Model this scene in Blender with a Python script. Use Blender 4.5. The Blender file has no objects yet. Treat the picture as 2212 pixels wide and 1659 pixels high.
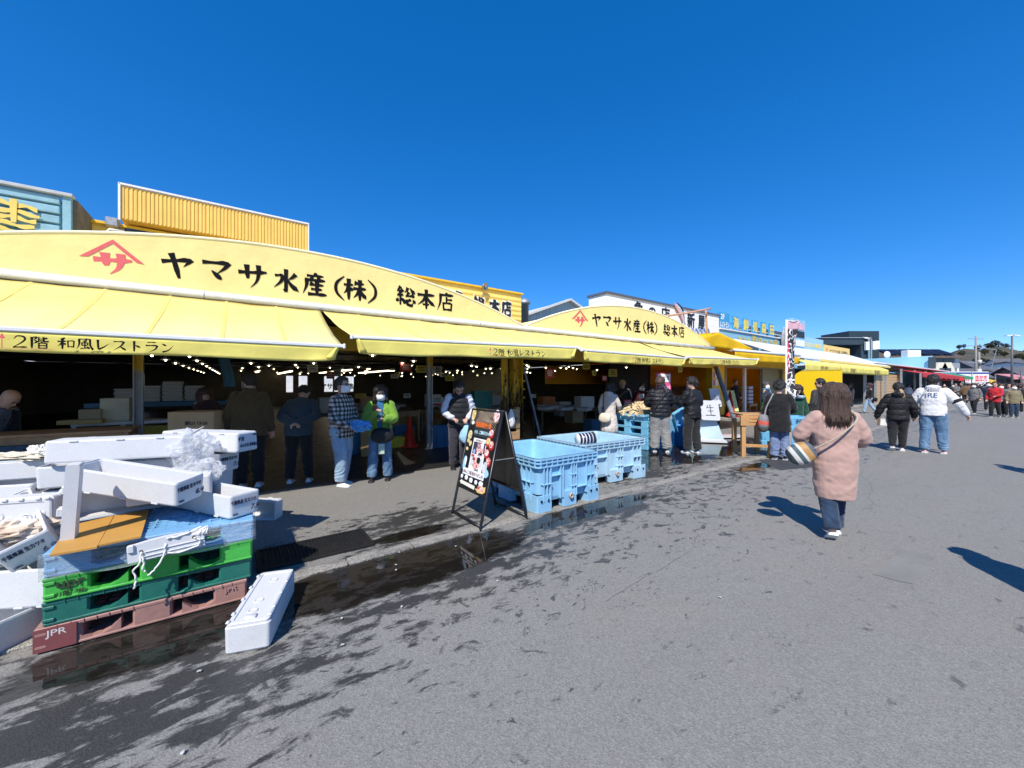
import bpy, bmesh, math, random
from mathutils import Vector, Matrix, noise, Quaternion
from math import radians as R, sin, cos, pi
random.seed(7)
SC = bpy.context.scene
COL = SC.collection
# ---------------------------------------------------------------- camera, world, sun, exposure
CAMH = 1.6
cam = bpy.data.objects.new('camera', bpy.data.cameras.new('camera')); COL.objects.link(cam)
cam.location = (0, 0, CAMH); cam.rotation_euler = (R(90), 0, 0)
cam.data.sensor_width = 36; cam.data.lens = 36*831/2212; cam.data.clip_start = .05; cam.data.clip_end = 4000
SC.camera = cam
SUN = Vector((-.20, -.86, 1.0)).normalized()
W = bpy.data.worlds.new('World'); SC.world = W; W.use_nodes = True
nt = W.node_tree; bg = nt.nodes['Background']
sky = nt.nodes.new('ShaderNodeTexSky'); sky.sky_type = 'NISHITA'; sky.sun_disc = False
sky.sun_elevation = math.asin(SUN.z); sky.sun_rotation = math.atan2(SUN.x, SUN.y)
sky.altitude = 0; sky.air_density = .6; sky.dust_density = 0; sky.ozone_density = 6
hs = nt.nodes.new('ShaderNodeHueSaturation'); hs.inputs['Saturation'].default_value = 1.57; hs.inputs['Hue'].default_value = .51; hs.inputs['Value'].default_value = 2.0
gm = nt.nodes.new('ShaderNodeGamma'); gm.inputs[1].default_value = .65
nt.links.new(sky.outputs[0], gm.inputs[0]); nt.links.new(gm.outputs[0], hs.inputs['Color']); nt.links.new(hs.outputs[0], bg.inputs[0]); bg.inputs[1].default_value = .15
sl = bpy.data.lights.new('sun', 'SUN'); sl.energy = 5.0; sl.angle = R(.53); sl.color = (1, .94, .84)
so = bpy.data.objects.new('sun', sl); COL.objects.link(so); so.rotation_euler = (-SUN).to_track_quat('-Z', 'Y').to_euler()
so.location = (0, 0, 30)
SC.view_settings.view_transform = 'Standard'; SC.view_settings.look = 'None'; SC.view_settings.exposure = .25; SC.view_settings.gamma = 1
SC.cycles.use_denoising = True; SC.cycles.max_bounces = 6; SC.cycles.diffuse_bounces = 3; SC.cycles.transparent_max_bounces = 12
SC.cycles.caustics_reflective = False; SC.cycles.caustics_refractive = False; SC.cycles.sample_clamp_indirect = 6

# ---------------------------------------------------------------- where things stand: street frame (u along the kerb, v towards the shops)
TH = R(54.5); S_, C_ = sin(TH), cos(TH); RZ = math.atan2(C_, S_)
F_, CX, CY = 831., 1106., 829.5
def st(u, v, z=0): return Vector((S_*u - C_*v, C_*u + S_*v, z))
def uvof(p): return (S_*p[0] + C_*p[1], -C_*p[0] + S_*p[1])
def G(px, py, z=0):
    Y = (CAMH - z)*F_/(py - CY); return Vector(((px - CX)/F_*Y, Y, z))
def PV(px, py, v):
    t = (px - CX)/F_; Y = v/(S_ - C_*t); return (S_*t*Y + C_*Y, CAMH + (CY - py)/F_*Y)   # (u, z) on the plane v
def AT(px, Y, z=0): return Vector(((px - CX)/F_*Y, Y, z))
def clamp(x, a=0., b=1.): return max(a, min(b, x))

# ---------------------------------------------------------------- materials
class NT:
    def __init__(s, name):
        s.m = bpy.data.materials.new(name); s.m.use_nodes = True; s.t = s.m.node_tree; s.p = s.t.nodes['Principled BSDF']
        s.out = s.t.nodes['Material Output']; s.co = None
    def n(s, kind, **kw):
        x = s.t.nodes.new(kind)
        for k, v in kw.items(): setattr(x, k, v)
        return x
    def L(s, a, b): s.t.links.new(a, b)
    def obj(s):
        if not s.co: s.co = s.n('ShaderNodeTexCoord').outputs['Object']
        return s.co
    def put(s, x, sock):
        if isinstance(x, (int, float)): sock.default_value = x
        elif isinstance(x, tuple): sock.default_value = x if len(x) == len(sock.default_value) else x + (1,)
        else: s.L(x, sock)
    def math(s, op, a, b=0., c=None, cl=False):
        x = s.n('ShaderNodeMath', operation=op, use_clamp=cl); s.put(a, x.inputs[0]); s.put(b, x.inputs[1])
        if c is not None: s.put(c, x.inputs[2])
        return x.outputs[0]
    def scale(s, sx, sy, sz, vec=None, rot=(0, 0, 0)):
        x = s.n('ShaderNodeMapping'); x.inputs['Scale'].default_value = (sx, sy, sz); x.inputs['Rotation'].default_value = rot
        s.L(vec or s.obj(), x.inputs[0]); return x.outputs[0]
    def noise(s, sc, det=4, rough=.6, vec=None, dist=0):
        x = s.n('ShaderNodeTexNoise'); x.inputs['Scale'].default_value = sc; x.inputs['Detail'].default_value = det
        x.inputs['Roughness'].default_value = rough; x.inputs['Distortion'].default_value = dist; s.L(vec or s.obj(), x.inputs['Vector']); return x.outputs[0]
    def voro(s, sc, vec=None, feat='F1'):
        x = s.n('ShaderNodeTexVoronoi', feature=feat); x.inputs['Scale'].default_value = sc; s.L(vec or s.obj(), x.inputs['Vector']); return x
    def ramp(s, f, a, b, lo=0., hi=1.):
        x = s.n('ShaderNodeMapRange'); s.put(f, x.inputs[0]); x.inputs[1].default_value = a; x.inputs[2].default_value = b
        x.inputs[3].default_value = lo; x.inputs[4].default_value = hi; return x.outputs[0]
    def mix(s, f, a, b, mode='MIX'):
        x = s.n('ShaderNodeMix', data_type='RGBA', blend_type=mode); s.put(f, x.inputs[0]); s.put(a, x.inputs[6]); s.put(b, x.inputs[7]); return x.outputs[2]
    def bump(s, h, dist=.01, st=1., nrm=None):
        x = s.n('ShaderNodeBump'); x.inputs['Distance'].default_value = dist; x.inputs['Strength'].default_value = st; s.L(h, x.inputs['Height'])
        if nrm: s.L(nrm, x.inputs['Normal'])
        return x.outputs[0]
    def col(s, c): s.put(c, s.p.inputs['Base Color'])
    def set(s, **kw):
        for k, v in kw.items(): s.put(v, s.p.inputs[k.replace('_', ' ')])
        return s
MATS = {}
def mat(name, c, rough=.7, var=.10, vs=6., bump=0., bs=60., metal=0., spec=.5, dirt=0., dirtc=(.06, .05, .04), ds=3., sheen=0.):
    """plain weathered surface: colour drifting by var, fine bump, optional blotchy dirt"""
    if name in MATS: return MATS[name]
    t = NT(name); base = c + (1,)
    f = t.noise(vs, 5); d = tuple(min(1, x*(1 + var)) for x in c) + (1,); e = tuple(x*(1 - var) for x in c) + (1,)
    cc = t.mix(t.ramp(f, .3, .7), e, d)
    if dirt: cc = t.mix(t.math('MULTIPLY', t.ramp(t.noise(ds, 8, .7), .5, .72), dirt), cc, dirtc + (1,))
    t.col(cc); t.set(Roughness=t.ramp(t.noise(vs*2.3, 3), .2, .8, max(0, rough - .1), min(1, rough + .1)), Metallic=metal)
    t.p.inputs['Specular IOR Level'].default_value = spec
    if sheen: t.p.inputs['Sheen Weight'].default_value = sheen
    if bump: t.L(t.bump(t.noise(bs, 4), bump), t.p.inputs['Normal'])
    MATS[name] = t.m; return t.m
def emit(name, c, s):
    if name in MATS: return MATS[name]
    t = NT(name); t.col((.8, .8, .8)); t.p.inputs['Emission Color'].default_value = c + (1,); t.p.inputs['Emission Strength'].default_value = s
    t.m.cycles.emission_sampling = 'NONE'; MATS[name] = t.m; return t.m

# ---------------------------------------------------------------- mesh builder
class MB:
    def __init__(s): s.v, s.f, s.mi, s.k = [], [], [], 0
    def add(s, vs, fs):
        o = len(s.v); s.v += [tuple(x) for x in vs]; s.f += [tuple(i + o for i in f) for f in fs]; s.mi += [s.k]*len(fs); return s
    def poly(s, pts): return s.add(pts, [tuple(range(len(pts)))])
    def box(s, c, d, b=0., rz=0., M=None):
        hx, hy, hz = (x/2 for x in d); b = min(b, .45*min(d))
        if b <= 0:
            vs = [(x*hx, y*hy, z*hz) for x in (-1, 1) for y in (-1, 1) for z in (-1, 1)]
            fs = [(0, 1, 3, 2), (4, 6, 7, 5), (0, 4, 5, 1), (2, 3, 7, 6), (0, 2, 6, 4), (1, 5, 7, 3)]
        else:
            vs, ix = [], {}
            h = (hx, hy, hz)
            for sx in (-1, 1):
                for sy in (-1, 1):
                    for sz in (-1, 1):
                        g = (sx, sy, sz)
                        for a in range(3):
                            ix[(g, a)] = len(vs); vs.append(tuple(g[i]*(h[i] if i == a else h[i] - b) for i in range(3)))
            fs = []
            for a in range(3):
                p, q = (a + 1) % 3, (a + 2) % 3
                for sg in (-1, 1):
                    L = []
                    for sp, sq in ((-1, -1), (1, -1), (1, 1), (-1, 1)):
                        g = [0]*3; g[a] = sg; g[p] = sp; g[q] = sq; L.append(ix[(tuple(g), a)])
                    fs.append(tuple(L if sg > 0 else L[::-1]))
                for sp in (-1, 1):
                    for sq in (-1, 1):   # edge parallel to a
                        g0 = [0]*3; g0[p] = sp; g0[q] = sq; g1 = list(g0); g0[a] = -1; g1[a] = 1; g0, g1 = tuple(g0), tuple(g1)
                        L = [ix[(g0, p)], ix[(g1, p)], ix[(g1, q)], ix[(g0, q)]]
                        fs.append(tuple(L if sp*sq < 0 else L[::-1]))
            for sx in (-1, 1):
                for sy in (-1, 1):
                    for sz in (-1, 1):
                        g = (sx, sy, sz); L = [ix[(g, 0)], ix[(g, 1)], ix[(g, 2)]]; fs.append(tuple(L if sx*sy*sz > 0 else L[::-1]))
        if rz: vs = [(x*cos(rz) - y*sin(rz), x*sin(rz) + y*cos(rz), z) for x, y, z in vs]
        if M: vs = [tuple(M @ Vector(x)) for x in vs]
        return s.add([(x + c[0], y + c[1], z + c[2]) for x, y, z in vs], fs)
    def bar(s, a, b, w, h=None, up=(0, 0, 1), bev=0.):
        """rectangular bar from a to b"""
        a, b = Vector(a), Vector(b); d = b - a; L = d.length; x = d/L; y = Vector(up).cross(x)
        if y.length < 1e-4: y = Vector((0, 1, 0)).cross(x)
        y.normalize(); z = x.cross(y); M = Matrix((x, y, z)).transposed()
        return s.box((a + b)/2, (L, w, h or w), bev, M=M)
    def loft(s, secs, cap=True):
        n = len(secs[0]); o = len(s.v); vs = [p for q in secs for p in q]; fs = []
        for i in range(len(secs) - 1):
            for j in range(n):
                k = (j + 1) % n; fs.append((i*n + j, i*n + k, (i + 1)*n + k, (i + 1)*n + j))
        if cap: fs.append(tuple(range(n))[::-1]); fs.append(tuple((len(secs) - 1)*n + j for j in range(n)))
        return s.add(vs, fs)
    def tube(s, pts, r, n=8, cap=True, flat=1.):
        pts = [Vector(p) for p in pts]; rs = r if isinstance(r, (list, tuple)) else [r]*len(pts); secs = []; nrm = None
        for i, p in enumerate(pts):
            t = (pts[min(i + 1, len(pts) - 1)] - pts[max(i - 1, 0)]).normalized()
            if nrm is None:
                nrm = t.cross(Vector((0, 0, 1)))
                if nrm.length < .05: nrm = t.cross(Vector((1, 0, 0)))
                nrm.normalize()
            else: nrm = (nrm - t*nrm.dot(t)).normalized()
            bi = t.cross(nrm)
            secs.append([p + rs[i]*(cos(2*pi*j/n)*nrm + flat*sin(2*pi*j/n)*bi) for j in range(n)])
        return s.loft(secs, cap)
    def rod(s, a, b, r, n=8): return s.tube([a, b], r, n)
    def ell(s, c, r, nu=12, nv=8, M=None, f=None):
        vs = [(0, 0, -1)] + [(cos(2*pi*j/nu)*sin(pi*i/nv), sin(2*pi*j/nu)*sin(pi*i/nv), -cos(pi*i/nv)) for i in range(1, nv) for j in range(nu)] + [(0, 0, 1)]
        fs = [(0, 1 + (j + 1) % nu, 1 + j) for j in range(nu)]
        for i in range(nv - 2):
            for j in range(nu):
                k = (j + 1) % nu; a = 1 + i*nu; fs.append((a + j, a + k, a + nu + k, a + nu + j))
        l = len(vs) - 1; a = 1 + (nv - 2)*nu; fs += [(a + j, a + (j + 1) % nu, l) for j in range(nu)]
        if f: vs = [f(Vector(x)) for x in vs]
        vs = [(x[0]*r[0], x[1]*r[1], x[2]*r[2]) for x in vs]
        if M: vs = [tuple(M @ Vector(x)) for x in vs]
        return s.add([(x[0] + c[0], x[1] + c[1], x[2] + c[2]) for x in vs], fs)
    def lathe(s, prof, c=(0, 0, 0), n=20, cap=True):
        return s.loft([[(c[0] + r*cos(2*pi*j/n), c[1] + r*sin(2*pi*j/n), c[2] + z) for j in range(n)] for r, z in prof], cap)
    def grid(s, f, nu, nv):
        vs = [f(i/nu, j/nv) for i in range(nu + 1) for j in range(nv + 1)]
        return s.add(vs, [(i*(nv + 1) + j, (i + 1)*(nv + 1) + j, (i + 1)*(nv + 1) + j + 1, i*(nv + 1) + j + 1) for i in range(nu) for j in range(nv)])
    def slab(s, f, nu, nv, th):
        """a curved sheet with thickness th (th: Vector)"""
        th = Vector(th); A = [Vector(f(i/nu, j/nv)) for i in range(nu + 1) for j in range(nv + 1)]; m = nv + 1; N = len(A)
        vs = A + [a + th for a in A]; fs = []
        for i in range(nu):
            for j in range(nv):
                q = (i*m + j, (i + 1)*m + j, (i + 1)*m + j + 1, i*m + j + 1); fs.append(q[::-1]); fs.append(tuple(x + N for x in q))
        rim = [i*m for i in range(nu + 1)] + [nu*m + j for j in range(1, m)] + [i*m + nv for i in range(nu - 1, -1, -1)] + [j for j in range(nv - 1, 0, -1)]
        for a, b in zip(rim, rim[1:] + rim[:1]): fs.append((a, b, b + N, a + N))
        return s.add(vs, fs)
    def prism(s, poly, o, ex, ey, d):
        """2-D outline in the plane (ex, ey) at o, pushed along d"""
        o, ex, ey, d = Vector(o), Vector(ex), Vector(ey), Vector(d); A = [o + ex*x + ey*y for x, y in poly]; n = len(A)
        fs = [tuple(range(n))[::-1], tuple(range(n, 2*n))] + [(i, (i + 1) % n, (i + 1) % n + n, i + n) for i in range(n)]
        return s.add(A + [a + d for a in A], fs)
    def mesh(s, name):
        me = bpy.data.meshes.new(name); me.from_pydata(s.v, [], s.f)
        me.polygons.foreach_set('material_index', s.mi); return me
    def build(s, name, m, parent=None, smooth=False, fix=True, remesh=0., sm=0, disp=None, **tg):
        me = s.mesh(name)
        for x in (m if isinstance(m, (list, tuple)) else [m]): me.materials.append(x)
        if fix:
            b = bmesh.new(); b.from_mesh(me); bmesh.ops.recalc_face_normals(b, faces=b.faces[:]); b.to_mesh(me); b.free()
        o = bpy.data.objects.new(name, me); COL.objects.link(o)
        if remesh:
            md = o.modifiers.new('r', 'REMESH'); md.mode = 'VOXEL'; md.voxel_size = remesh
            ev = o.evaluated_get(bpy.context.evaluated_depsgraph_get()); nm = bpy.data.meshes.new_from_object(ev); o.modifiers.clear()
            nm.name = name; o.data = nm
            if not len(nm.materials):
                for x in (m if isinstance(m, (list, tuple)) else [m]): nm.materials.append(x)
        if sm or disp:
            b = bmesh.new(); b.from_mesh(o.data)
            for _ in range(sm): bmesh.ops.smooth_vert(b, verts=b.verts[:], factor=.5, use_axis_x=True, use_axis_y=True, use_axis_z=True)
            if disp:
                b.normal_update()
                for q, nr in [(q, q.normal.copy()) for q in b.verts]: q.co += nr*disp(q.co)
            b.to_mesh(o.data); b.free()
        if smooth: o.data.polygons.foreach_set('use_smooth', [True]*len(o.data.polygons))
        if parent: o.parent = parent
        if tg: tag(o, **tg)
        return o
def tag(o, label=None, cat=None, group=None, kind=None):
    if label: o['label'] = label
    if cat: o['category'] = cat
    if group: o['group'] = group
    if kind: o['kind'] = kind
    return o
def thing(name, label, cat, loc=(0, 0, 0), rz=0., group=None, M=None):
    o = bpy.data.objects.new(name, None); o.empty_display_size = .1; COL.objects.link(o)
    if M: o.matrix_world = M
    else: o.location = loc; o.rotation_euler = (0, 0, rz)
    return tag(o, label, cat, group)
def frame(o, ex, ey, ez): 
    M = Matrix((Vector(ex).normalized(), Vector(ey).normalized(), Vector(ez).normalized())).transposed().to_4x4(); M.translation = Vector(o); return M
def copytree(o, parent=None):
    c = o.copy(); COL.objects.link(c); c.parent = parent
    for ch in o.children: copytree(ch, c)
    return c

# ---------------------------------------------------------------- lettering
def txt(body, size, m, parent, o, ex, ey, name='lettering', bold=0., align='CENTER', sx=1., d=.003, shear=0.):
    """flat raised letters: baseline start o, right ex, up ey (parent's space)"""
    cu = bpy.data.curves.new('t', 'FONT'); cu.body = body; cu.size = size; cu.align_x = align; cu.shear = shear; cu.resolution_u = 3
    t = bpy.data.objects.new('t', cu); COL.objects.link(t)
    me = bpy.data.meshes.new_from_object(t.evaluated_get(bpy.context.evaluated_depsgraph_get()))
    ex, ey, o = Vector(ex).normalized(), Vector(ey).normalized(), Vector(o); ez = ex.cross(ey); mb = MB()
    offs = [(0, 0)] if not bold else [(bold*cos(a*pi/3), bold*sin(a*pi/3)) for a in range(6)] + [(0, 0)]
    for k, (a, b) in enumerate(offs):
        mb.add([o + ex*(v.co.x*sx + a) + ey*(v.co.y + b) + ez*(d + k*.0004) for v in me.vertices], [tuple(p.vertices) for p in me.polygons])
    bpy.data.objects.remove(t); bpy.data.curves.remove(cu); bpy.data.meshes.remove(me)
    return mb.build(name, m, parent, fix=False)
# brush strokes on a 100 x 100 square: kind letter, then points
GL = {
 'ヤ': 'H8,60 50,69 90,78/T90,78 82,66 66,48/V32,93 42,60 55,5', 'マ': 'H8,78 50,81 88,86/T88,86 74,64 50,40/D34,50 64,20',
 'サ': 'H4,60 50,64 97,70/V29,92 33,38/T68,95 69,62 62,30 42,3', '水': 'K50,96 50,40 50,6 39,14/h12,66 40,71/T40,71 32,44 6,16/T86,80 72,64 57,54/N54,58 70,32 97,10',
 '産': 'D48,99 54,88/h20,84 84,87/D34,82 40,71/T66,82 58,70/H12,66 90,69/T18,66 16,40 3,6/T40,58 28,42/h32,47 84,49/h36,29 78,30/H24,7 96,9/V57,62 57,9',
 '(': 'P72,104 40,70 40,30 72,-4', ')': 'P28,104 60,70 60,30 28,-4',
 '株': 'h3,68 42,71/V22,96 22,3/T22,66 14,44 1,28/D26,58 40,44/T57,88 47,68/h52,77 90,80/H44,55 99,58/V71,97 71,3/T70,55 58,30 42,13/N72,55 84,32 100,13',
 '総': 'T24,97 8,77/h8,77 25,73/T36,83 8,54/h8,54 38,58/v22,54 22,8/D11,40 5,22/D30,42 39,27/T60,95 54,80 43,69/N71,95 82,80 98,67/T66,74 52,53/h50,53 84,56/D80,67 91,48/D45,35 41,14/K56,37 58,13 80,8 86,22/D66,42 73,28/D86,38 98,21',
 '本': 'H5,70 95,74/V50,99 50,2/T48,70 32,42 3,19/N52,70 68,42 99,18/h33,24 67,25', '店': 'D50,99 56,88/H15,84 94,87/T20,84 18,46 2,4/v54,77 54,46/h54,62 88,64/v35,45 38,5/h35,43 83,46/v83,46 80,5/h38,11 80,12',
 '階': 'V10,93 10,3/P10,90 34,91 22,70/P22,70 36,56 20,42/v46,93 46,58/h46,76 63,79/h40,57 65,66/T92,88 72,75/K72,95 72,60 95,58 96,69/D68,55 60,46/v47,47 47,2/h47,45 89,46/v89,46 89,2/h47,26 89,26/h47,6 89,6',
 '和': 'T42,95 12,84/H3,66 49,70/V28,87 28,3/T28,64 18,44 2,27/D32,56 47,41/v58,75 60,18/h58,72 93,75/v93,75 90,18/h60,25 90,26', '風': 'T18,92 18,50 3,4/h18,92 80,95/K80,95 82,40 97,5 99,24/T64,83 34,74/v34,65 34,40/h34,62 67,64/v67,64 66,42/h34,42 66,43/v50,75 50,17/h27,14 72,22/D62,33 78,12',
 'レ': 'V22,94 25,14/T25,12 56,32 93,66', 'ス': 'h15,84 78,87/T78,87 58,48 8,6/D52,45 90,11', 'ト': 'V38,96 38,2/D42,60 78,41', 'ラ': 'h22,90 78,92/H10,62 86,65/T86,65 70,30 26,2', 'ン': 'D12,83 42,65/T16,8 56,26 93,72',
 '2': 'P18,70 34,95 66,92 74,70 54,42 16,9/H16,8 86,10', '生': 'T32,90 14,60/h22,70 84,73/h28,44 78,46/H6,10 95,12/V52,96 52,11',
}
WID = {'H': (8, 5.5, 5.5, 9, 3), 'h': (6, 4.2, 4.2, 7, 2), 'V': (10, 8, 7.5, 8, 4), 'v': (6, 5, 5, 5, 4), 'T': (9, 7.5, 6, 3.5, .6), 'N': (2, 5, 8, 10, .8), 'D': (2, 6, 8.5, 9, 3), 'K': (8, 7, 7, 6.5, .6), 'P': (2, 6, 7, 6, 2)}
def brush(body, m, parent, cells, z0, size, org, ex, ey, name='lettering', fat=1., sx=1.):
    """brush-written signs: cells = left edges, size = height"""
    ex, ey, org = Vector(ex).normalized(), Vector(ey).normalized(), Vector(org); ez = ex.cross(ey); mb = MB(); k = 0
    for ch, u0 in zip(body, cells):
        for stq in GL[ch].split('/'):
            kind = stq[0]; P = [Vector((float(a), float(b))) for a, b in (q.split(',') for q in stq[1:].split())]
            Q = []
            ext = [P[0]*2 - P[1]] + P + [P[-1]*2 - P[-2]]
            for i in range(1, len(ext) - 2):
                for j in range(6):
                    t = j/6; a, b, c, d = ext[i - 1:i + 3]
                    if kind in 'K': Q.append(b.lerp(c, t))
                    else: Q.append(.5*((2*b) + (c - a)*t + (2*a - 5*b + 4*c - d)*t*t + (3*b - a - 3*c + d)*t**3))
            Q.append(P[-1]); w = WID[kind]; n = len(Q) - 1; L, Rr = [], []
            for i, q in enumerate(Q):
                tg = (Q[min(i + 1, n)] - Q[max(i - 1, 0)]).normalized(); nr = Vector((-tg.y, tg.x)); x = i/n*4; j = min(3, int(x)); ww = (w[j]*(1 - x + j) + w[j + 1]*(x - j))*fat*.62
                if kind in 'Hh' and i == 0: q = q - tg*2
                L.append(q + nr*ww); Rr.append(q - nr*ww)
            vs = []
            for q in L + Rr: vs.append(org + ex*(u0 + q.x/100*size*sx) + ey*(z0 + q.y/100*size) + ez*(.004 + .0003*(k % 14)))
            mb.add(vs, [(i, i + 1, n + 1 + i + 1, n + 1 + i) for i in range(n)]); k += 1
    return mb.build(name, m, parent, fix=False)
def rrect(L, W, r, z, n=4, cx=0, cy=0):
    pts = []
    for sx, sy, a0 in ((1, 1, 0), (-1, 1, 90), (-1, -1, 180), (1, -1, 270)):
        for i in range(n + 1):
            a = R(a0 + 90*i/n); pts.append((cx + sx*(L/2 - r) + r*cos(a), cy + sy*(W/2 - r) + r*sin(a), z))
    return pts
def fbm(p, sc, o=3): 
    p = Vector(p)*sc; return noise.fractal(p, 1., 2., o)
# ---------------------------------------------------------------- the ground
def asphalt(name, base, puddles, wets, spread, blotch_v):
    t = NT(name); co = t.obj(); sep = t.n('ShaderNodeSeparateXYZ'); t.L(co, sep.inputs[0]); u, v = sep.outputs[0], sep.outputs[1]
    st_ = t.scale(1.0, 2.1, 1)
    def ells(L, amp, sc, seedrot):
        best = None; nz = t.math('MULTIPLY', t.math('SUBTRACT', t.noise(sc, 9, .68, t.scale(1.0, 2.3, 1, rot=(0, 0, seedrot)), .25), .5), amp)
        for a, b, c, d in L:
            x = t.math('DIVIDE', t.math('SUBTRACT', u, a), c); y = t.math('DIVIDE', t.math('SUBTRACT', v, b), d)
            q = t.math('SUBTRACT', 1., t.math('SQRT', t.math('ADD', t.math('MULTIPLY', x, x), t.math('MULTIPLY', y, y))))
            best = q if best is None else t.math('MAXIMUM', best, q)
        return t.math('ADD', best, nz)
    pud = t.ramp(ells(puddles, 1.2, 1.8, .2), .04, .16); wet = t.ramp(ells(wets, 5.2, 3.6, .35), .22, .62)
    # small damp marks and shoe prints, thinning out away from the kerb
    near = t.math('SUBTRACT', 1., t.math('DIVIDE', t.math('ABSOLUTE', t.math('SUBTRACT', v, blotch_v)), spread), cl=True)
    bl = t.ramp(t.math('ADD', t.noise(5.5, 6, .66, t.scale(1., 1.7, 1, rot=(0, 0, .5)), .8), t.math('MULTIPLY', near, .19)), .70, .76)
    pr = t.ramp(t.math('ADD', t.noise(38, 3, .6), t.math('MULTIPLY', t.ramp(t.noise(3.1, 3, .5, None, .5), .6, .68), .28)), .84, .87)
    damp = t.math('MAXIMUM', bl, t.math('MULTIPLY', pr, t.ramp(near, .0, .4)))
    far_ = t.ramp(t.math('ABSOLUTE', t.math('SUBTRACT', v, .6)), 1.2, 3.4, 1, 0); b2 = t.ramp(t.math('ADD', t.noise(4.2, 7, .7, t.scale(1., 2.2, 1, rot=(0, 0, .3)), .3), t.math('MULTIPLY', far_, .05)), .665, .72)
    wet = t.math('MAXIMUM', wet, t.math('MAXIMUM', t.math('MULTIPLY', damp, .85), t.math('MULTIPLY', b2, .55)))
    # aggregate
    vo = t.voro(110); vo2 = t.voro(260)
    sp = t.ramp(vo.outputs['Color'], .2, .95); speck = t.ramp(t.noise(420, 2, .5), .35, .75)
    g = t.mix(sp, tuple(x*.72 for x in base) + (1,), tuple(x*1.18 for x in base) + (1,))
    g = t.mix(t.math('MULTIPLY', speck, .35), g, tuple(x*1.7 for x in base) + (1,))
    g = t.mix(t.ramp(vo2.outputs['Color'], .90, .97), g, (base[0]*.35, base[1]*.35, base[2]*.37, 1))
    g = t.mix(t.ramp(vo.outputs['Distance'], .0, .004, 0, 0), g, g)
    big = t.ramp(t.noise(.55, 5, .62, t.scale(.5, 1.6, 1)), .3, .72); g = t.mix(t.math('MULTIPLY', big, .22), g, tuple(x*.62 for x in base) + (1,))
    stn = t.ramp(t.noise(1.7, 6, .7, st_, 1.2), .58, .74); g = t.mix(t.math('MULTIPLY', stn, .28), g, tuple(x*.5 for x in base) + (1,))
    warm = t.ramp(t.noise(.9, 3), .45, .75); g = t.mix(t.math('MULTIPLY', warm, .25), g, (base[0]*1.12, base[1]*1.02, base[2]*.86, 1))
    bits = t.ramp(t.voro(17).outputs['Distance'], .022, .03, 1, 0); g = t.mix(t.math('MULTIPLY', bits, t.ramp(t.noise(2.3, 2), .5, .62)), g, (.55, .53, .48, 1))
    g = t.mix(wet, g, t.mix(.80, g, (.006, .0065, .008, 1))); g = t.mix(t.math('MULTIPLY', pud, .9), g, (.008, .006, .0045, 1))
    t.col(g)
    ro = t.ramp(wet, 0, 1, .9, .32); ro = t.n('ShaderNodeMix', data_type='FLOAT'); t.put(pud, ro.inputs[0]); t.put(t.ramp(wet, 0, 1, .9, .34), ro.inputs[2]); ro.inputs[3].default_value = .02
    t.set(Roughness=ro.outputs[0]); t.p.inputs['IOR'].default_value = 1.36
    h = t.math('MULTIPLY', t.math('ADD', vo.outputs['Distance'], t.math('MULTIPLY', t.noise(300, 2), .6)), t.math('SUBTRACT', 1., t.math('MULTIPLY', pud, 1.)))
    rip = t.math('MULTIPLY', t.noise(3.5, 2), .35)
    t.L(t.bump(t.math('ADD', h, rip), .006, .42), t.p.inputs['Normal'])
    return t.m
ROAD = asphalt('worn_asphalt', (.225, .218, .204), [(1.25, 3.30, 1.55, .42), (3.7, 3.40, 1.35, .24), (-.35, 3.25, .8, .32), (8.6, 3.3, 1.2, .2)],
               [(-.6, 2.6, 1.7, .7), (1.5, 2.95, 1.6, .5), (4.0, 3.2, 1.6, .32), (-1.8, 2.1, 1.4, .8), (8.2, 3.3, 2.0, .35)], 3.0, 3.2)
APRON = asphalt('apron_asphalt', (.215, .206, .187), [(8.3, 5.0, 2.3, 1.0), (10.6, 5.3, 1.8, .7), (6.4, 4.75, 1.2, .45), (1.5, 3.95, .5, .14)],
                [(1.7, 4.35, 1.1, .55), (1.5, 3.95, 1.1, .3), (8.6, 5.0, 3.6, 1.15), (11.3, 4.9, 2.6, .9), (6.0, 4.1, 1.2, .45)], 1.2, 4.2)
CONC = mat('old_concrete', (.30, .285, .255), .85, .16, 4, .004, 140, dirt=.6, dirtc=(.09, .08, .065), ds=2.2)
GROOT = dict(rz=RZ)
def sheet(name, m, u0, u1, v0, v1, z, kind='structure', nu=1, nv=1):
    mb = MB(); mb.grid(lambda a, b: (u0 + (u1 - u0)*a, v0 + (v1 - v0)*b, z), nu, nv)
    o = mb.build(name, m, fix=False, kind=kind); o.rotation_euler = (0, 0, RZ); return o
sheet('road', ROAD, -260, 700, -420, 420, 0)
sheet('pavement', APRON, -30, 17.2, 3.72, 6.75, .006)
sheet('concrete_floor', mat('shade_dark_floor', (.018, .0175, .017), .4, .2, 1.5, .003, 60, dirt=.7, dirtc=(.03, .03, .028), ds=1.2), -30, 17.2, 6.75, 34, .012)  # near black floor colour stands in for the deep shade behind the awning edge
mb = MB(); mb.box((60, 11, .06), (85.6, 7.2, .12), .01)
o = mb.build('shop_pavement', CONC, kind='structure'); o.rotation_euler = (0, 0, RZ)
mb = MB(); x = -7.
while x < 17.:
    L = .6; mb.box((x + L/2, 3.665 + random.uniform(-.004, .004), .002 + random.uniform(-.002, .002)), (L - .012, .125, .03), .006); x += L
while x < 90.:
    mb.box((x + 1, 3.665, .002), (1.98, .125, .03), .006); x += 2
t = NT('kerb_concrete'); vo = t.voro(95); g = t.mix(t.ramp(vo.outputs['Color'], .1, .95), (.20, .185, .16, 1), (.40, .38, .34, 1))
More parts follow.
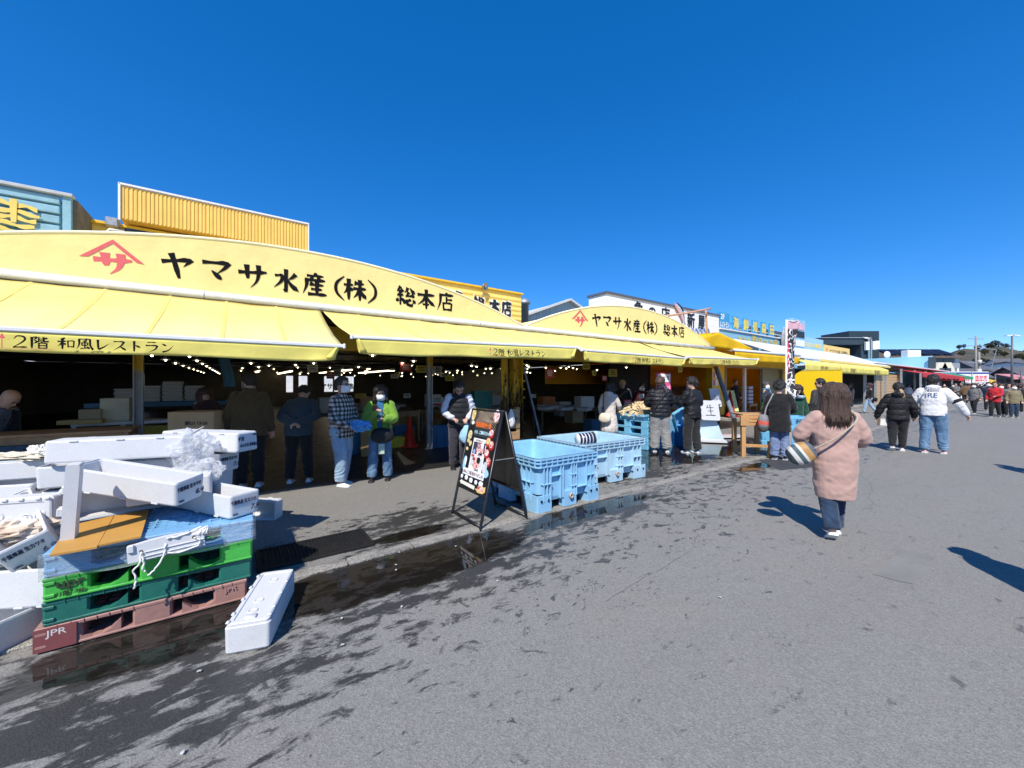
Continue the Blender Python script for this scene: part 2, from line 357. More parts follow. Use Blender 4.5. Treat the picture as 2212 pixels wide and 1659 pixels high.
g = t.mix(t.ramp(t.noise(3, 6, .7), .5, .68), g, (.09, .08, .07, 1)); t.col(g); t.set(Roughness=.85); t.L(t.bump(vo.outputs['Distance'], .006), t.p.inputs['Normal'])
o = mb.build('kerb', t.m, kind='structure'); o.rotation_euler = (0, 0, RZ)
# drain grate in the pavement by the pallets
IRON = mat('dark_iron', (.035, .036, .038), .5, .2, 9, .002, 80, metal=.6, dirt=.4, dirtc=(.08, .05, .03))
mb = MB(); mb.box((0, 0, .008), (.95, .48, .012), .002)
for i in range(30): mb.box((-.45 + i*.031, 0, .018), (.012, .44, .012))
for s in (-1, 1): mb.box((0, s*.235, .02), (.96, .03, .016)); mb.box((s*.47, 0, .0205), (.03, .44, .0165))
o = mb.build('drain_grate', IRON, label='dark slotted drain grate set into the pavement beside the stacked pallets', cat='drain grate'); o.location = st(.62, 4.12); o.rotation_euler = (0, 0, RZ)
# tar patch with a straight edge by the backpack visitor
mb = MB(); mb.poly([(8.2, 2.92, .004), (9.35, 2.55, .004), (9.9, 3.3, .004), (8.9, 3.56, .004)])
o = mb.build('road_patch', mat('tar_patch', (.045, .045, .047), .8, .2, 3, .005, 150), fix=False, kind='structure'); o.rotation_euler = (0, 0, RZ)
PT = mat('old_patch', (.205, .20, .19), .85, .14, 3, .004, 130)
for k, (a, b) in enumerate((((4.79, .74), (.85, .22)),)):
    rr = random.Random(k); P_ = [(a[0] + b[0]*x + rr.uniform(-.04, .04), a[1] + b[1]*y + rr.uniform(-.03, .03), .004) for x, y in ((-.5, -.5), (0, -.53), (.5, -.5), (.53, 0), (.5, .5), (0, .52), (-.5, .5), (-.52, 0))]
    mb = MB(); mb.poly(P_); o = mb.build('road_patch', PT, fix=False, kind='structure'); o.rotation_euler = (0, 0, RZ)
CK = mat('crack_dark', (.035, .034, .033), .95); mb = MB()
for k, (u0, v0, a, n) in enumerate(((2.2, 1.9, .1, 34), (6.4, 1.4, .05, 60), (9.0, .9, -.1, 60))):
    rr = random.Random(k + 40); p = Vector((u0, v0)); P_ = [p.copy()]
    for i in range(n): a += rr.uniform(-.35, .35)*.6; p = p + Vector((cos(a), sin(a)))*.055; P_.append(p.copy())
    for i in range(n):
        d = (P_[i + 1] - P_[i]).normalized(); nr = Vector((-d.y, d.x))*rr.uniform(.0005, .0013); mb.poly([(P_[i] + nr).to_3d() + Vector((0, 0, .003)), (P_[i] - nr).to_3d() + Vector((0, 0, .003)), (P_[i + 1] - nr).to_3d() + Vector((0, 0, .003)), (P_[i + 1] + nr).to_3d() + Vector((0, 0, .003))])
o = mb.build('road_crack', CK, fix=False, kind='structure'); o.rotation_euler = (0, 0, RZ)
# white scraps and litter on the asphalt
LIT = mat('paper_scrap', (.50, .49, .45), .8)
# ---------------------------------------------------------------- the yellow market hall
def cloth(name, c, trans=.25, weave=420., stain=.25, stc=(.55, .42, .12), wr=.012):
    if name in MATS: return MATS[name]
    t = NT(name); f = t.noise(1.6, 6, .65, t.scale(1, 1, 2.4)); cc = t.mix(t.ramp(f, .35, .7), c + (1,), tuple(min(1, x*1.06) for x in c) + (1,))
    cc = t.mix(t.math('MULTIPLY', t.ramp(t.noise(.9, 8, .72), .52, .72), stain), cc, stc + (1,)); t.col(cc); t.set(Roughness=.75)
    t.p.inputs['Specular IOR Level'].default_value = .3
    h = t.math('ADD', t.math('MULTIPLY', t.noise(2.4, 4, .5, t.scale(1, .5, 1)), 1.), t.math('MULTIPLY', t.noise(weave, 1), .02)); t.L(t.bump(h, wr*4, .55), t.p.inputs['Normal'])
    if trans:
        tr = t.n('ShaderNodeBsdfTranslucent'); t.L(cc, tr.inputs[0]); mx = t.n('ShaderNodeMixShader'); mx.inputs[0].default_value = trans
        t.L(t.p.outputs[0], mx.inputs[1]); t.L(tr.outputs[0], mx.inputs[2]); t.L(mx.outputs[0], t.out.inputs[0])
    MATS[name] = t.m; return t.m
CANVAS = cloth('faded_yellow_canvas', (.89, .72, .29), .0, stain=.2)
AWN = cloth('yellow_awning_cloth', (.90, .75, .25), .2, stain=.28, stc=(.74, .62, .30))
s_ = NT('tmp'); bpy.data.materials.remove(s_.m)
def pale_front(m, c):      # the cloth colour turns paler towards its front bar
    nt_ = m.node_tree; p = nt_.nodes['Principled BSDF']; src = p.inputs['Base Color'].links[0].from_socket; co = next(n for n in nt_.nodes if n.type == 'TEX_COORD'); sp = nt_.nodes.new('ShaderNodeSeparateXYZ'); nt_.links.new(co.outputs['Object'], sp.inputs[0])
    mr = nt_.nodes.new('ShaderNodeMapRange'); nt_.links.new(sp.outputs[1], mr.inputs[0]); mr.inputs[1].default_value = 6.7; mr.inputs[2].default_value = 5.75; mr.inputs[4].default_value = .75
    mx = nt_.nodes.new('ShaderNodeMix'); mx.data_type = 'RGBA'; nt_.links.new(mr.outputs[0], mx.inputs[0]); nt_.links.new(src, mx.inputs[6]); mx.inputs[7].default_value = c + (1,); nt_.links.new(mx.outputs[2], p.inputs['Base Color'])
pale_front(AWN, (.87, .79, .42))
AWNV = cloth('yellow_valance_cloth', (.93, .82, .22), .28, stain=.14, stc=(.75, .62, .16))
TARP = cloth('bright_yellow_tarp', (.92, .60, .015), .3, stain=.08)
WHT = mat('white_paint', (.78, .78, .77), .45, .05, 5, dirt=.35, dirtc=(.42, .40, .36), ds=6)
YPAINT = mat('yellow_paint', (.80, .52, .03), .5, .1, 4, .002, 40, dirt=.35, dirtc=(.30, .17, .03), ds=5)
STEEL = mat('galvanised_steel', (.42, .43, .44), .45, .2, 14, metal=.55, dirt=.3, dirtc=(.2, .18, .15))
BLACKP = mat('sign_black', (.010, .010, .012), .9, spec=.1)
REDP = mat('faded_sign_red', (.72, .12, .13), .6, .08, 20)
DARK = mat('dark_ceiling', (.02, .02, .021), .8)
WOOD = mat('raw_timber', (.42, .25, .12), .7, .22, 7, .002, 70, dirt=.4, dirtc=(.14, .08, .04))
WOODD = mat('dark_timber', (.16, .10, .055), .75, .2, 7, .002, 70)
YX = dict(a=.95, h=4.62, zp=3.83, zb=2.965); YX2 = dict(a=9.93, h=4.34, zp=3.90, zb=2.975)
def arch_z(q, u): r = (q['h']**2 + (q['zp'] - q['zb'])**2)/(2*(q['zp'] - q['zb'])); return q['zp'] - (r - math.sqrt(max(0, r*r - (u - q['a'])**2)))
hall = thing('market_hall', 'long yellow fish market hall with two arched canvas fronts and a dark open interior', 'market hall', (0, 0, 0), RZ)
def rebase(o, u, v, z=0):
    o.location = st(u, v, z)
    for c in o.children: c.location = Vector(c.location) - Vector((u, v, z))
AV = 7.3
for q, cells in ((YX, [-.9, -.45, .0, .45, .88, 1.26, 1.53, 1.84, 2.47, 2.89, 3.32]), (YX2, [7.88, 8.32, 8.76, 9.21, 9.66, 10.05, 10.33, 10.62, 11.22, 11.66, 12.09])):
    N = 40; us = [q['a'] - q['h'] + 2*q['h']*i/N for i in range(N + 1)]
    top = [(u, arch_z(q, u)) for u in us]; outl = [(us[0], q['zb'] - .05)] + [(us[-1], q['zb'] - .05)] + top[::-1]
    mb = MB(); mb.prism(outl, (0, AV, 0), (1, 0, 0), (0, 0, 1), (0, .04, 0))
    fr = mb.build('arched_front', CANVAS, hall)
    mb = MB(); mb.tube([(u, AV + .012, z + .006) for u, z in top], .026, 8); mb.build('edge_piping', cloth('pale_piping', (.88, .80, .52), 0), fr, True)
    z0 = 3.10 if q is YX else 3.16; sh = -.03
    brush('ヤマサ水産(株)総本店', BLACKP, fr, cells, z0, .40, (0, AV, 0), (1, 0, 0), (0, 0, 1), fat=1.6, sx=.98)
    e0 = -1.36 if q is YX else 7.44; mb = MB()
    ez = 3.255 if q is YX else 3.30; T = .28
    mb.poly([(e0 - .31, AV - .005, ez), (e0, AV - .005, ez + T), (e0, AV - .005, ez + T - .055), (e0 - .23, AV - .005, ez + .01)])
    mb.poly([(e0 + .31, AV - .005, ez), (e0, AV - .005, ez + T), (e0, AV - .005, ez + T - .055), (e0 + .23, AV - .005, ez + .01)]); mb.build('roof_emblem', REDP, fr, fix=False)
    brush('サ', REDP, fr, [e0 - .19], ez - .195, .31, (0, AV, 0), (1, 0, 0), (0, 0, 1), 'emblem_letter', fat=2.2, sx=1.25)
    mb = MB(); mb.slab(lambda a, b: (q['a'] - q['h'] + 2*q['h']*a, 7.36 + 5.4*b, arch_z(q, q['a'] - q['h'] + 2*q['h']*a) - .05), 32, 2, (0, 0, -.01)); mb.build('vault_roof', CANVAS, hall, True)
mb = MB(); mb.loft([[(u, AV - .04 + .062*cos(a*pi/6), 2.915 + .062*sin(a*pi/6)) for a in range(12)] for u in (-5.2, 0, 4.7, 9.4, 14.32)]); rl = mb.build('awning_rail', WHT, hall, True)
mb = MB()
for u in (-.4, 4.3, 9.75): mb.loft([[(u + d, AV - .04 + .064*cos(a*pi/6), 2.915 + .064*sin(a*pi/6)) for a in range(12)] for d in (-.006, .006)])
mb.build('rail_joint', STEEL, rl)
mb = MB(); mb.box((1., 8.82, 2.56), (19.6, .10, .50), .01); mb.box((14.2, 8.82, 2.56), (7, .101, .501), .01); mb.build('fascia_board', YPAINT, hall)
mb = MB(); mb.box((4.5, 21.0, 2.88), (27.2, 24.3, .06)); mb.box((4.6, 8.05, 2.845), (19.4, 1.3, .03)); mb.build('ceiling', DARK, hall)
mb = MB()   # roof trusses in the dark
for v in range(11, 32, 4):
    mb.box((3, v, 2.72), (24, .1, .12)); 
    for u in range(-8, 15, 2): mb.bar((u, v, 2.72), (u + 1, v, 2.84), .04)
mb.build('truss', mat('dark_truss', (.03, .028, .025), .7), hall)
def post(u, v, w, ztop, ylow):
    t = NT('post_paint'); sep = t.n('ShaderNodeSeparateXYZ'); t.L(t.obj(), sep.inputs[0]); f = t.math('ADD', sep.outputs[2], t.math('MULTIPLY', t.math('SUBTRACT', t.noise(9, 6, .7), .5), .35))
    g = t.mix(t.ramp(t.noise(7, 5, .7), .3, .7), (.30, .31, .33, 1), (.46, .47, .49, 1)); g = t.mix(t.ramp(t.noise(3, 6, .7), .58, .7), g, (.2, .13, .07, 1))
    t.col(t.mix(t.ramp(f, ylow, ylow + .12), g, (.74, .50, .05, 1))); t.set(Roughness=.5)
    mb = MB(); mb.box((u, v, ztop/2), (w, .03, ztop), .004); mb.box((u - w/2 + .01, v - .03, ztop/2), (.02, .10, ztop), .003); mb.box((u + w/2 - .01, v - .03, ztop/2), (.02, .10, ztop), .003); mb.box((u, v, .008), (w + .1, .2, .016))
    return mb.build('post', t.m, hall)
post(-1.35, 8.9, .125, 2.36, 1.76); post(3.84, 8.9, .125, 2.36, 1.98); post(-6.3, 8.9, .125, 2.36, 1.9)
# rusty yellow pillar between the arches
t = NT('peeling_yellow'); sep = t.n('ShaderNodeSeparateXYZ'); t.L(t.obj(), sep.inputs[0])
f = t.math('ADD', t.noise(9, 7, .75, t.scale(1, 1, .35)), t.math('MULTIPLY', sep.outputs[2], -.17)); rust = t.ramp(f, .18, .30)
g = t.mix(t.ramp(t.noise(30, 3), .3, .7), (.74, .45, .02, 1), (.80, .54, .03, 1)); g = t.mix(rust, g, t.mix(t.noise(22, 5), (.03, .014, .006, 1), (.13, .055, .02, 1))); t.col(g); t.set(Roughness=t.ramp(rust, 0, 1, .45, .9)); t.L(t.bump(f, .01), t.p.inputs['Normal'])
mb = MB(); mb.box((6.42, 9.0, 1.2), (.05, .26, 2.4), .004); mb.box((6.56, 9.0, 1.2), (.24, .03, 2.4), .004); mb.box((6.7, 9.0, 1.2), (.05, .26, 2.4), .004)
mb.box((6.16, 9.02, 1.2), (.22, .05, 2.4), .004)
for i in range(9): mb.box((6.72, 8.86, .25 + i*.24), (.12, .04, .05), .004)
mb.build('pillar', t.m, hall)
mb = MB(); a, b = PV(1131, 792, 8.86), PV(1161, 941, 8.75); mb.bar((a[0], 8.86, a[1]), (b[0], 8.6, .02), .07, .05, bev=.004); mb.build('brace', mat('painted_brace', (.20, .24, .33), .5, .2, 5, metal=.3), hall)
# walls of the hall
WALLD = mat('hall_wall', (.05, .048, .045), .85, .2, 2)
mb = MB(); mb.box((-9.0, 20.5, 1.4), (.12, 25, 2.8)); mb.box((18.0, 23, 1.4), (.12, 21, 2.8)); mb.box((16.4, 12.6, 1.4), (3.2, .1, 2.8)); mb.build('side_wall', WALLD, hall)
mb = MB(); B0 = 32.5
wins = [(618, 633), (645, 664), (700, 719), (722, 741), (745, 764), (1040, 1046), (300, 312)]
us = sorted([(PV(a, 830, B0)[0], PV(b, 830, B0)[0]) for a, b in wins]); x = -9.
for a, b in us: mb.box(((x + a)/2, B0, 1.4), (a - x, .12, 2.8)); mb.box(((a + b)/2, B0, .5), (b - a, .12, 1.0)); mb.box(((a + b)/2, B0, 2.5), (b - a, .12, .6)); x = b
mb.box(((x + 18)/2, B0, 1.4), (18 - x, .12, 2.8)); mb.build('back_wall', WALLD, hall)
far = MB(); far.box((-4, 39, 1.75), (26, .2, 3.5)); o = far.build('outer_wall', WHT, label='white wall seen bright through the openings at the back of the market hall', cat='wall'); o.rotation_euler = (0, 0, RZ)
p = PV(735, 842, 38.88); txt('ヤマサ水産 総本店', .55, BLACKP, o, (p[0], 38.9, 1.2), (1, 0, 0), (0, 0, 1), 'lettering', .02)
# ---- the four roller awnings
def awning(name, label, uL, uR, vL, vR, zL, zR, vhL, vhR, rl0, rl1, text_u, tsz, seams, sag=.03):
    o = thing(name, label, 'awning', (0, 0, 0), RZ, 'roller awnings along the market front')
    z0 = 2.845; ph = random.random()*9
    def cl(a, b):
        u = (rl0 + (rl1 - rl0)*a)*(1 - b) + (uL + (uR - uL)*a)*b; v = 7.22*(1 - b) + (vL + (vR - vL)*a)*b; z = z0*(1 - b) + (zL + (zR - zL)*a)*b
        z -= sag*sin(pi*b)*(1 + .35*sin(a*pi*seams*2 + ph)) + .012*b*sin(a*23 + ph) + .012*fbm((u*1.4, v*1.2, ph), 1.6) + .020*abs(sin(a*pi*seams))*(.3 + .7*b) + .008*sin((a*seams*3.1 + b*1.7)*pi + 3*noise.noise(Vector((u, v*2, ph))))*b
        return (u, v, z)
    mb = MB(); mb.slab(cl, 72, 14, (0, 0, -.006)); cv = mb.build('canopy', AWN, o, True)
    mb = MB()
    for i in range(1, seams): 
        a = i/seams; mb.slab(lambda p, b: tuple(Vector(cl(a + (p - .5)*.006, b)) + Vector((0, 0, .004))), 1, 12, (0, 0, -.002))
    mb.build('seam', cloth('seam_cloth', (.78, .60, .17), 0), cv)
    mb = MB(); mb.bar((uL - .02, vL, zL - .006), (uR + .02, vR, zR - .006), .05, .045, bev=.01); mb.build('front_bar', WHT, o)
    for s, (u, v, z) in ((-1, (uL, vL, zL)), (1, (uR, vR, zR))): mb = MB(); mb.box((u + s*.03, v, z - .006), (.035, .075, .07), .012); mb.build('end_cap', mat('white_plastic', (.82, .82, .80), .35), o)
    def va(a, b):
        u = uL + .03 + (uR - uL - .06)*a; v = vL + (vR - vL)*a - .012; h = vhL + (vhR - vhL)*a
        e = max(0, 1 - min(a, 1 - a)/.06)
        z = (zL + (zR - zL)*a) - .03 - h*b*(1 - .10*e*e)
        v += (.012*sin(a*37 + ph)*b + .014*fbm((u*1.7, ph, b*.5), 1.8))*b + .05*e*e*b*sin(b*3)
        return (u + (.05*e*e*b if a < .5 else -.05*e*e*b), v, z + .008*sin(a*19 + ph)*b)
    mb = MB(); mb.slab(va, 110, 6, (0, .004, 0)); vl = mb.build('valance', AWNV, o, True)
    for s in (0, 1):     # folded-back hem corner
        mb = MB(); a0 = .004 if s == 0 else .996; p = Vector(va(a0, 0)); q = Vector(va(a0, 1)); d = .10*(1 if s == 0 else -1)
        mb.slab(lambda x, y: tuple(p.lerp(q, y) + Vector((d*x*(.3 + .7*y) , -.012 - .03*sin(x*pi), .03*x*y))), 4, 4, (0, -.004, 0)); mb.build('corner_fold', AWNV, vl, True)
    if text_u is not None:
        a = (text_u - uL)/(uR - uL); zb = (zL + (zR - zL)*a) - .03 - (vhL + (vhR - vhL)*a)*.86; vv = vL + (vR - vL)*a - .075; dx = tsz
        ey = (0, 0, 1); ex = (1, (vR - vL)/(uR - uL), (zR - zL)/(uR - uL))
        brush('2階', BLACKP, vl, [0, dx*1.0], 0, tsz, (text_u, vv, zb), ex, ey, fat=1.5); brush('和風レストラン', BLACKP, vl, [dx*2.45 + dx*1.04*i for i in range(7)], 0, tsz, (text_u, vv, zb), ex, ey, fat=1.5)
        mb = MB(); E = Vector(ex).normalized()
        for pts in ([(-.42, -.05), (2.25, -.05), (2.25, -.02), (-.42, -.02)], [(-.42, -.05), (-.36, -.05), (-.36, .8), (-.42, .8)], [(-.56, .72), (-.22, .72), (-.39, 1.15)]):
            mb.poly([Vector((text_u, vv - .006 - .001*len(pts), zb)) + E*(x*tsz) + Vector((0, 0, y*tsz)) for x, y in pts])
        mb.build('arrow_mark', REDP, vl, fix=False)
    for a in (.12, .88):
        mb = MB(); u = uL + (uR - uL)*a; v = vL + (vR - vL)*a; m = (u + (.5 if a < .5 else -.5), (v + 7.2)/2, 2.33)
        mb.rod((u, v + .03, zL - .05), m, .02); mb.rod(m, (u, 7.25, 2.70), .022); mb.build('folding_arm', STEEL, o, True)
    rebase(o, (uL + uR)/2, 7.2, 2.8); return o
awning('roller_awning', 'faded yellow roller awning pulled out lowest, over the pallets and foam boxes', -4.6, 1.13, 5.5, 5.5, 2.10, 2.11, .165, .185, -4.6, 1.14, -1.66, .115, 9)
awning('roller_awning', 'faded yellow roller awning over the signboard and the man in the vest', 1.40, 5.81, 6.0, 5.8, 2.30, 2.37, .235, .22, 1.19, 5.77, 3.72, .125, 8)
awning('roller_awning', 'faded yellow roller awning over the heaped shells and the man in grey trousers', 5.98, 9.94, 5.8, 5.8, 2.33, 2.31, .22, .20, 5.78, 9.88, 7.62, .125, 8)
awning('roller_awning', 'faded yellow roller awning beside the yellow tent, over the leaning grey beam', 10.1, 14.38, 5.8, 5.8, 2.35, 2.44, .18, .19, 10.01, 14.25, 11.75, .12, 8)
# ---- lamps under the roof
BULB = emit('warm_bulb', (1, .86, .55), 9.); TUBE = emit('tube_light', (1, .82, .5), 5.)
lamp0 = None; LL = 'small lit bulb under an enamel shade hanging from the dark market ceiling'
def lamp(u, v, z=2.24):
    global lamp0
    if lamp0 is None:
        lamp0 = thing('pendant_lamp', LL, 'pendant lamp', (0, 0, 0), 0, 'bulbs hanging in the market hall')
        mb = MB(); mb.ell((0, 0, 0), (.027, .027, .034), 8, 6); mb.build('bulb', BULB, lamp0, True)
        mb = MB(); mb.lathe([(.10, .005), (.085, .035), (.035, .06), (.025, .10), (.004, .105)], n=12, cap=False); mb.build('shade', mat('enamel', (.7, .68, .62), .4), lamp0, True)
        mb = MB(); mb.rod((0, 0, .10), (0, 0, .62), .005, 5); mb.build('cord', BLACKP, lamp0); o = lamp0
    else: o = copytree(lamp0)
    o.location = st(u, v, z)
for u, n, vs, z in ((-1.55, 10, 9.6, 2.24), (-.90, 10, 11.5, 2.24)):
    for i in range(n): lamp(u, vs + 2.0*i, z)
rr = random.Random(3)
for u in (.6, 1.8, 3.0, 4.2, 5.3, 6.4, 7.5, 8.6, 9.8, 11.0, 12.2, 13.3):
    for v in (10.6, 12, 13.6, 15.2, 17.2, 19.4, 22, 25, 28.5): 
        if rr.random() < .9: lamp(u + rr.uniform(-.5, .5), v + rr.uniform(-.7, .7), 2.2 + rr.uniform(-.06, .16))
for i, (x0, y0, x1, y1, Y) in enumerate([(516, 812.5, 559, 802.5, 21.5), (583, 811, 631, 802, 22), (690, 806, 760, 799, 21), (775, 806, 850, 800, 23)]):
    a = AT(x1, Y, 1.6 + (829.5 - y1)/F_*Y); Y2 = (a.z - 1.6)*F_/(829.5 - y0); b = AT(x0, min(Y2, Y + 13), a.z)
    o = thing('tube_lamp', ['long lit tube lamp deep in the hall, left of the brown jacket man', 'long lit tube lamp deep in the hall, right above the blue jacket man', 'long lit tube lamp in the hall above the bright back openings', 'long lit tube lamp in the hall right of the bright back openings'][i], 'tube lamp', a)
    mb = MB(); mb.rod((0, 0, 0), b - a, .035, 6); mb.build('tube', TUBE, o); mb = MB(); mb.bar(Vector((0, 0, .06)), b - a + Vector((0, 0, .06)), .12, .04); mb.build('housing', WHT, o)
# ---------------------------------------------------------------- buildings behind and beyond the hall (street frame)
def corr(name, c, axis='X', pitch=.18, depth=.03, var=.06, rough=.5, dirt=.25, dc=None):
    """ribbed sheet metal"""
    if name in MATS: return MATS[name]
    t = NT(name); w = t.n('ShaderNodeTexWave', wave_type='BANDS', bands_direction=axis, wave_profile='SIN'); w.inputs['Scale'].default_value = .314/pitch; t.L(t.obj(), w.inputs[0])
    f = t.noise(2, 6, .6); g = t.mix(t.ramp(f, .3, .7), tuple(x*(1 - var) for x in c) + (1,), tuple(x*(1 + var) for x in c) + (1,))
    g = t.mix(t.math('MULTIPLY', t.ramp(t.noise(1.4, 8, .7, t.scale(2, 2, .35)), .5, .72), dirt), g, (dc or tuple(x*.55 for x in c)) + (1,))
    t.col(g); t.set(Roughness=rough); t.L(t.bump(w.outputs['Fac'], depth, .8), t.p.inputs['Normal']); MATS[name] = t.m; return t.m
def bld(name, label, cat='building', group=None): return thing(name, label, cat, (0, 0, 0), RZ, group)
def P2(zx, zy, x0, y0, s): return ((x0 + zx/s)/1.82278, (y0 + zy/s)/1.82278)
GLASSD = mat('dark_window', (.03, .04, .05), .08, .1, 2)
LBLUE = mat('light_blue_paint', (.27, .52, .66), .5, .08, 3, dirt=.3, dirtc=(.2, .33, .4), ds=2)
YLET = mat('letter_yellow', (.86, .68, .12), .5); WLET = mat('letter_white', (.85, .85, .84), .5); BLET = mat('letter_black', (.015, .015, .018), .5)
CORRY = corr('yellow_ribbed_sheet', (.88, .56, .13), 'X', .16, .008); 
# yellow upper storey behind the first arch
b = bld('yellow_building', 'yellow two storey building with a ribbed roof parapet rising behind the large arched front')
V = 13.0; zt = PV(1126, 637, V)[1]; ur = PV(1126, 650, V)[0]; ul = -3.0; CLAP = corr('yellow_clapboard', (.88, .63, .16), 'Z', .2, .03)
mb = MB(); mb.box(((ul + ur)/2, V + 3, (2.7 + zt)/2), (ur - ul, 6, zt - 2.7)); w = mb.build('wall', CLAP, b)
mb = MB(); mb.box(((ul + ur)/2, V - .02, zt + .03), (ur - ul + .12, .12, .07), .01); mb.build('coping', YPAINT, b)
x0, z1 = PV(268, 413, V); x1, _ = PV(661, 494, V); _, z0 = PV(268, 483, V)
mb = MB(); mb.box(((x0 + x1)/2, V + .2, (z0 + z1)/2), (x1 - x0, 1.1, z1 - z0))
for i in range(int((x1 - x0)/.075)): mb.box((x0 + .04 + i*.075, V - .357, (z0 + z1)/2), (.045, .018, z1 - z0 - .02), .007)
pp = mb.build('parapet', CORRY, b)
mb = MB(); mb.box(((x0 + x1)/2, V - .37, z1 + .03), (x1 - x0 + .06, .05, .04)); mb.box((x0 - .015, V - .37, (z0 + z1)/2), (.04, .05, z1 - z0 + .08)); mb.box((x1 + .015, V - .37, (z0 + z1)/2), (.03, .05, z1 - z0)); mb.build('parapet_trim', WHT, pp)
mb = MB(); a, _ = PV(325, 505, V); c, _ = PV(425, 512, V); mb.box(((a + c)/2, V - .04, z0 - .35), (c - a + .9, .06, .5)); mb.build('window', GLASSD, b)
mb = MB(); mb.box((x0 - .15, V - .2, z0 - .1), (.22, .3, .2), .02); mb.build('lamp_box', STEEL, b)
mb = MB(); q = PV(230, 500, V - .3); mb.tube([(q[0], V - .3, q[1] - .3), (q[0], V - .3, q[1] - .02), (q[0] + .05, V - .3, q[1] + .06), (q[0] + .3, V - .3, q[1] + .06)], .03, 8); mb.build('vent_pipe', WHT, b, True)
mb = MB(); mb.box(((ul + ur)/2, V + 3.1, zt + .02), (ur - ul - .1, 5.9, .03)); mb.build('roof', DARK, b)
for ch, zx, zy in (('店', 965, 330), ('総', 1215, 400), ('本', 1330, 425), ('店', 1432, 450)):
    pass
for ch, cxp, top, bot in (('店', 985, 628, 668), ('総', 1034, 640, 672), ('本', 1068, 647, 679), ('店', 1094, 651, 685)):
    q = PV(cxp, bot, V); h = PV(cxp, top, V)[1] - q[1]; wz = mb
    for m, fat, dd in ((WLET, 4.4, 0), (BLET, 2.3, -.012)): brush(ch, m, w, [q[0] - h*.43], q[1], h, (0, V + dd, 0), (1, 0, 0), (0, 0, 1), 'sign_letter', fat=fat, sx=.86)
q = PV(1042, 622, V); mb = MB(); mb.lathe([(.02, -.2), (.06, -.12), (.13, 0), (.15, .04), (.12, .0), (.03, -.05)], n=14, cap=False)
h = mb.build('horn_speaker', STEEL, b, True); h.location = (q[0], V - .2, q[1] + .02); h.rotation_euler = (R(100), 0, R(20)); mb = MB(); mb.rod((q[0], V, q[1] - .35), (q[0], V - .12, q[1] - .02), .02); mb.build('speaker_arm', STEEL, b)
rebase(b, 4, 16)
# blue slatted building far left
b = bld('blue_slatted_building', 'light blue slatted building top with a painted yellow character, at the far left')
V = 12.0; ur, zt = PV(157, 429, V); ul = ur - 7; SLAT = mat('weathered_blue_slat', (.26, .48, .58), .6, .18, 3, .004, 30, dirt=.4, dirtc=(.12, .2, .24), ds=1.5)
mb = MB(); mb.box(((ul + ur)/2, V + 1.5, (3 + zt)/2 - .05), (ur - ul, 3, zt - 3.1)); w = mb.build('wall', SLAT, b)
mb = MB()
for i in range(12): mb.box(((ul + ur)/2 - .08, V - .04, zt - .12 - i*.20), (ur - ul - .16, .08, .155), .014)
mb.box((ur - .06, V - .045, zt - 1.2), (.13, .09, 2.4), .01); mb.build('slats', SLAT, w)
mb = MB(); mb.box(((ul + ur)/2, V - .04, zt + .02), (ur - ul + .06, .2, .07), .01); mb.build('coping', mat('grey_coping', (.5, .52, .53), .5), b)
mb = MB(); mb.box((ur + .03, V + 1.5, (3 + zt)/2), (.08, 3, zt - 3.05)); mb.build('side_panel', mat('rusty_side', (.16, .15, .12), .8, .35, 3, .003, 20, dirt=.6, dirtc=(.2, .13, .06), ds=1.2), b)
YP = mat('painted_character', (.85, .62, .14), .6, .06, 4)
q = PV(30, 470, V); zc = q[1]; k_ = .36; mb = MB()
for k, (dz, x0, x1) in enumerate(((.70, -.9, .66), (.34, -1.4, .74), (.0, -1.1, .62), (-.36, -1.4, .56), (-.74, -1.4, .78))):
    pts = [(q[0] + .1 + k_*(x0 + (x1 - x0)*i/12), zc + k_*(dz + .06*sin(i*.9 + k) - .012*i)) for i in range(13)]
    wd = [k_*(.06 + .07*abs(sin(i*.7 + k*1.3))) for i in range(13)]; o = [(a, c + ww) for (a, c), ww in zip(pts, wd)] + [(a, c - ww) for (a, c), ww in list(zip(pts, wd))[::-1]]
    mb.prism(o, (0, V - .105 - k*.002, 0), (1, 0, 0), (0, 0, 1), (0, -.012, 0))
mb.prism([(q[0] - .02, zc + .33), (q[0] + .08, zc + .34), (q[0] + .07, zc - .12), (q[0], zc - .13)], (0, V - .12, 0), (1, 0, 0), (0, 0, 1), (0, -.012, 0)); mb.build('painted_character', YP, w)
rebase(b, ur - 3, V)
# grey gabled shed
b = bld('gabled_shed', 'pale grey gabled metal shed roof with a round vent pipe, between the two arches', 'shed')
V = 24.; GS = corr('pale_ribbed_sheet', (.58, .58, .54), 'X', .3, .04, dirt=.4); Q = [PV(*P2(zx, zy, 1200, 1000, 2212/1200), V) for zx, zy in ((1560, 475), (1640, 425), (1910, 340), (2010, 395))]
mb = MB(); mb.prism([(Q[0][0] - 1.5, 0), (Q[3][0] + 3, 0), (Q[3][0] + 3, Q[3][1] - 1.4), (Q[2][0], Q[2][1]), (Q[0][0] - 1.5, Q[0][1] - .5)], (0, V, 0), (1, 0, 0), (0, 0, 1), (0, 9, 0)); mb.build('wall', GS, b)
mb = MB(); mb.bar((Q[2][0], V - .15, Q[2][1] + .06), (Q[0][0] - 1.7, V - .15, Q[0][1] - .45), .5, .16); mb.bar((Q[2][0], V - .15, Q[2][1] + .06), (Q[3][0] + 3.2, V - .15, Q[3][1] - 1.42), .5, .16); mb.build('roof_edge', mat('pale_trim', (.66, .65, .6), .6, .1), b)
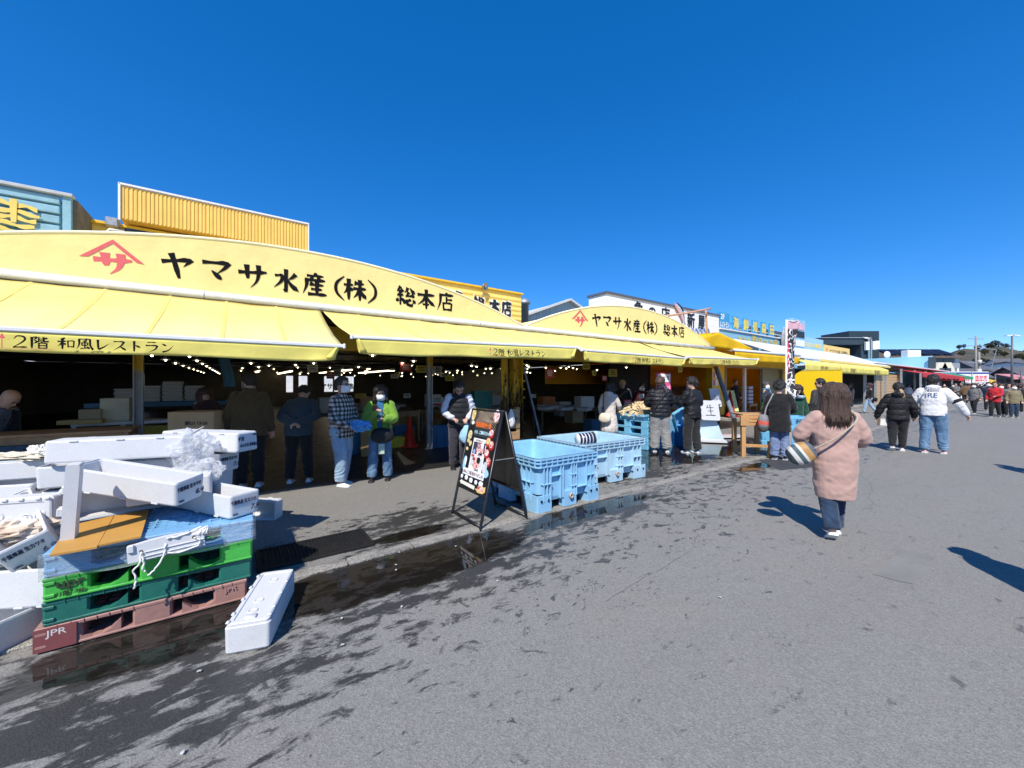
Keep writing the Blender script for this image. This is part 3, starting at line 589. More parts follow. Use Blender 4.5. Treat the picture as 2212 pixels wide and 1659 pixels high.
q = PV(1133, 668, 20); mb = MB(); mb.lathe([(.28, -1.2), (.28, .3), (.38, .32), (.38, .5), (.1, .7)], (q[0], 20, q[1]), 14); mb.build('vent_pipe', STEEL, b, True); rebase(b, Q[2][0], V + 3)
# white fish shop building
b = bld('white_shop_building', 'white panelled shop building with black characters and a painted fish, behind the second arch')
V = 13.; uc, zt = PV(1310.2, 633.4, V); ur = PV(1553, 670, V)[0]
t = NT('white_siding'); w_ = t.n('ShaderNodeTexWave', wave_type='BANDS', bands_direction='Z'); w_.inputs['Scale'].default_value = .314/.45; t.L(t.obj(), w_.inputs[0])
t.col(t.mix(t.math('MULTIPLY', t.ramp(w_.outputs['Fac'], .0, .03, 1, 0), .35), t.mix(t.noise(1.2, 5), (.86, .87, .89, 1), (.92, .925, .93, 1)), (.4, .42, .45, 1))); t.set(Roughness=.5); SID = t.m
mb = MB(); mb.box(((uc + ur)/2, V + .6, (2.9 + zt)/2), (ur - uc, 1.2, zt - 2.9)); w = mb.build('wall', SID, b)
mb = MB(); mb.box(((uc + ur)/2, V + .6, zt + .05), (ur - uc + .15, 1.35, .1)); mb.build('roof_edge', mat('blue_grey_edge', (.10, .12, .18), .5), b)
mb = MB(); q0 = PV(1360, 660, V); mb.box((q0[0], V - .02, zt - 1.5), (.03, .03, 2.4)); mb.box((q0[0] + 4, V - .02, zt - 1.5), (.03, .03, 2.4)); mb.build('downpipe', WHT, b)
for ch, zx0, zx1, zt_, zb_ in (('魚', 868, 1030, 165, 400), ('の', 1110, 1250, 240, 430), ('店', 1340, 1490, 262, 480), ('新', 1795, 1925, 355, 610), ('屋', 1985, 2100, 390, 640)):
    x0, y0 = P2(zx0, zt_, 2300, 1150, 4.424); x1, y1 = P2(zx1, zb_, 2300, 1150, 4.424); q = PV((x0 + x1)/2, y1, V); h = PV((x0 + x1)/2, y0, V)[1] - q[1]
    ww = PV(x1, y1, V)[0] - PV(x0, y1, V)[0]; txt(ch, h*1.08, BLET, w, (q[0], V, q[1] + h*.06), (1, 0, 0), (0, 0, 1), 'sign_letter', h*.035, sx=ww/h*.98, d=.02)
q0 = PV(*P2(1540, 195, 2300, 1150, 4.424), V); q1 = PV(*P2(1710, 590, 2300, 1150, 4.424), V); A, B = Vector((q0[0], 0, q0[1])), Vector((q1[0], 0, q1[1])); d = B - A; n_ = Vector((d.z, 0, -d.x)).normalized()*-1
def fish_o(lo, hi, bow=.16): 
    pr = [(0, .02), (.1, .32), (.3, .46), (.5, .44), (.75, .26), (.88, .10), (1, .30)]
    T = [A + d*t_ + n_*(bow*d.length*sin(pi*t_)) for t_, _ in pr]; k = d.length*.30
    up = [T[i] + n_*k*pr[i][1]*hi for i in range(len(pr))]; dn = [T[i] + n_*k*pr[i][1]*lo for i in range(len(pr))]; return [(p.x, p.z) for p in up + dn[::-1]]
fs = thing('fish_sign', 'painted cut-out fish sign on the white shop wall', 'sign', (0, 0, 0), RZ)
for i, (nm, lo, hi, m) in enumerate((('belly', -.9, -.15, mat('fish_pink', (.75, .42, .50), .4)), ('flank', -.2, .45, mat('fish_silver', (.45, .62, .72), .35)), ('back', .4, 1.0, BLET))):
    mb = MB(); mb.prism(fish_o(lo, hi), (0, V - .1 - i*.004, 0), (1, 0, 0), (0, 0, 1), (0, -.05, 0)); mb.build(nm, m, fs)
rebase(fs, A.x, V)
mb = MB()
for i in range(7):
    q = PV(1478 + i*8.4, 722, V); k = .2; pts = [(q[0] + k*(-1 + .2*j), q[1] + .35*abs(sin(j*.31 + .1))) for j in range(11)]; mb.tube([(a, V - .02, c) for a, c in pts], .06, 5)
mb.build('painted_wave', mat('wave_blue', (.18, .26, .5), .5), w); rebase(b, (uc + ur)/2, V)
# bamboo pole frame lashed above the second arch
BAM = mat('bamboo', (.52, .30, .19), .6, .15, 8)
def pole(lbl, a, c, r, m=BAM, nm='bamboo_pole', cat='pole'):
    a, c = Vector(a), Vector(c); o = thing(nm, lbl, cat, a); mb = MB(); mb.tube([(c - a)*i/8 + Vector((0, 0, -.02*sin(pi*i/8))) for i in range(9)], [r*(1 + .12*(i % 2)) for i in range(9)], 8); mb.build('shaft', m, o, True); return o
def STP(zx, zy, v, x0=2300, y0=1150, s=4.424): q = PV(*P2(zx, zy, x0, y0, s), v); return st(q[0], v, q[1])
pole('slanting thin bamboo pole in front of the black characters on the white shop', STP(1370, 425, 8.6), STP(2205, 285, 8.0), .035)
pole('upright thin bamboo pole standing over the bright yellow tent', STP(2145, 760, 8.2), STP(2118, 300, 8.2), .04)
# bright yellow tent between the arch and the yellow shop
b = bld('yellow_tent', 'bright yellow pitched tarpaulin tent beside the second arched front', 'tent')
V = 7.35; ap, tp_ = PV(1551.7, 717.6, V), PV(1626, 753.5, V); L0 = PV(1500, 726, V)
mb = MB(); mb.slab(lambda a, c: (ap[0] + (tp_[0] - ap[0])*a, V + 5*c, ap[1] + (tp_[1] - ap[1])*a + .03*sin(a*9)*c - .05*sin(pi*a)), 10, 8, (0, 0, -.01))
mb.slab(lambda a, c: (ap[0] - 2.6*a, V + .15 + 5*c, ap[1] - .62*a - .06*sin(pi*a) + .02*sin(c*14)), 10, 8, (0, 0, -.01)); mb.build('roof_cloth', TARP, b, True)
mb = MB(); mb.slab(lambda a, c: (ap[0] - 2.2 + (tp_[0] - ap[0] + 2.2)*a, V - .01 + .05*sin(a*21)*c, (1 - c)*min(ap[1] - .62*max(0, (ap[0] - (ap[0] - 2.2 + (tp_[0] - ap[0] + 2.2)*a))/2.6), ap[1] + (tp_[1] - ap[1])*max(0, (-2.2 + (tp_[0] - ap[0] + 2.2)*a)/(tp_[0] - ap[0]))) + c*2.95), 30, 5, (0, .012, 0)); mb.build('front_cloth', TARP, b, True)
rebase(b, ap[0], V + 2)
# ---- yellow walled shop
X7 = lambda zx, zy: P2(zx, zy, 2780, 1200, 3.568)
b = bld('yellow_shop', 'bright yellow walled shop with a roller shutter and two dark glazed bays'); V = 9.3
def U(zx, v=9.3): return PV(X7(zx, 0)[0], 800, v)[0]
ul, ur = U(40), U(1105); w1, w2, w3, w4, w5 = U(225), U(470), U(492), U(745), U(1030); zh = 2.42; YW = mat('shop_yellow', (.90, .55, .012), .5, .08, 1.5, dirt=.3, dirtc=(.5, .28, .02), ds=1.4)
mb = MB()
for a, c in ((ul, w1), (w5, ur)): mb.box(((a + c)/2, V, 1.55), (c - a, .3, 3.1))
mb.box(((w1 + w5)/2, V, (zh + 3.1)/2), (w5 - w1, .3, 3.1 - zh)); mb.box((ur - .15, V + 4, 1.55), (.3, 8.4, 3.1)); mb.box(((ul + ur)/2, V + 8, 1.55), (ur - ul, .2, 3.1)); wl = mb.build('wall', YW, b)
FRM = mat('window_frame', (.28, .27, .24), .4, metal=.5)
mb = MB(); mb.box(((w1 + w5)/2, V - .16, zh + .03), (w5 - w1, .06, .08)); mb.box((w1, V - .16, zh/2), (.10, .06, zh)); mb.box((w4, V - .16, zh/2), (.14, .08, zh)); mb.box((w5, V - .16, zh/2), (.2, .06, zh)); mb.build('door_frame', FRM, b)
mb = MB(); mb.box(((w2 + w3)/2, V - .2, zh/2), (w3 - w2, .12, zh), .01); mb.build('white_pillar', WHT, b)
t = NT('shutter_slats'); w_ = t.n('ShaderNodeTexWave', wave_type='BANDS', bands_direction='Z'); w_.inputs['Scale'].default_value = .314/.1; t.L(t.obj(), w_.inputs[0]); t.col(t.mix(w_.outputs['Fac'], (.30, .28, .19, 1), (.50, .47, .34, 1))); t.set(Roughness=.5); t.L(t.bump(w_.outputs['Fac'], .03), t.p.inputs['Normal'])
mb = MB(); mb.box(((w4 + w5)/2, V, zh/2), (w5 - w4 - .2, .06, zh)); mb.build('shutter', t.m, b)
mb = MB(); mb.box(((ul + ur)/2, V + 4, 3.13), (ur - ul + .2, 8.6, .06)); mb.build('roof', TARP, b)
mb = MB(); mb.box(((w1 + w4)/2 - 2.5, V + 5, 2.05), (w4 - w1 + 9, .05, .9)); mb.build('glow_screen', cloth('glow_orange_cloth', (.85, .40, .03), .3), b)  # added orange cloth, its colour paints the glow of light through the tarpaulin
mb = MB(); mb.box(((w1 + w4)/2, V + 4.9, 1.4), (w4 - w1 + 4, .1, .12)); mb.box(((w1 + w4)/2, V + 5.1, .7), (w4 - w1 + 4, .06, 1.5)); mb.build('back_counter', WOODD, b)
q = [PV(*X7(z_, y_), 9.1) for z_, y_ in ((105, 940), (175, 1030), (100, 1050), (180, 1140))]
for i, (nm) in enumerate(('poster', 'poster')):
    a, c = q[2*i], q[2*i + 1]; mb = MB(); mb.box(((a[0] + c[0])/2, V - .157, (a[1] + c[1])/2), (c[0] - a[0], .012, abs(a[1] - c[1]))); p_ = mb.build(nm, WLET, b)
    mb = MB(); mb.box(((a[0] + c[0])/2 - .1, V - .166, (a[1] + c[1])/2), ((c[0] - a[0])*.35, .006, abs(a[1] - c[1])*.9)); mb.build('red_stripe', REDP, p_)
rebase(b, (ul + ur)/2, V)
# bright yellow awning in front of it and its eave
o = thing('shop_awning', 'bright yellow awning with a white roll bar along the front of the yellow walled shop', 'awning', (0, 0, 0), RZ); V = 7.2
a0, c0 = PV(*X7(400, 635), V), PV(*X7(1315, 742), V)
mb = MB(); mb.slab(lambda a, c: (a0[0] + (c0[0] - a0[0])*a, V + 2.0*c, a0[1] - .04 + .3*c - .04*sin(pi*c)), 20, 4, (0, 0, -.008)); mb.build('canopy', TARP, o, True)
mb = MB(); mb.slab(lambda a, c: (a0[0] + (c0[0] - a0[0])*a, V - .02 + .03*sin(a*40)*c, a0[1] - .05 - (.30 + .1*(1 - a))*c), 60, 4, (0, .006, 0)); mb.build('valance', TARP, o, True)
mb = MB(); mb.rod((a0[0] - .05, V, a0[1]), (c0[0], V, a0[1] + .05), .055, 10); mb.build('roll_bar', WHT, o, True)
rebase(o, a0[0] + 3, V)
# leaning grey beam
q0, q1 = PV(*X7(170, 870), 8.6), PV(*X7(400, 1600), 7.9)
pole('grey painted beam leaning against the yellow pillar of the shop', st(q1[0], 7.9, .04), st(q0[0], 8.7, q0[1]), .09, mat('beam_grey', (.17, .21, .26), .5, .15, 5), 'leaning_beam', 'beam')
# ---- blue restaurant buildings
b = bld('blue_restaurant', 'light blue two storey seafood restaurant with white edged character boards on its roof'); V = 13.
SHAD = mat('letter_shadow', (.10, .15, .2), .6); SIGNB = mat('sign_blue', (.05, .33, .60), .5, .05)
def Q7(zx, zy, v=13.): return PV(*X7(zx, zy), v)
ul, ur = Q7(190, 340)[0], Q7(1290, 480)[0]; zt = Q7(190, 340)[1]
mb = MB(); mb.box(((ul + ur)/2, V + 4, zt/2), (ur - ul, 8, zt)); w = mb.build('wall', LBLUE, b)
mb = MB(); mb.box(((ul + ur)/2, V - .02, zt + .04), (ur - ul + .1, .15, .09)); mb.build('coping', WHT, b)
a, c = Q7(190, 100), Q7(340, 340); mb = MB(); mb.box(((a[0] + c[0])/2, V + .1, (zt + a[1])/2 + .05), (c[0] - a[0], .12, a[1] - zt), .01); sb = mb.build('floor_sign', SIGNB, b)
H = a[1] - zt; W_ = c[0] - a[0]; txt('2F', H*.44, WLET, sb, (a[0] + W_*.32, V + .03, zt + H*.62), (1, 0, 0), (0, 0, 1), 'lettering', H*.02); txt('レストラン', H*.40, WLET, sb, ((a[0] + c[0])/2, V + .03, zt + H*.16), (1, 0, 0), (0, 0, 1), 'lettering', H*.015, sx=W_/H*.43)
for ch, za, zb_, yt, yb in (('海', 400, 480, 150, 350), ('鮮', 540, 622, 180, 375), ('処', 672, 745, 205, 400), ('森', 797, 865, 232, 415), ('田', 910, 978, 258, 440)):
    a, c = Q7(za, yt), Q7(zb_, yb); x, ww = (a[0] + c[0])/2, c[0] - a[0]; z1 = a[1]; z0 = zt + .1; mb = MB(); mb.box((x, V + .15, (z0 + z1)/2), (ww, .08, z1 - z0), .01); cb = mb.build('character_board', SIGNB, b)
    h = z1 - z0; txt(ch, h*.82, YLET, cb, (x, V + .1, z0 + h*.22), (1, 0, 0), (0, 0, 1), 'sign_letter', h*.035, sx=ww/h*1.15, d=.01); mb = MB(); mb.rod((x, V + .2, z0 + h*.6), (x - .6, V + 1.6, z0), .03, 5); mb.build('stay', STEEL, cb)
for i, (ch, zx, zy, zw, zh_) in enumerate((('魚', 468, 500, 44, 60), ('問', 530, 510, 40, 55), ('屋', 586, 520, 40, 52), ('㈱', 672, 520, 60, 95), ('森', 755, 535, 55, 80), ('田', 830, 555, 50, 60), ('水', 905, 560, 55, 78), ('産', 972, 572, 50, 85))):
    q = Q7(zx, zy); s_ = Q7(zx, zy - zh_)[1] - q[1]; wd = Q7(zx + zw/2, zy)[0] - Q7(zx - zw/2, zy)[0]
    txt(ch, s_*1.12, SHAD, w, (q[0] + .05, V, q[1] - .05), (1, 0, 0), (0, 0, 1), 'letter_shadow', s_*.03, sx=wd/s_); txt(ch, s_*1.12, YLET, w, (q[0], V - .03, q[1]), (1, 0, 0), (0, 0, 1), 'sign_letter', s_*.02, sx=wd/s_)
for za, zb_, yt, yb in ((525, 730, 545, 600), (765, 945, 570, 622), (975, 1110, 592, 640)):
    a, c = Q7(za, yt), Q7(zb_, yb); z = Q7(za, yt)[1]; mb = MB(); mb.box(((a[0] + c[0])/2, V - .03, z - .4), (c[0] - a[0], .06, .75)); f = mb.build('window', FRM, b); mb = MB(); mb.box(((a[0] + c[0])/2, V - .07, z - .4), (c[0] - a[0] - .2, .03, .6)); mb.build('pane', GLASSD, f)
a, c = Q7(560, 380, 16), Q7(1115, 270, 16)
mb = MB(); mb.box(((a[0] + c[0])/2 + 1.5, 18, 4.6), (c[0] - a[0] + 1, 4, 4.6)); mb.build('rear_room', mat('dark_shed', (.07, .075, .085), .7, .2, 2), b)
mb = MB(); mb.slab(lambda p, r_: (a[0] + (c[0] + 2.5 - a[0])*p, 15.6 + 5*r_, Q7(620, 350, 15.6)[1] + .9*r_ + .05*sin(p*120)), 60, 2, (0, 0, -.06)); mb.build('rear_roof', mat('grey_sheet', (.38, .39, .40), .5), b)
a, c = Q7(1120, 200), Q7(1290, 650); mb = MB(); mb.box(((a[0] + c[0])/2, V - .3, (2.9 + a[1])/2), (c[0] - a[0], .5, a[1] - 2.9), .02); tw = mb.build('sign_tower', LBLUE, b)
for k, (m, z) in enumerate(((mat('photo_pink', (.7, .42, .48), .5, .3, 3), .86), (BLET, .70), (WLET, .52), (mat('photo_green', (.12, .3, .2), .5, .3, 4), .36), (BLET, .2))):
    hh = a[1] - 2.9; mb = MB(); mb.box(((a[0] + c[0])/2 + .1, V - .57, 2.9 + hh*z), ((c[0] - a[0])*.7, .03, hh*.13)); mb.build('sign_panel', m, tw)
mb = MB(); q = Q7(1065, 500); mb.ell((q[0], V - .25, q[1]), (.75, .2, 1.0), 12, 8, f=lambda p: Vector((p.x*(1 + .25*noise.noise(p*2.2)), p.y, p.z*(1 + .25*noise.noise(p*2.5 + Vector((3, 0, 0))))))); mb.build('fish_relief', mat('fish_grey', (.30, .31, .33), .5, .3, 3), b, True)
rebase(b, (ul + ur)/2, V)
b = bld('blue_sushi_shop', 'smaller light blue shop with a row of white edged yellow letters, beyond the restaurant')
ul, ur = Q7(1292, 430)[0], Q7(1650, 490)[0]; zt = Q7(1300, 430)[1]
mb = MB(); mb.box(((ul + ur)/2, V + 4, zt/2), (ur - ul - .1, 8, zt)); w = mb.build('wall', mat('pale_blue_paint', (.33, .56, .72), .5, .06, 2), b)
q = Q7(1345, 572); q2 = Q7(1615, 605); s_ = Q7(1345, 500)[1] - q[1]; tx = '海鮮とれたて寿司処'
for m, bo, dd in ((WLET, .10, 0), (YLET, .04, -.02)): txt(tx, s_*.9, m, w, ((q[0] + q2[0])/2, V + dd, q[1] - .0), (1, 0, 0), (0, 0, 1), 'lettering', s_*bo, sx=(q2[0] - q[0])/(s_*.9*len(tx)))
mb = MB(); q3 = Q7(1328, 530); mb.lathe([(.45, 0), (.45, .04)], n=16); e = mb.build('round_emblem', WLET, w); e.location = (q3[0], V - .03, q3[1]); e.rotation_euler = (R(90), 0, 0)
for za, zb_, yt in ((1330, 1420, 635), (1485, 1610, 655)):
    a, c = Q7(za, yt), Q7(zb_, yt); mb = MB(); mb.box(((a[0] + c[0])/2, V - .03, a[1] - .35), (c[0] - a[0], .06, .65)); mb.build('window', GLASSD, b)
a = Q7(1450, 655); mb = MB(); mb.box((a[0], V - .3, a[1] - .35), (1.1, .5, .8), .03); mb.build('outdoor_unit', WHT, b); rebase(b, (ul + ur)/2, V)
b = bld('yellow_sign_building', 'small yellow fronted restaurant with a red roof emblem, before the dark grey building')
ul, ur = Q7(1655, 560)[0], Q7(2020, 620)[0]; zt = Q7(1655, 558)[1]
mb = MB(); mb.box(((ul + ur)/2, V + 3, zt/2), (ur - ul - .1, 6, zt)); w = mb.build('wall', mat('sign_yellow', (.80, .56, .16), .5, .04), b)
q = Q7(1735, 665); q2 = Q7(2005, 705); s_ = Q7(1735, 610)[1] - q[1]; txt('ヤマサ水産 石橋寿し', s_*.95, BLET, w, ((q[0] + q2[0])/2, V, q[1]), (1, 0, 0), (0, 0, 1), 'lettering', s_*.02, sx=(q2[0] - q[0])/(s_*.95*9.3))
q = Q7(1695, 660); k = Q7(1695, 600)[1] - q[1]; mb = MB()
for s in (-1, 1): mb.poly([(q[0] + s*k*.75, V - .02, q[1] + k*.4), (q[0], V - .02, q[1] + k), (q[0], V - .02, q[1] + k*.85), (q[0] + s*k*.55, V - .02, q[1] + k*.4)])
mb.build('roof_emblem', REDP, w, fix=False); brush('サ', REDP, w, [q[0] - k*.4], q[1] - .05, k*.75, (0, V - .02, 0), (1, 0, 0), (0, 0, 1), 'emblem_letter', fat=1.6)
for i in range(5):
    a = Q7(1690 + i*62, 735); mb = MB(); mb.box((a[0], V - .03, a[1] - .3), (.9, .06, 1.2)); mb.build('window', GLASSD if i % 2 else WLET, b)
rebase(b, (ul + ur)/2, V)
# dark grey modern building
X8 = lambda zx, zy: P2(zx, zy, 3300, 1280, 3.022)
def Q8(zx, zy, v): return PV(*X8(zx, zy), v)
b = thing('dark_building', 'dark slate grey modern building with a taller block at its right end', 'building', AT(1835, 60)); b.location = (0, 0, 0); SL = mat('slate_panel', (.030, .045, .058), .5, .12, 2)
x0, x1, Y = AT(1770, 60).x, AT(1880, 60).x, 60; zt = 1.6 + 99/F_*60
mb = MB(); mb.box(((x0 + x1)/2, Y + 4, zt - .5), (x1 - x0, 8, 1.0)); mb.box((x1 - .7, Y + 4, zt/2 - .5), (1.4, 7.9, zt - 1.0)); mb.box(((x0 + x1)/2 - .3, Y + 6, zt/2 - .5), (x1 - x0 - .8, 4, zt - 1.02)); mb.build('wall', SL, b)
mb = MB(); mb.box(((x0 + x1)/2, Y + 3.9, zt + .06), (x1 - x0 + .1, 8.2, .1)); mb.build('roof_edge', STEEL, b)
xa, xb = AT(1834, 66).x, AT(1899, 66).x; z2 = 1.6 + 114.5/F_*66; mb = MB(); mb.box(((xa + xb)/2, 69, z2/2), (xb - xa, 6, z2)); mb.build('tower_block', mat('slate_tower', (.022, .04, .05), .5, .1, 2), b)
a, c = AT(1834, Y + 3.9), AT(1852, Y + 3.9); zc = 1.6 + (829.5 - 763)/F_*(Y + 3.9); mb = MB(); mb.box(((a.x + c.x)/2, Y + 3.95, zc), (c.x - a.x + .2, .1, 2.0)); wf = mb.build('window', FRM, b); mb = MB(); mb.box(((a.x + c.x)/2, Y + 3.86, zc), (c.x - a.x, .08, 1.7)); mb.build('blind', mat('tan_blind', (.62, .48, .26), .7), wf)
mb = MB()
for px in (1876, 1881): a = AT(px, Y - .2); mb.tube([(a.x - .8, Y - .1, zt + .1), (a.x, Y - .25, zt - .2), (a.x, Y - .25, 2.)], .13, 8)
mb.build('duct', STEEL, b, True)
for px, py in ((1872, 748), (1887, 747), (1894, 746)): a = AT(px, Y - .3); z = 1.6 + (829.5 - py)/F_*Y; mb = MB(); mb.box((a.x, Y - .35, z), (.5, .4, 1.3), .04); mb.build('wall_unit', WHT, b)
# long white eave of the market row, stall fronts under it
b = bld('market_row_roof', 'long white sloping eave running along the row of stalls beyond the yellow shop', 'canopy')
e0, e1 = PV(*X7(630, 640), 7.4), PV(*X8(560, 500), 7.4); uA, uB = e0[0], e1[0] + 1
mb = MB(); mb.slab(lambda p, r_: (uA + 3.5 + (uB - uA - 3.5)*p, 7.3 + 2.4*r_, 2.98 + 1.0*r_), 10, 2, (0, 0, -.07)); mb.build('roof', WHT, b)
mb = MB(); mb.box(((uA + uB)/2 + 4, 7.3, 2.9), (uB - uA - 8, .05, .12)); mb.build('eave_trim', AWN, b)
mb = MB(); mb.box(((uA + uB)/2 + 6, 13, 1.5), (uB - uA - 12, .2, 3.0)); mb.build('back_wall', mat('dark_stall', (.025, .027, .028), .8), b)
for i in range(7):
    u = 30 + i*5.6; mb = MB(); mb.box((u, 7.55, 1.45), (.14, .14, 2.9)); mb.build('post', STEEL, b)
rebase(b, (uA + uB)/2, 9)
for i, (za, zb_, lb) in enumerate(((1395, 1885, 'small faded yellow awning nearest the striped banner, under the white eave'), (1890, 2210, 'small faded yellow awning in the middle under the white eave'), (2215, 2560, 'small faded yellow awning at the far end, next to the red awning'))):
    a, c = PV(*X7(za, 815), 6.9), PV(*X7(zb_, 880), 6.9); o = thing('stall_awning', lb, 'awning', (0, 0, 0), RZ, 'small awnings along the market row'); z = 2.62
    mb = MB(); mb.slab(lambda p, r_: (a[0] + (c[0] - a[0])*p, 6.9 + .45*r_, z + .22*r_), 14, 3, (0, 0, -.01)); mb.build('canopy', AWN, o)
    mb = MB(); mb.slab(lambda p, r_: (a[0] + (c[0] - a[0])*p, 6.88 + .03*sin(p*30)*r_, z - .42*r_), 30, 3, (0, .01, 0)); vl = mb.build('valance', AWNV, o, True)
    for s in (0, 1): mb = MB(); mb.box((a[0] + (c[0] - a[0])*(.42 + .12*s), 6.85, z - .2), ((c[0] - a[0])*.08, .012, .2)); mb.build('printed_mark', mat('print_brown', (.35, .28, .08), .7), vl)
    rebase(o, a[0], 6.9)
# yellow end panel
k_ = .70; o = thing('standing_board', 'large plain yellow board standing across the walkway, rounded at one corner', 'board', st(28.0*k_, 8.1*k_, 0), RZ)
mb = MB(); zb, zt = 1.6 - 1.16*k_, 1.6 + .80*k_; w_ = 1.18*k_; pts = [(-w_, zb), (w_, zb), (w_, zt - .34), (w_ - .10, zt - .12), (w_ - .25, zt - .02), (-w_, zt)]
mb.prism(pts, (0, 0, 0), (0, 1, 0), (0, 0, 1), (.05, 0, 0)); mb.build('board', mat('panel_yellow', (.90, .60, .012), .4, .03, 1), o)
mb = MB(); mb.box((.025, -.15, zt + .012), (.07, 2*w_ - .3, .03)); mb.build('top_rail', mat('panel_edge', (.6, .42, .05), .5), o)
for s in (-1, 1): mb = MB(); mb.box((.03, s*w_*.85, zb/2), (.05, .06, zb)); mb.build('leg', MATS['panel_edge'], o)
# wooden partition
o = thing('wooden_partition', 'pale planked wooden partition standing between the stall posts', 'partition', st(44, 7.7, 0), RZ)
t = NT('pale_planks'); w_ = t.n('ShaderNodeTexWave', wave_type='BANDS', bands_direction='Z'); w_.inputs['Scale'].default_value = .314/.24; t.L(t.obj(), w_.inputs[0]); t.col(t.mix(t.ramp(w_.outputs['Fac'], 0, .08, .8, 0), t.mix(t.noise(2, 6, .6, t.scale(.4, .4, 4)), (.48, .30, .14, 1), (.66, .46, .25, 1)), (.2, .12, .05, 1)))
mb = MB(); mb.box((0, .2, 1.2), (7.6, .1, 2.4)); mb.build('planks', t.m, o); mb = MB()
for x in (-3.85, 3.85): mb = MB(); mb.box((x, .2, 1.3), (.12, .14, 2.6)); mb.build('post', STEEL, o)
# ---- far end: red awning stalls, blue wall, solar house, trucks
o = thing('red_awning', 'long red awning over the dark stall at the far end of the row', 'awning', (0, 0, 0), RZ); RED = cloth('red_awning_cloth', (.62, .06, .07), .2, stain=0)
a, c = PV(*X8(575, 530), 8.5), PV(*X8(1190, 590), 8.5)
mb = MB(); mb.slab(lambda p, r_: (a[0] + 12*p*1.0 + (c[0] - a[0] - 12)*p, 8.5 - 2.2*r_, 3.05 - .55*r_), 12, 4, (0, 0, -.02)); mb.build('canopy', RED, o)
mb = MB(); mb.slab(lambda p, r_: (a[0] + (c[0] - a[0])*p, 6.28, 2.5 - .35*r_ + .05*sin(p*50)*r_), 60, 2, (0, .01, 0)); mb.build('valance', RED, o)
for p in (0, .33, .66, 1): mb = MB(); mb.box((a[0] + (c[0] - a[0])*p, 6.4, 1.25), (.12, .12, 2.5)); mb.build('post', STEEL, o)
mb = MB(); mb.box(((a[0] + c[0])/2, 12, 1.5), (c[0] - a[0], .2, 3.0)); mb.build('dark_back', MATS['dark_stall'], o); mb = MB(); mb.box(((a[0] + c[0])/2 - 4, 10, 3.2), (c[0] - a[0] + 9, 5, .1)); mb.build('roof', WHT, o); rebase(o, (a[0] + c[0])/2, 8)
b = thing('blue_warehouse', 'plain sky blue warehouse wall above the red awning', 'building')
def A8(zx, zy, Y): x, y = X8(zx, zy); return Vector(((x - CX)/F_*Y, Y, 1.6 + (CY - y)/F_*Y))
WB = mat('warehouse_blue', (.30, .60, .76), .55, .07, .6); p, q = A8(100, 400, 58), A8(1125, 366, 50); p.z = q.z; 
mb = MB(); mb.prism([(p.x, p.y), (q.x, q.y), (q.x*1.1 - .3, q.y*1.1), (p.x*1.1, p.y*1.1)], (0, 0, 0), (1, 0, 0), (0, 1, 0), (0, 0, q.z)); mb.build('wall', WB, b)
a = A8(1108, 450, 50.1); mb = MB(); mb.box((a.x, 50.0, a.z), (.9, .1, 1.5)); mb.build('window', GLASSD, b); a = A8(958, 352, 52); mb = MB(); mb.box((a.x, 53, a.z + .1), (1.8, 1, 1.1), .05); mb.build('roof_unit', WHT, b)
mb = MB(); a = A8(583, 352, 56); mb.ell((a.x, 56, a.z), (.5, .15, .5), 12, 8); mb.build('dish_antenna', WHT, b, True)
b = thing('solar_house', 'white two storey house with rows of solar panels on its brown roof', 'house'); Y = 74.
p0, p1 = A8(1128, 380, Y), A8(1440, 400, Y); z1 = A8(1300, 375, Y).z; HW = mat('house_white', (.70, .70, .68), .6, .06, 1)
mb = MB(); mb.box(((p0.x + p1.x)/2 - 7, Y + 4, z1/2), (p1.x - p0.x + 14, 8, z1)); mb.build('wall', HW, b)
rz_ = A8(1420, 292, Y + 4).z; pl = A8(380, 385, Y).x; pr = p1.x + .6
mb = MB(); mb.slab(lambda p, r_: (pl + (pr - pl)*p, Y - .8 + 4.8*r_, z1 - .1 + (rz_ - z1)*r_), 2, 2, (0, 0, -.25)); mb.slab(lambda p, r_: (pl + (pr - pl)*p, Y + 4 + 4.8*r_, rz_ - (rz_ - z1)*r_), 2, 2, (0, 0, -.25)); mb.build('roof', mat('brown_tile', (.10, .075, .06), .7, .2, 1), b)
mb = MB(); mb.prism([(Y, z1 - .2), (Y + 8, z1 - .2), (Y + 4, rz_ - .2)], (pr - .7, 0, 0), (0, 1, 0), (0, 0, 1), (-.3, 0, 0)); mb.build('gable', HW, b)
SOL = mat('solar_cell', (.012, .016, .035), .5, .15, 1, spec=.2)
for za in (600, 730, 860, 1005, 1130, 1260):
    x0, x1 = A8(za + 6, 0, Y).x, A8(za + 122, 0, Y).x; mb = MB(); mb.slab(lambda p, r_: (x0 + (x1 - x0)*p + .8*r_, Y - .2 + 3.6*r_, z1 + .25 + (rz_ - z1)*.83*(r_*.9 + .1)), 1, 1, (0, 0, .06)); mb.build('solar_panel', SOL, b)
for za, zb_ in ((1135, 1240), (1250, 1380)): 
    x0, x1 = A8(za, 0, Y).x, A8(zb_, 0, Y).x; zz = A8(0, 435, Y).z; mb = MB(); mb.box(((x0 + x1)/2, Y - .05, zz), (x1 - x0, .1, 2.3)); mb.build('window', GLASSD, b); mb = MB(); mb.box(((x0 + x1)/2, Y - .6, zz - .8), (x1 - x0 + .8, .06, 1.0)); mb.build('balcony_rail', STEEL, b)
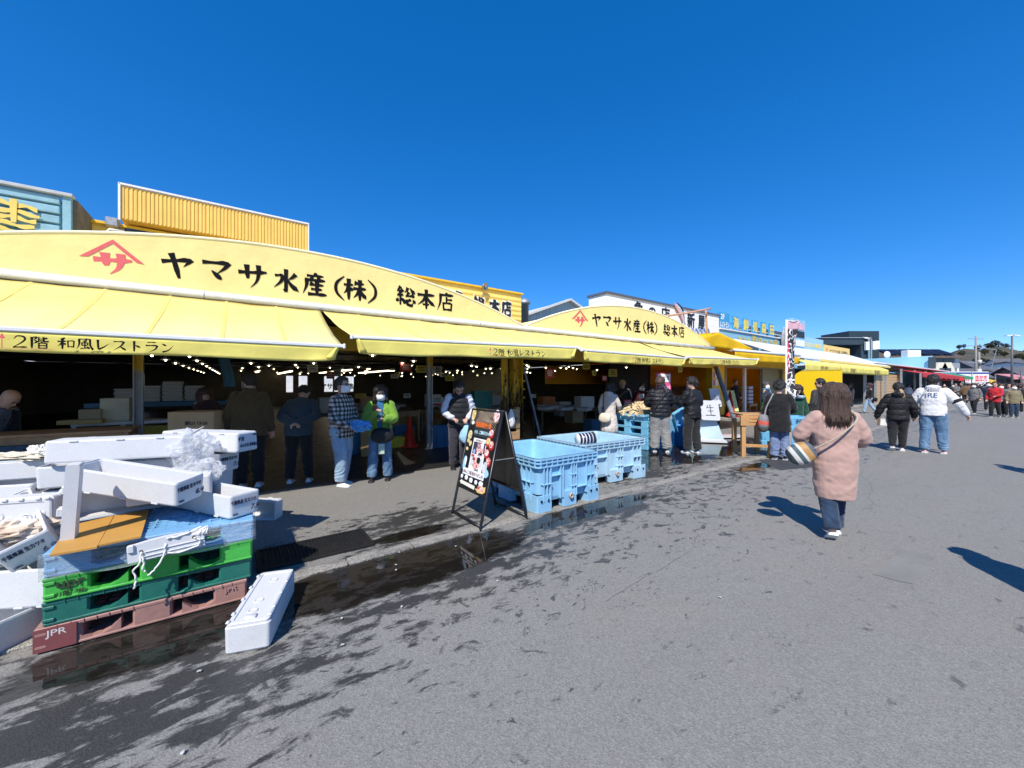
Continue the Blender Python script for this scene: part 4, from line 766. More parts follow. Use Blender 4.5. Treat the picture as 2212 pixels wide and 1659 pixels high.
for zx in (1235, 1310): 
    q = A8(zx, 560, Y - 3); mb = MB(); mb.prism([(-1.3, 0), (1.3, 0), (1.3, 1.6), (.6, 3.0), (-.6, 3.0), (-1.3, 1.6)], (q.x, Y - 3, q.z - 1.2), (1, 0, 0), (0, 0, 1), (0, 2.9, 0)); d_ = mb.build('dormer', mat('cream_wall', (.66, .62, .5), .7), b); mb = MB(); mb.box((q.x, Y - 3.05, q.z + .2), (.9, .1, 1.1)); mb.build('dormer_window', GLASSD, d_)
for i in range(2): q = A8(1408, 430 + 60*i, Y + 2); mb = MB(); mb.box((p1.x + .05, Y + 3, q.z), (.12, 1.4, 1.2)); mb.build('side_window', GLASSD, b)
b2 = b
# ---------------------------------------------------------------- foam boxes, pallets, tubs and other goods
t = NT('foam_bead'); vo = t.voro(210); cc = t.mix(t.ramp(vo.outputs['Color'], 0, 1), (.57, .575, .585, 1), (.65, .655, .66, 1)); cc = t.mix(t.math('MULTIPLY', t.ramp(t.noise(5, 6, .7), .55, .75), .3), cc, (.44, .43, .40, 1)); t.col(cc); t.set(Roughness=.6)
t.p.inputs['Subsurface Weight'].default_value = .0; t.L(t.bump(vo.outputs['Distance'], .0015, .7), t.p.inputs['Normal']); EPS = t.m
INK = mat('blue_black_ink', (.025, .04, .09), .7, .3, 60)
BOXG = 'white foam fish boxes by the pallets'
def foam(label, M, L=.85, W=.225, H=.17, lid=False, num=None, flip=False, text=True, side=False, cat='foam box', group=BOXG):
    """M: frame at the middle of the base, x along the length; writing on the +x end"""
    o = thing('foam_box', label, cat, M=M, group=group); r = .022; mb = MB(); th = .024
    if not lid:
        S = [rrect(L - .02, W - .02, r, 0), rrect(L - .006, W - .006, r + .004, .012), rrect(L, W, r, H - .012), rrect(L - .008, W - .008, r, H), rrect(L - th*1.1, W - th*1.1, r, H), rrect(L - th*1.15, W - th*1.15, r, H - .012), rrect(L - th*1.8, W - th*1.8, r, H - .012), rrect(L - th*2.4, W - th*2.4, r*.8, .034), rrect(L - th*2.9, W - th*2.9, r*.7, .026)]
        mb.loft(S); bd = mb.build('shell', EPS, o)
        mb = MB()
        for k in (-.3, .02, .31): mb.box((L*k, -W/2 - .001, .006), (.05, .006, .012), .002); mb.box((L*k, W/2 + .001, .006), (.05, .006, .012), .002)
        mb.build('foot_notch', EPS, o)
    else:
        h2 = H*.86; S = [rrect(L - .02, W - .02, r, 0), rrect(L - .004, W - .004, r, .012), rrect(L, W, r, h2), rrect(L - .006, W - .006, r, h2 + .003)]; mb.loft(S); bd = mb.build('shell', EPS, o)
        mb = MB(); mb.loft([rrect(L - .016, W - .016, r, h2 + .001), rrect(L - .014, W - .014, r, H - .006), rrect(L - .03, W - .03, r, H), rrect(L - .075, W - .065, .015, H), rrect(L - .085, W - .075, .015, H - .007)]); ld = mb.build('lid', EPS, o)
        mb = MB()
        for k in (-.42, -.18, .05, .3, .43): mb.box((L*k, W/2 - .012, H + .003), (.03, .02, .012), .004); mb.box((L*k + .02, -W/2 + .012, H + .003), (.03, .02, .012), .004)
        for k in (-.28, .12, .3): mb.lathe([(.028, H - .008), (.027, H - .001), (.022, H - .001), (.021, H - .008)], (L*k, .01*(-1 if k > 0 else 1), 0), 14)
        mb.box((L/2 - .06, 0, H - .001), (.05, .06, .012), .004); mb.build('catch', EPS, ld, True)
    if text and num:
        R_ = dict(o=(L/2, 0, 0))
        txt('千葉県産 生カツオ', .034, INK, bd, (L/2, -.012, H*.60), (0, 1, 0), (0, 0, 1), 'lettering', .0012, sx=.66, d=.0015); txt(num, .052, INK, bd, (L/2, W*.30, H*.22), (0, 1, 0), (0, 0, 1), 'weight_mark', .0012, d=.0015, shear=.2)
        txt('10056', .020, INK, bd, (L/2, -W*.32, H*.12), (0, 1, 0), (0, 0, 1), 'lot_mark', .0008, sx=.8, d=.0015)
    return o
def corner(x, y, z, ang, L=.85, W=.225, H=.17, flip=False):
    """frame from the near right corner (+x end, -y side) standing flat"""
    ex = Vector((cos(R(ang)), sin(R(ang)), 0)); ey = Vector((-sin(R(ang)), cos(R(ang)), 0)); c = Vector((x, y, z)) - ex*L/2 + ey*W/2
    return frame(c + Vector((0, 0, H)), ex, -ey, (0, 0, -1)) if flip else frame(c, ex, ey, (0, 0, 1))
def orient(p, ex, ey): ex = Vector(ex).normalized(); ey = Vector(ey); ey = (ey - ex*ey.dot(ex)).normalized(); return frame(p, ex, ey, ex.cross(ey))
Z0 = .603
foam('open white foam box marked 7.9 at the right corner of the blue pallet', corner(-2.07, 2.818, Z0, -23.9), num='7.9')
ex = Vector((.84, -.07, -.10)).normalized(); ey = Vector((-.02, .22, .03)); M = orient((0, 0, 0), ex, ey); ey = M.col[1].xyz; M.translation = Vector((-2.313, 2.647, .75)) - ex*.425 + ey*.1125
foam('open white foam box marked 6.4, tilted on top over the brown boards', M, num='6.4')
foam('upside down white foam box marked 8.6, topmost at the right of the pile', corner(-2.44, 3.41, .99, -11.5, flip=True), num='8.6', flip=True)
foam('closed side white foam box turned over, long and topmost at the left of the pile', corner(-2.74, 3.22, .995, 22, L=.86, flip=True), L=.86, text=False)
foam('white foam box wrapped in bubble film, below the box marked 8.6', corner(-2.645, 3.47, .795, -9), num='7.1')
foam('white foam box at the bottom of the stack under the bubble wrap', corner(-2.70, 3.58, Z0, 6), L=.8, text=False)
foam('white foam box half hidden in the middle of the pile under the long turned box', corner(-2.86, 3.30, .795, 27), text=False)
foam('white foam box hidden lowest in the pile under the long turned box', corner(-2.90, 3.36, Z0, 30), L=.8, text=False)
foam('open white foam box sitting crosswise behind the box marked 7.9', corner(-2.42, 3.10, .70, 35, L=.5, flip=True), L=.5, text=False)
# box on its side, mouth to the camera
a = Vector((-3.19, 2.70, Z0 + .002)); ex = Vector((.66, .75, 0)).normalized(); mth = Vector((ex.y, -ex.x, 0)); L = .60
M = frame(a + ex*L/2 - mth*.15 + Vector((0, 0, .12)), ex, (0, 0, -1), mth); foam('white foam box lying on its side with its mouth towards the brown boards', M, L=L, W=.24, H=.15, text=False)
# lid on end at the left corner of the pallet
a = AT(131, 2.42, Z0); M = orient(a + Vector((.01, .04, .005)), (.10, -.02, 1), (.80, .58, 0)); M.translation += M.col[0].xyz*.245
o = thing('foam_slab', 'white foam slab standing on end at the left corner of the brown boards', 'foam slab', M=M); mb = MB()
mb.loft([rrect(.49, .062, .012, -.05), rrect(.49, .062, .012, .0), rrect(.485, .056, .01, .05)]); mb.box((-.06, -.045, .0), (.05, .03, .06), .004); mb.box((.08, -.035, .0), (.05, .02, .06), .004); mb.build('panel', EPS, o)
# the box lying behind the pallets on the ground, mouth to the camera
M = frame(Vector((-2.757, 4.56, .115)) + Vector((-.40, .05, 0)) + Vector((.03, .09, 0)), (.99, -.02, 0), (0, 0, 1), (.02, -.99, 0)); M.translation = Vector((-3.17, 4.66, .117))
foam('white foam box on its side on the pavement behind the pallets', M, L=.80, W=.23, H=.16, text=False)
# closed box standing by the pallets
ex = Vector((-.21, .635, 0)).normalized(); ey = Vector((-ex.y, ex.x, 0)); M = frame(Vector((-1.69, 2.257, .002)) + ex*.34 - ey*.118, -ex, -ey, (0, 0, 1))
foam('closed white foam box with moulded lid, alone on the wet asphalt by the pallets', M, L=.68, W=.238, H=.178, lid=True, text=False)
# heap of boxes at the far left
LEFT = [('white foam box with ice scraps and paper on top, highest at the left edge', corner(-3.70, 3.2, .83, 24, .95, .3, .16), dict(L=.95, W=.3, H=.16, text=False, lid=True)),
 ('printed white foam box under the one with ice scraps, at the left edge', corner(-3.72, 2.98, .66, 14, .8, .26, .165), dict(L=.8, W=.26, H=.165, num='9.2')),
 ('open white foam box behind the upright panel box at the left', corner(-3.45, 3.22, .64, 25, .8, .25, .17), dict(L=.8, W=.25, H=.17, text=False)),
 ('white foam box standing on its side, its sunken base facing the camera', frame(AT(76, 2.72, .70), (.96, .28, 0), (0, 0, 1), (.28, -.96, 0)), dict(L=.36, W=.26, H=.13, lid=True, text=False)),
 ('white foam box marked 6.9 tipped over against the stacked pallets', None, dict(L=.75, W=.24, H=.17, num='6.9')),
 ('printed white foam box wedged upright beside the green pallets', corner(-2.87, 2.42, .20, 8, .42, .26, .24), dict(L=.42, W=.26, H=.24, num='7.3')),
 ('open white foam box on the ground at the lower left edge', frame((-3.16, 2.08, .003), (.10, 1, 0), (-1, .10, 0), (0, 0, 1)), dict(L=.86, W=.235, H=.19, text=False)),
 ('white foam box at the foot of the left heap, behind the open one', corner(-3.05, 2.82, .01, 30, .85, .26, .19), dict(L=.85, W=.26, H=.19, lid=True, text=False)),
 ('white foam box second from the ground in the left heap', corner(-3.13, 2.86, .21, 34, .85, .26, .19), dict(L=.85, W=.26, H=.19, text=False)),
 ('white foam box third from the ground in the left heap', corner(-3.2, 2.90, .41, 26, .85, .26, .19), dict(L=.85, W=.26, H=.19, lid=True, text=False)),
 ('long white foam box lying farther back in the left heap', corner(-3.42, 3.3, .30, 32, .95, .3, .3), dict(L=.95, W=.3, H=.3, lid=True, text=False))]
for lb, M, kw in LEFT:
    if M is None:
        ex = Vector((.80, -.52, -.22)).normalized(); M = orient((0, 0, 0), ex, (.45, .70, .42)); M.translation = AT(84, 2.46, .47) - ex*.375
    foam(lb, M, **kw)
# ice and torn paper on the highest left box
def crumple(o, nm, c, r, m, amp=.35, sc=3., nu=40, nv=26, M=None):
    mb = MB(); mb.ell(c, r, nu, nv, M, f=lambda p: p*(1 + amp*(noise.noise(p*sc) + .6*noise.noise(p*sc*2.3) + .35*abs(noise.noise(p*sc*5.5)))) ); return mb.build(nm, m, o)
o = thing('torn_paper', 'crumpled off white paper and ice on top of the highest left foam box', 'paper', (-3.9, 3.2, .99)); PAP = mat('wet_paper', (.66, .60, .48), .8, .15, 6)
crumple(o, 'sheet', (-.12, -.02, .01), (.30, .10, .025), PAP, .8, 2.5); crumple(o, 'wad', (-.02, 0, .04), (.075, .06, .055), mat('white_wad', (.74, .72, .66), .8), .5); crumple(o, 'strip', (.30, .06, .015), (.16, .05, .02), PAP, .7)
o = thing('ice_heap', 'heap of crushed ice and pinkish fish scraps in the boxes at the left edge', 'ice', AT(10, 2.6, .60)); t = NT('dirty_ice'); t.col(t.mix(t.ramp(t.noise(4, 5), .4, .65), (.72, .72, .70, 1), (.62, .45, .30, 1))); t.set(Roughness=.25); t.L(t.bump(t.noise(40, 4), .01), t.p.inputs['Normal']); crumple(o, 'heap', (0, .05, 0), (.3, .2, .10), t.m, .35, 4)
# ---- pallets
def pallet(label, c, m, L=1.035, W=1.06, H=.147, top='slats', marks=None, ang=0):
    o = thing('plastic_pallet', label, 'pallet', c, RZ + ang, 'stacked plastic pallets'); mb = MB(); bl = .20; b = .006
    xs = (-L/2 + bl/2, 0, L/2 - bl/2)
    for x in xs:
        for y in (-W/2 + bl/2, 0, W/2 - bl/2): mb.box((x, y, H/2), (bl - .006, bl - .006, H - .010), .012)
    for y in (-W/2 + .05, W/2 - .05): mb.box((0, y, H - .014), (L, .10, .026), b); mb.box((0, y, .011), (L - .01, .10, .020), b)
    for x in (-L/2 + .05, L/2 - .05): mb.box((x, 0, H - .0145), (.10, W - .2, .025), b); mb.box((x, 0, .0115), (.10, W - .2, .019), b)
    for s in (-1, 1):
        x0 = s*(L/4 - .0); w_ = (L - 3*bl)/2        # arched fork openings
        for e in (-1, 1): mb.prism([(0, 0), (.09, 0), (.05, .018), (0, .07)], (x0 - e*w_/2, -W/2 + .004, .02), (e, 0, 0), (0, 0, 1), (0, .08, 0))
    d = mb.build('frame', m, o)
    mb = MB(); n = 15
    for i in range(n): mb.box((0, -W/2 + .115 + (W - .23)*i/(n - 1), H - .011), (L - .19, .016, .016))
    for i in range(13): mb.box((-L/2 + .14 + (L - .28)*i/12, 0, H - .012), (.016, W - .18, .017))
    for (x, y) in ((-.30, .0), (.05, -.28), (.05, .12), (.32, -.05)): mb.box((x, y, H - .0125), (.16, .24, .014))
    mb.build('deck', m, o)
    mb = MB()
    for s in (-1, 1):
        for k in range(7): mb.box((s*L/4 + (k - 3)*.055, -W/2 - .002, H - .012), (.004, .006, .022))
    mb.box((-L/2 + .03, -W/2 - .001, H*.75), (.05, .012, .02), .004); mb.box((-L/2 + .03, -W/2 - .001, H*.25), (.05, .012, .02), .004); mb.build('rib', m, d); return o, d
def plas(nm, c, r=.42, dirt=.35): return mat(nm, c, r, .10, 4, .002, 35, dirt=dirt, dirtc=tuple(x*.45 for x in c), ds=3.5)
PIT = (-.455, 3.47 + .53)
o, d = pallet('faded pinkish brown plastic pallet, lowest of the stack by the kerb', st(-.46, 4.0, .006), plas('pallet_pink', (.36, .19, .16), .6, .5))
txt('JPR', .052, mat('faded_white_print', (.66, .60, .58), .7), d, (-.425, -.531, .092), (1, 0, 0), (0, 0, 1), 'brand_mark', .003, sx=1.15)
mb = MB(); mb.box((-.43, -.532, .03), (.155, .004, .03)); mb.box((-.47, -.532, .063), (.05, .004, .022)); mb.box((-.395, -.532, .07), (.05, .004, .014)); lb_ = mb.build('printed_label', MATS['faded_white_print'], d)
mb = MB(); mb.box((-.43, -.535, .075), (.175, .002, .135)); mb.build('print_panel', mat('print_maroon', (.20, .055, .055), .7), d)
txt('JPR', .045, mat('raised_pink', (.40, .22, .19), .6), d, (.42, -.531, .09), (1, 0, 0), (0, 0, 1), 'brand_mark', .002, sx=1.15)
o, d = pallet('dark green plastic pallet, second from the ground in the stack', st(-.435, 4.005, .154), plas('pallet_dark_green', (.014, .14, .105), .5, .5), ang=.01)
o, d = pallet('bright green plastic pallet with a black maker mark, third in the stack', st(-.425, 3.99, .301), plas('pallet_green', (.06, .42, .06), .45, .4))
t_ = mat('maker_black', (.03, .05, .02), .6); txt('upr', .075, t_, d, (-.40, -.532, .075), (1, 0, 0), (0, 0, 1), 'brand_mark', .003, sx=1.15); txt('11型   36E', .028, t_, d, (-.40, -.532, .03), (1, 0, 0), (0, 0, 1), 'size_mark', .0012)
o, d = pallet('light blue plastic pallet wrapped in clear film, topmost of the stack', st(-.42, 3.985, .449), plas('pallet_blue', (.18, .40, .64), .4, .3))
t = NT('stretch_film'); t.n('ShaderNodeTexNoise'); nz = t.noise(9, 6, .7, t.scale(.7, .7, 9), 1.5); t.col((.75, .82, .88)); t.set(Roughness=.12); tr = t.n('ShaderNodeBsdfTransparent'); mx = t.n('ShaderNodeMixShader'); t.L(t.ramp(nz, .35, .72, .10, .55), mx.inputs[0]); t.L(tr.outputs[0], mx.inputs[1]); t.L(t.p.outputs[0], mx.inputs[2]); t.L(mx.outputs[0], t.out.inputs[0]); t.L(t.bump(nz, .02), t.p.inputs['Normal']); FILM = t.m
def fm(a, b):
    q = [(-.53, -.545), (.53, -.545), (.53, .545), (-.53, .545), (-.53, -.545)]; k = min(3, int(a*4)); f = a*4 - k; x = q[k][0]*(1 - f) + q[k + 1][0]*f; y = q[k][1]*(1 - f) + q[k + 1][1]*f
    w = .008*fbm((a*16, b*1.5, 0), 1.5); return (x*(1 + w), y*(1 + w) - .0, -.012 + .163*b + .010*sin(a*60)*(1 - b))
mb = MB(); mb.grid(fm, 160, 10); mb.build('film', FILM, o, True, fix=False)
# brown boards on the blue pallet
BRD = mat('tan_board', (.52, .27, .055), .6, .1, 5, .001, 90, dirt=.25, dirtc=(.3, .15, .04)); 
def gz(zx, zy, z): x, y = P2(zx, zy, 0, 1680, 2.765); return G(x, y, z)
for pts, lb in (([(540, 1395), (1055, 1305), (1240, 965), (735, 1080)], 'tan brown board lying on the left of the film wrapped pallet'), ([(1068, 1290), (1535, 1190), (1622, 900), (1250, 962)], 'tan brown board lying at the middle of the film wrapped pallet')):
    P = [gz(*q, .618) for q in pts]; c = sum(P, Vector())/4; o = thing('brown_board', lb, 'board', c, 0, 'tan boards on the pallet'); mb = MB(); P = [p - c for p in P]
    mb.prism([(p.x, p.y) for p in P], (0, 0, -.012), (1, 0, 0), (0, 1, 0), (0, 0, .012)); mb.build('sheet', BRD, o)
# foam handle piece with twine hanging on the front of the pallets
a, b = G(270, 1196, .47), G(431, 1160, .47); P0 = st(-.56, 3.415, .44); P1 = st(-.20, 3.415, .50)
o = thing('foam_handle_piece', 'broken white foam piece tied with twine, hanging on the front of the blue pallet', 'foam piece', M=orient(st(-.375, 3.405, .535), (S_, C_, .06), (-.02*C_, .02*S_, 1)))
mb = MB(); N = 24; out = [(-.19, -.055)] + [(.19, -.05)] + [(.19, .035), (.17, .05)] + [(.16 - .32*i/N, .052 + .012*sin(pi*i/N)) for i in range(N + 1)] + [(-.19, .05)]
mb.prism(out, (0, 0, 0), (1, 0, 0), (0, 1, 0), (0, 0, .04)); mb.box((-.17, .035, .045), (.035, .05, .02), .006); mb.box((.04, -.003, .043), (.30, .006, .008), .002); mb.box((.02, -.03, .043), (.3, .006, .008), .002); mb.build('block', EPS, o)
mb = MB(); mb.lathe([(.009, 0), (.009, .003)], (-.125, .005, .04), 10); mb.lathe([(.009, 0), (.009, .003)], (.135, .022, .04), 10); mb.build('hole', BLACKP, o)
TW = mat('white_twine', (.74, .73, .69), .8, .1, 60); mb = MB()
def hang(pts, r=.0055): 
    pts = [Vector(p) for p in pts]; Q = []
    for i in range(len(pts) - 1):
        for j in range(6): Q.append(pts[i].lerp(pts[i + 1], j/6) + Vector((.003*sin(i*5 + j*1.3), 0, .004*cos(j + i))))
    mb.tube(Q + [pts[-1]], r, 6)
hang([(-.125, .005, .045), (-.13, -.06, .05), (-.165, -.10, .055), (-.155, -.17, .05), (-.17, -.215, .05)]); hang([(-.125, .005, .045), (-.115, -.05, .05), (-.12, -.11, .055), (-.11, -.125, .05)])
hang([(.01, .06, .02), (-.01, .0, .05), (-.015, -.05, .05), (-.07, -.13, .06), (-.10, -.15, .06)]); hang([(.135, .022, .05), (.17, .0, .055), (.16, -.04, .05), (.05, -.055, .05), (.0, -.04, .048)])
for k in range(7): hang([(.10 + .01*k, .05 + .005*(k % 3), .03), (.14 + .012*k, .065 + .006*(k % 4), .035), (.17 + .006*k, .03 + .008*(k % 3), .045), (.12, .04, .03)])
hang([(.0, .055, .045), (.05, .05, .048), (.12, .06, .04)]); mb.build('twine', TW, o, True)
# bubble wrap
t = NT('bubble_film'); vo = t.voro(75); t.col((.94, .95, .96)); t.set(Roughness=.15); t.L(t.bump(vo.outputs['Distance'], .012, .6), t.p.inputs['Normal']); tr = t.n('ShaderNodeBsdfTransparent'); tl = t.n('ShaderNodeBsdfTranslucent'); tl.inputs[0].default_value = (.95, .96, .98, 1); m1 = t.n('ShaderNodeMixShader'); m1.inputs[0].default_value = .55; t.L(t.p.outputs[0], m1.inputs[1]); t.L(tl.outputs[0], m1.inputs[2]); mx = t.n('ShaderNodeMixShader'); t.L(t.ramp(t.noise(20, 4), .3, .7, .30, .75), mx.inputs[0]); t.L(tr.outputs[0], mx.inputs[1]); t.L(m1.outputs[0], mx.inputs[2]); t.L(mx.outputs[0], t.out.inputs[0]); BUB = t.m
o = thing('bubble_wrap', 'crumpled clump of clear bubble wrap draped over the stacked foam boxes', 'bubble wrap', AT(428, 3.30, 1.0))
def wrapf(p): 
    q = p*(1 + .34*noise.noise(p*2.1) + .18*noise.noise(p*4.6 + Vector((5, 0, 0))) + .08*noise.noise(p*9)); return Vector((q.x*(1.0 + .35*(p.z < -.2)*0), q.y, q.z))
mb = MB(); mb.ell((-.05, .0, .03), (.17, .13, .16), 64, 40, f=wrapf); mb.ell((.03, -.05, -.15), (.20, .10, .12), 60, 34, f=lambda p: wrapf(p + Vector((9, 0, 0))*0) ); mb.build('wrap', BUB, o)
mb = MB(); mb.tube([(.04, -.1, .19), (.10, -.12, .22), (.16, -.14, .25)], [.012, .016, .008], 6, flat=.4); mb.build('torn_strip', EPS, o, True)
# ---- the two blue tubs
TUBB = plas('tub_blue', (.27, .52, .74), .38, .18); TUBI = plas('tub_blue_inner', (.36, .62, .80), .3, .1)
def tub(label, u, v, L, W, H, ang=0, mt=TUBB, worn=False):
    o = thing('fish_tub', label, 'tub', st(u, v), RZ + ang, 'big blue plastic fish tubs'); mb = MB(); r = .06; z0 = .12
    mb.loft([rrect(L - .14, W - .14, r, z0), rrect(L - .11, W - .11, r, z0 + .05), rrect(L - .09, W - .09, r, H - .16), rrect(L - .07, W - .07, r, H - .02), rrect(L - .02, W - .02, r, H), rrect(L - .10, W - .10, r, H), rrect(L - .115, W - .115, r, H - .03), rrect(L - .17, W - .17, r, .22), rrect(L - .25, W - .25, r, .19)])
    bd = mb.build('shell', mt, o)
    mb = MB()
    for z, h in ((H - .012, .024), (H - .055, .016), (H - .105, .016)):
        mb.loft([rrect(L, W, r + .01, z - h/2), rrect(L, W, r + .01, z + h/2)] if 0 else [rrect(L + .004, W + .004, r + .015, z - h/2), rrect(L + .004, W + .004, r + .015, z + h/2), rrect(L - .06, W - .06, r, z + h/2), rrect(L - .06, W - .06, r, z - h/2), rrect(L + .004, W + .004, r + .015, z - h/2)], cap=False)
    for side in range(4):
        n = 11 if (side % 2 == 0) else 12; LL = (L if side % 2 == 0 else W)
        for i in range(n + 1):
            a = -LL/2 + .06 + (LL - .12)*i/n; d_ = ((a, -W/2 + .012), (L/2 - .012, a), (a, W/2 - .012), (-L/2 + .012, a))[side]
            mb.box((d_[0], d_[1], H - .055), (.008 if side % 2 == 0 else .03, .03 if side % 2 == 0 else .008, .10))
    mb.build('rim_rib', mt, bd)
    mb = MB()      # wall ribs below the rim
    for side in range(4):
        LL = L if side % 2 == 0 else W; WW = W if side % 2 == 0 else L
        def B(a, z, wa, wz, dp=.06, out=0.):
            c_ = (a, -WW/2 + dp/2 - out); 
            if side == 0: p, s_ = (c_[0], c_[1]), (wa, dp)
            elif side == 1: p, s_ = (-c_[1], c_[0]), (dp, wa)
            elif side == 2: p, s_ = (-c_[0], -c_[1]), (wa, dp)
            else: p, s_ = (c_[1], -c_[0]), (dp, wa)
            mb.box((p[0], p[1], z), (s_[0], s_[1], wz), .003)
        for k in (-.40, -.35, -.30, -.15, -.11, .02, .06, .10, .27, .34, .40): B(LL*k, H*.52, .011, H*.62, .05)
        B(-LL*.35, H*.52, LL*.14, .012, .055, .002); B(LL*.345, H*.55, LL*.14, .012, .055, .002); B(LL*.06, H*.62, LL*.10, .012, .055, .002); B(LL*.06, H*.40, LL*.10, .012, .055, .002); B(-LL*.22, H*.66, LL*.16, .012, .055, .002); B(LL*.2, H*.36, LL*.17, .012, .055, .002)
        for k in (-.385, .385): B(LL*k, .11, LL*.20, .22, .15, -.01)       # feet
        B(0, .12, LL*.20, .20, .10, -.01)
    mb.build('wall_rib', mt, bd)
    mb = MB()
    for k in (-.43, -.33, .33, .43): mb.lathe([(.014, 0), (.014, .01)], (0, 0, 0), 10)
    mb.v = []; mb.f = []; mb.mi = []
    for k in (-.44, -.34, .34, .44):
        n0 = len(mb.v); mb.lathe([(.014, 0), (.014, .012)], (0, 0, 0), 10); mb.v[n0:] = [(L*k + x, -W/2 + .006 - z, .155 + y) for x, y, z in mb.v[n0:]]
    mb.build('bolt_hole', BLACKP, o); mb = MB(); n0 = 0; mb.lathe([(.032, 0), (.034, .03), (.02, .03), (.018, .005)], (0, 0, 0), 14); mb.v = [(x, -W/2 + .006 - z, .15 + y) for x, y, z in mb.v]; mb.build('drain_plug', mat('plug_grey', (.45, .36, .30), .5), o, True)
    mb = MB(); mb.box((0, 0, .235), (L - .19, W - .19, .01)); mb.build('inner_floor', TUBI, o); return o
tub('light blue ribbed fish tub right behind the folding signboard', 3.53, 4.36, 1.12, 1.46, .675)
tub('paler ribbed fish tub with a striped pail lying inside, farther from the signboard', 5.02, 4.68, 1.50, 1.20, .675, R(-2), plas('tub_pale', (.40, .59, .72), .42, .3))
# striped pail lying in the second tub
M = frame(st(4.98, 4.85, .56), st(-.9, -.25, .0) , (0, 0, 1), st(.25, -.9, 0)); o = thing('striped_pail', 'metal pail with dark and white stripes lying inside the paler fish tub', 'pail', M=frame(st(5.02, 4.80, .62), st(.30, .95, 0), (0, 0, 1), st(.95, -.30, 0)))
t = NT('pail_stripes'); w_ = t.n('ShaderNodeTexWave', wave_type='BANDS', bands_direction='Z'); w_.inputs['Scale'].default_value = 5.; t.L(t.obj(), w_.inputs[0]); t.col(t.mix(t.ramp(w_.outputs['Fac'], .80, .84), (.02, .024, .06, 1), (.7, .7, .68, 1))); t.set(Roughness=.35)
mb = MB(); mb.lathe([(.105, -.16), (.125, .16), (.119, .16), (.10, -.15)], n=24); mb.build('body', t.m, o, True); mb = MB(); mb.tube([(.125*cos(a*pi/12), .125*sin(a*pi/12), .16) for a in range(25)], .006, 6); mb.tube([(.125*cos(a*pi/12), .05*sin(a*pi/12), .16 + .10*sin(a*pi/12)) for a in range(13)], .004, 6); mb.build('rim', STEEL, o, True)
mb = MB(); mb.poly([(.1*cos(a*pi/12), .1*sin(a*pi/12), -.145) for a in range(24)]); mb.build('base', mat('pail_inside', (.10, .12, .05), .5), o, fix=False)
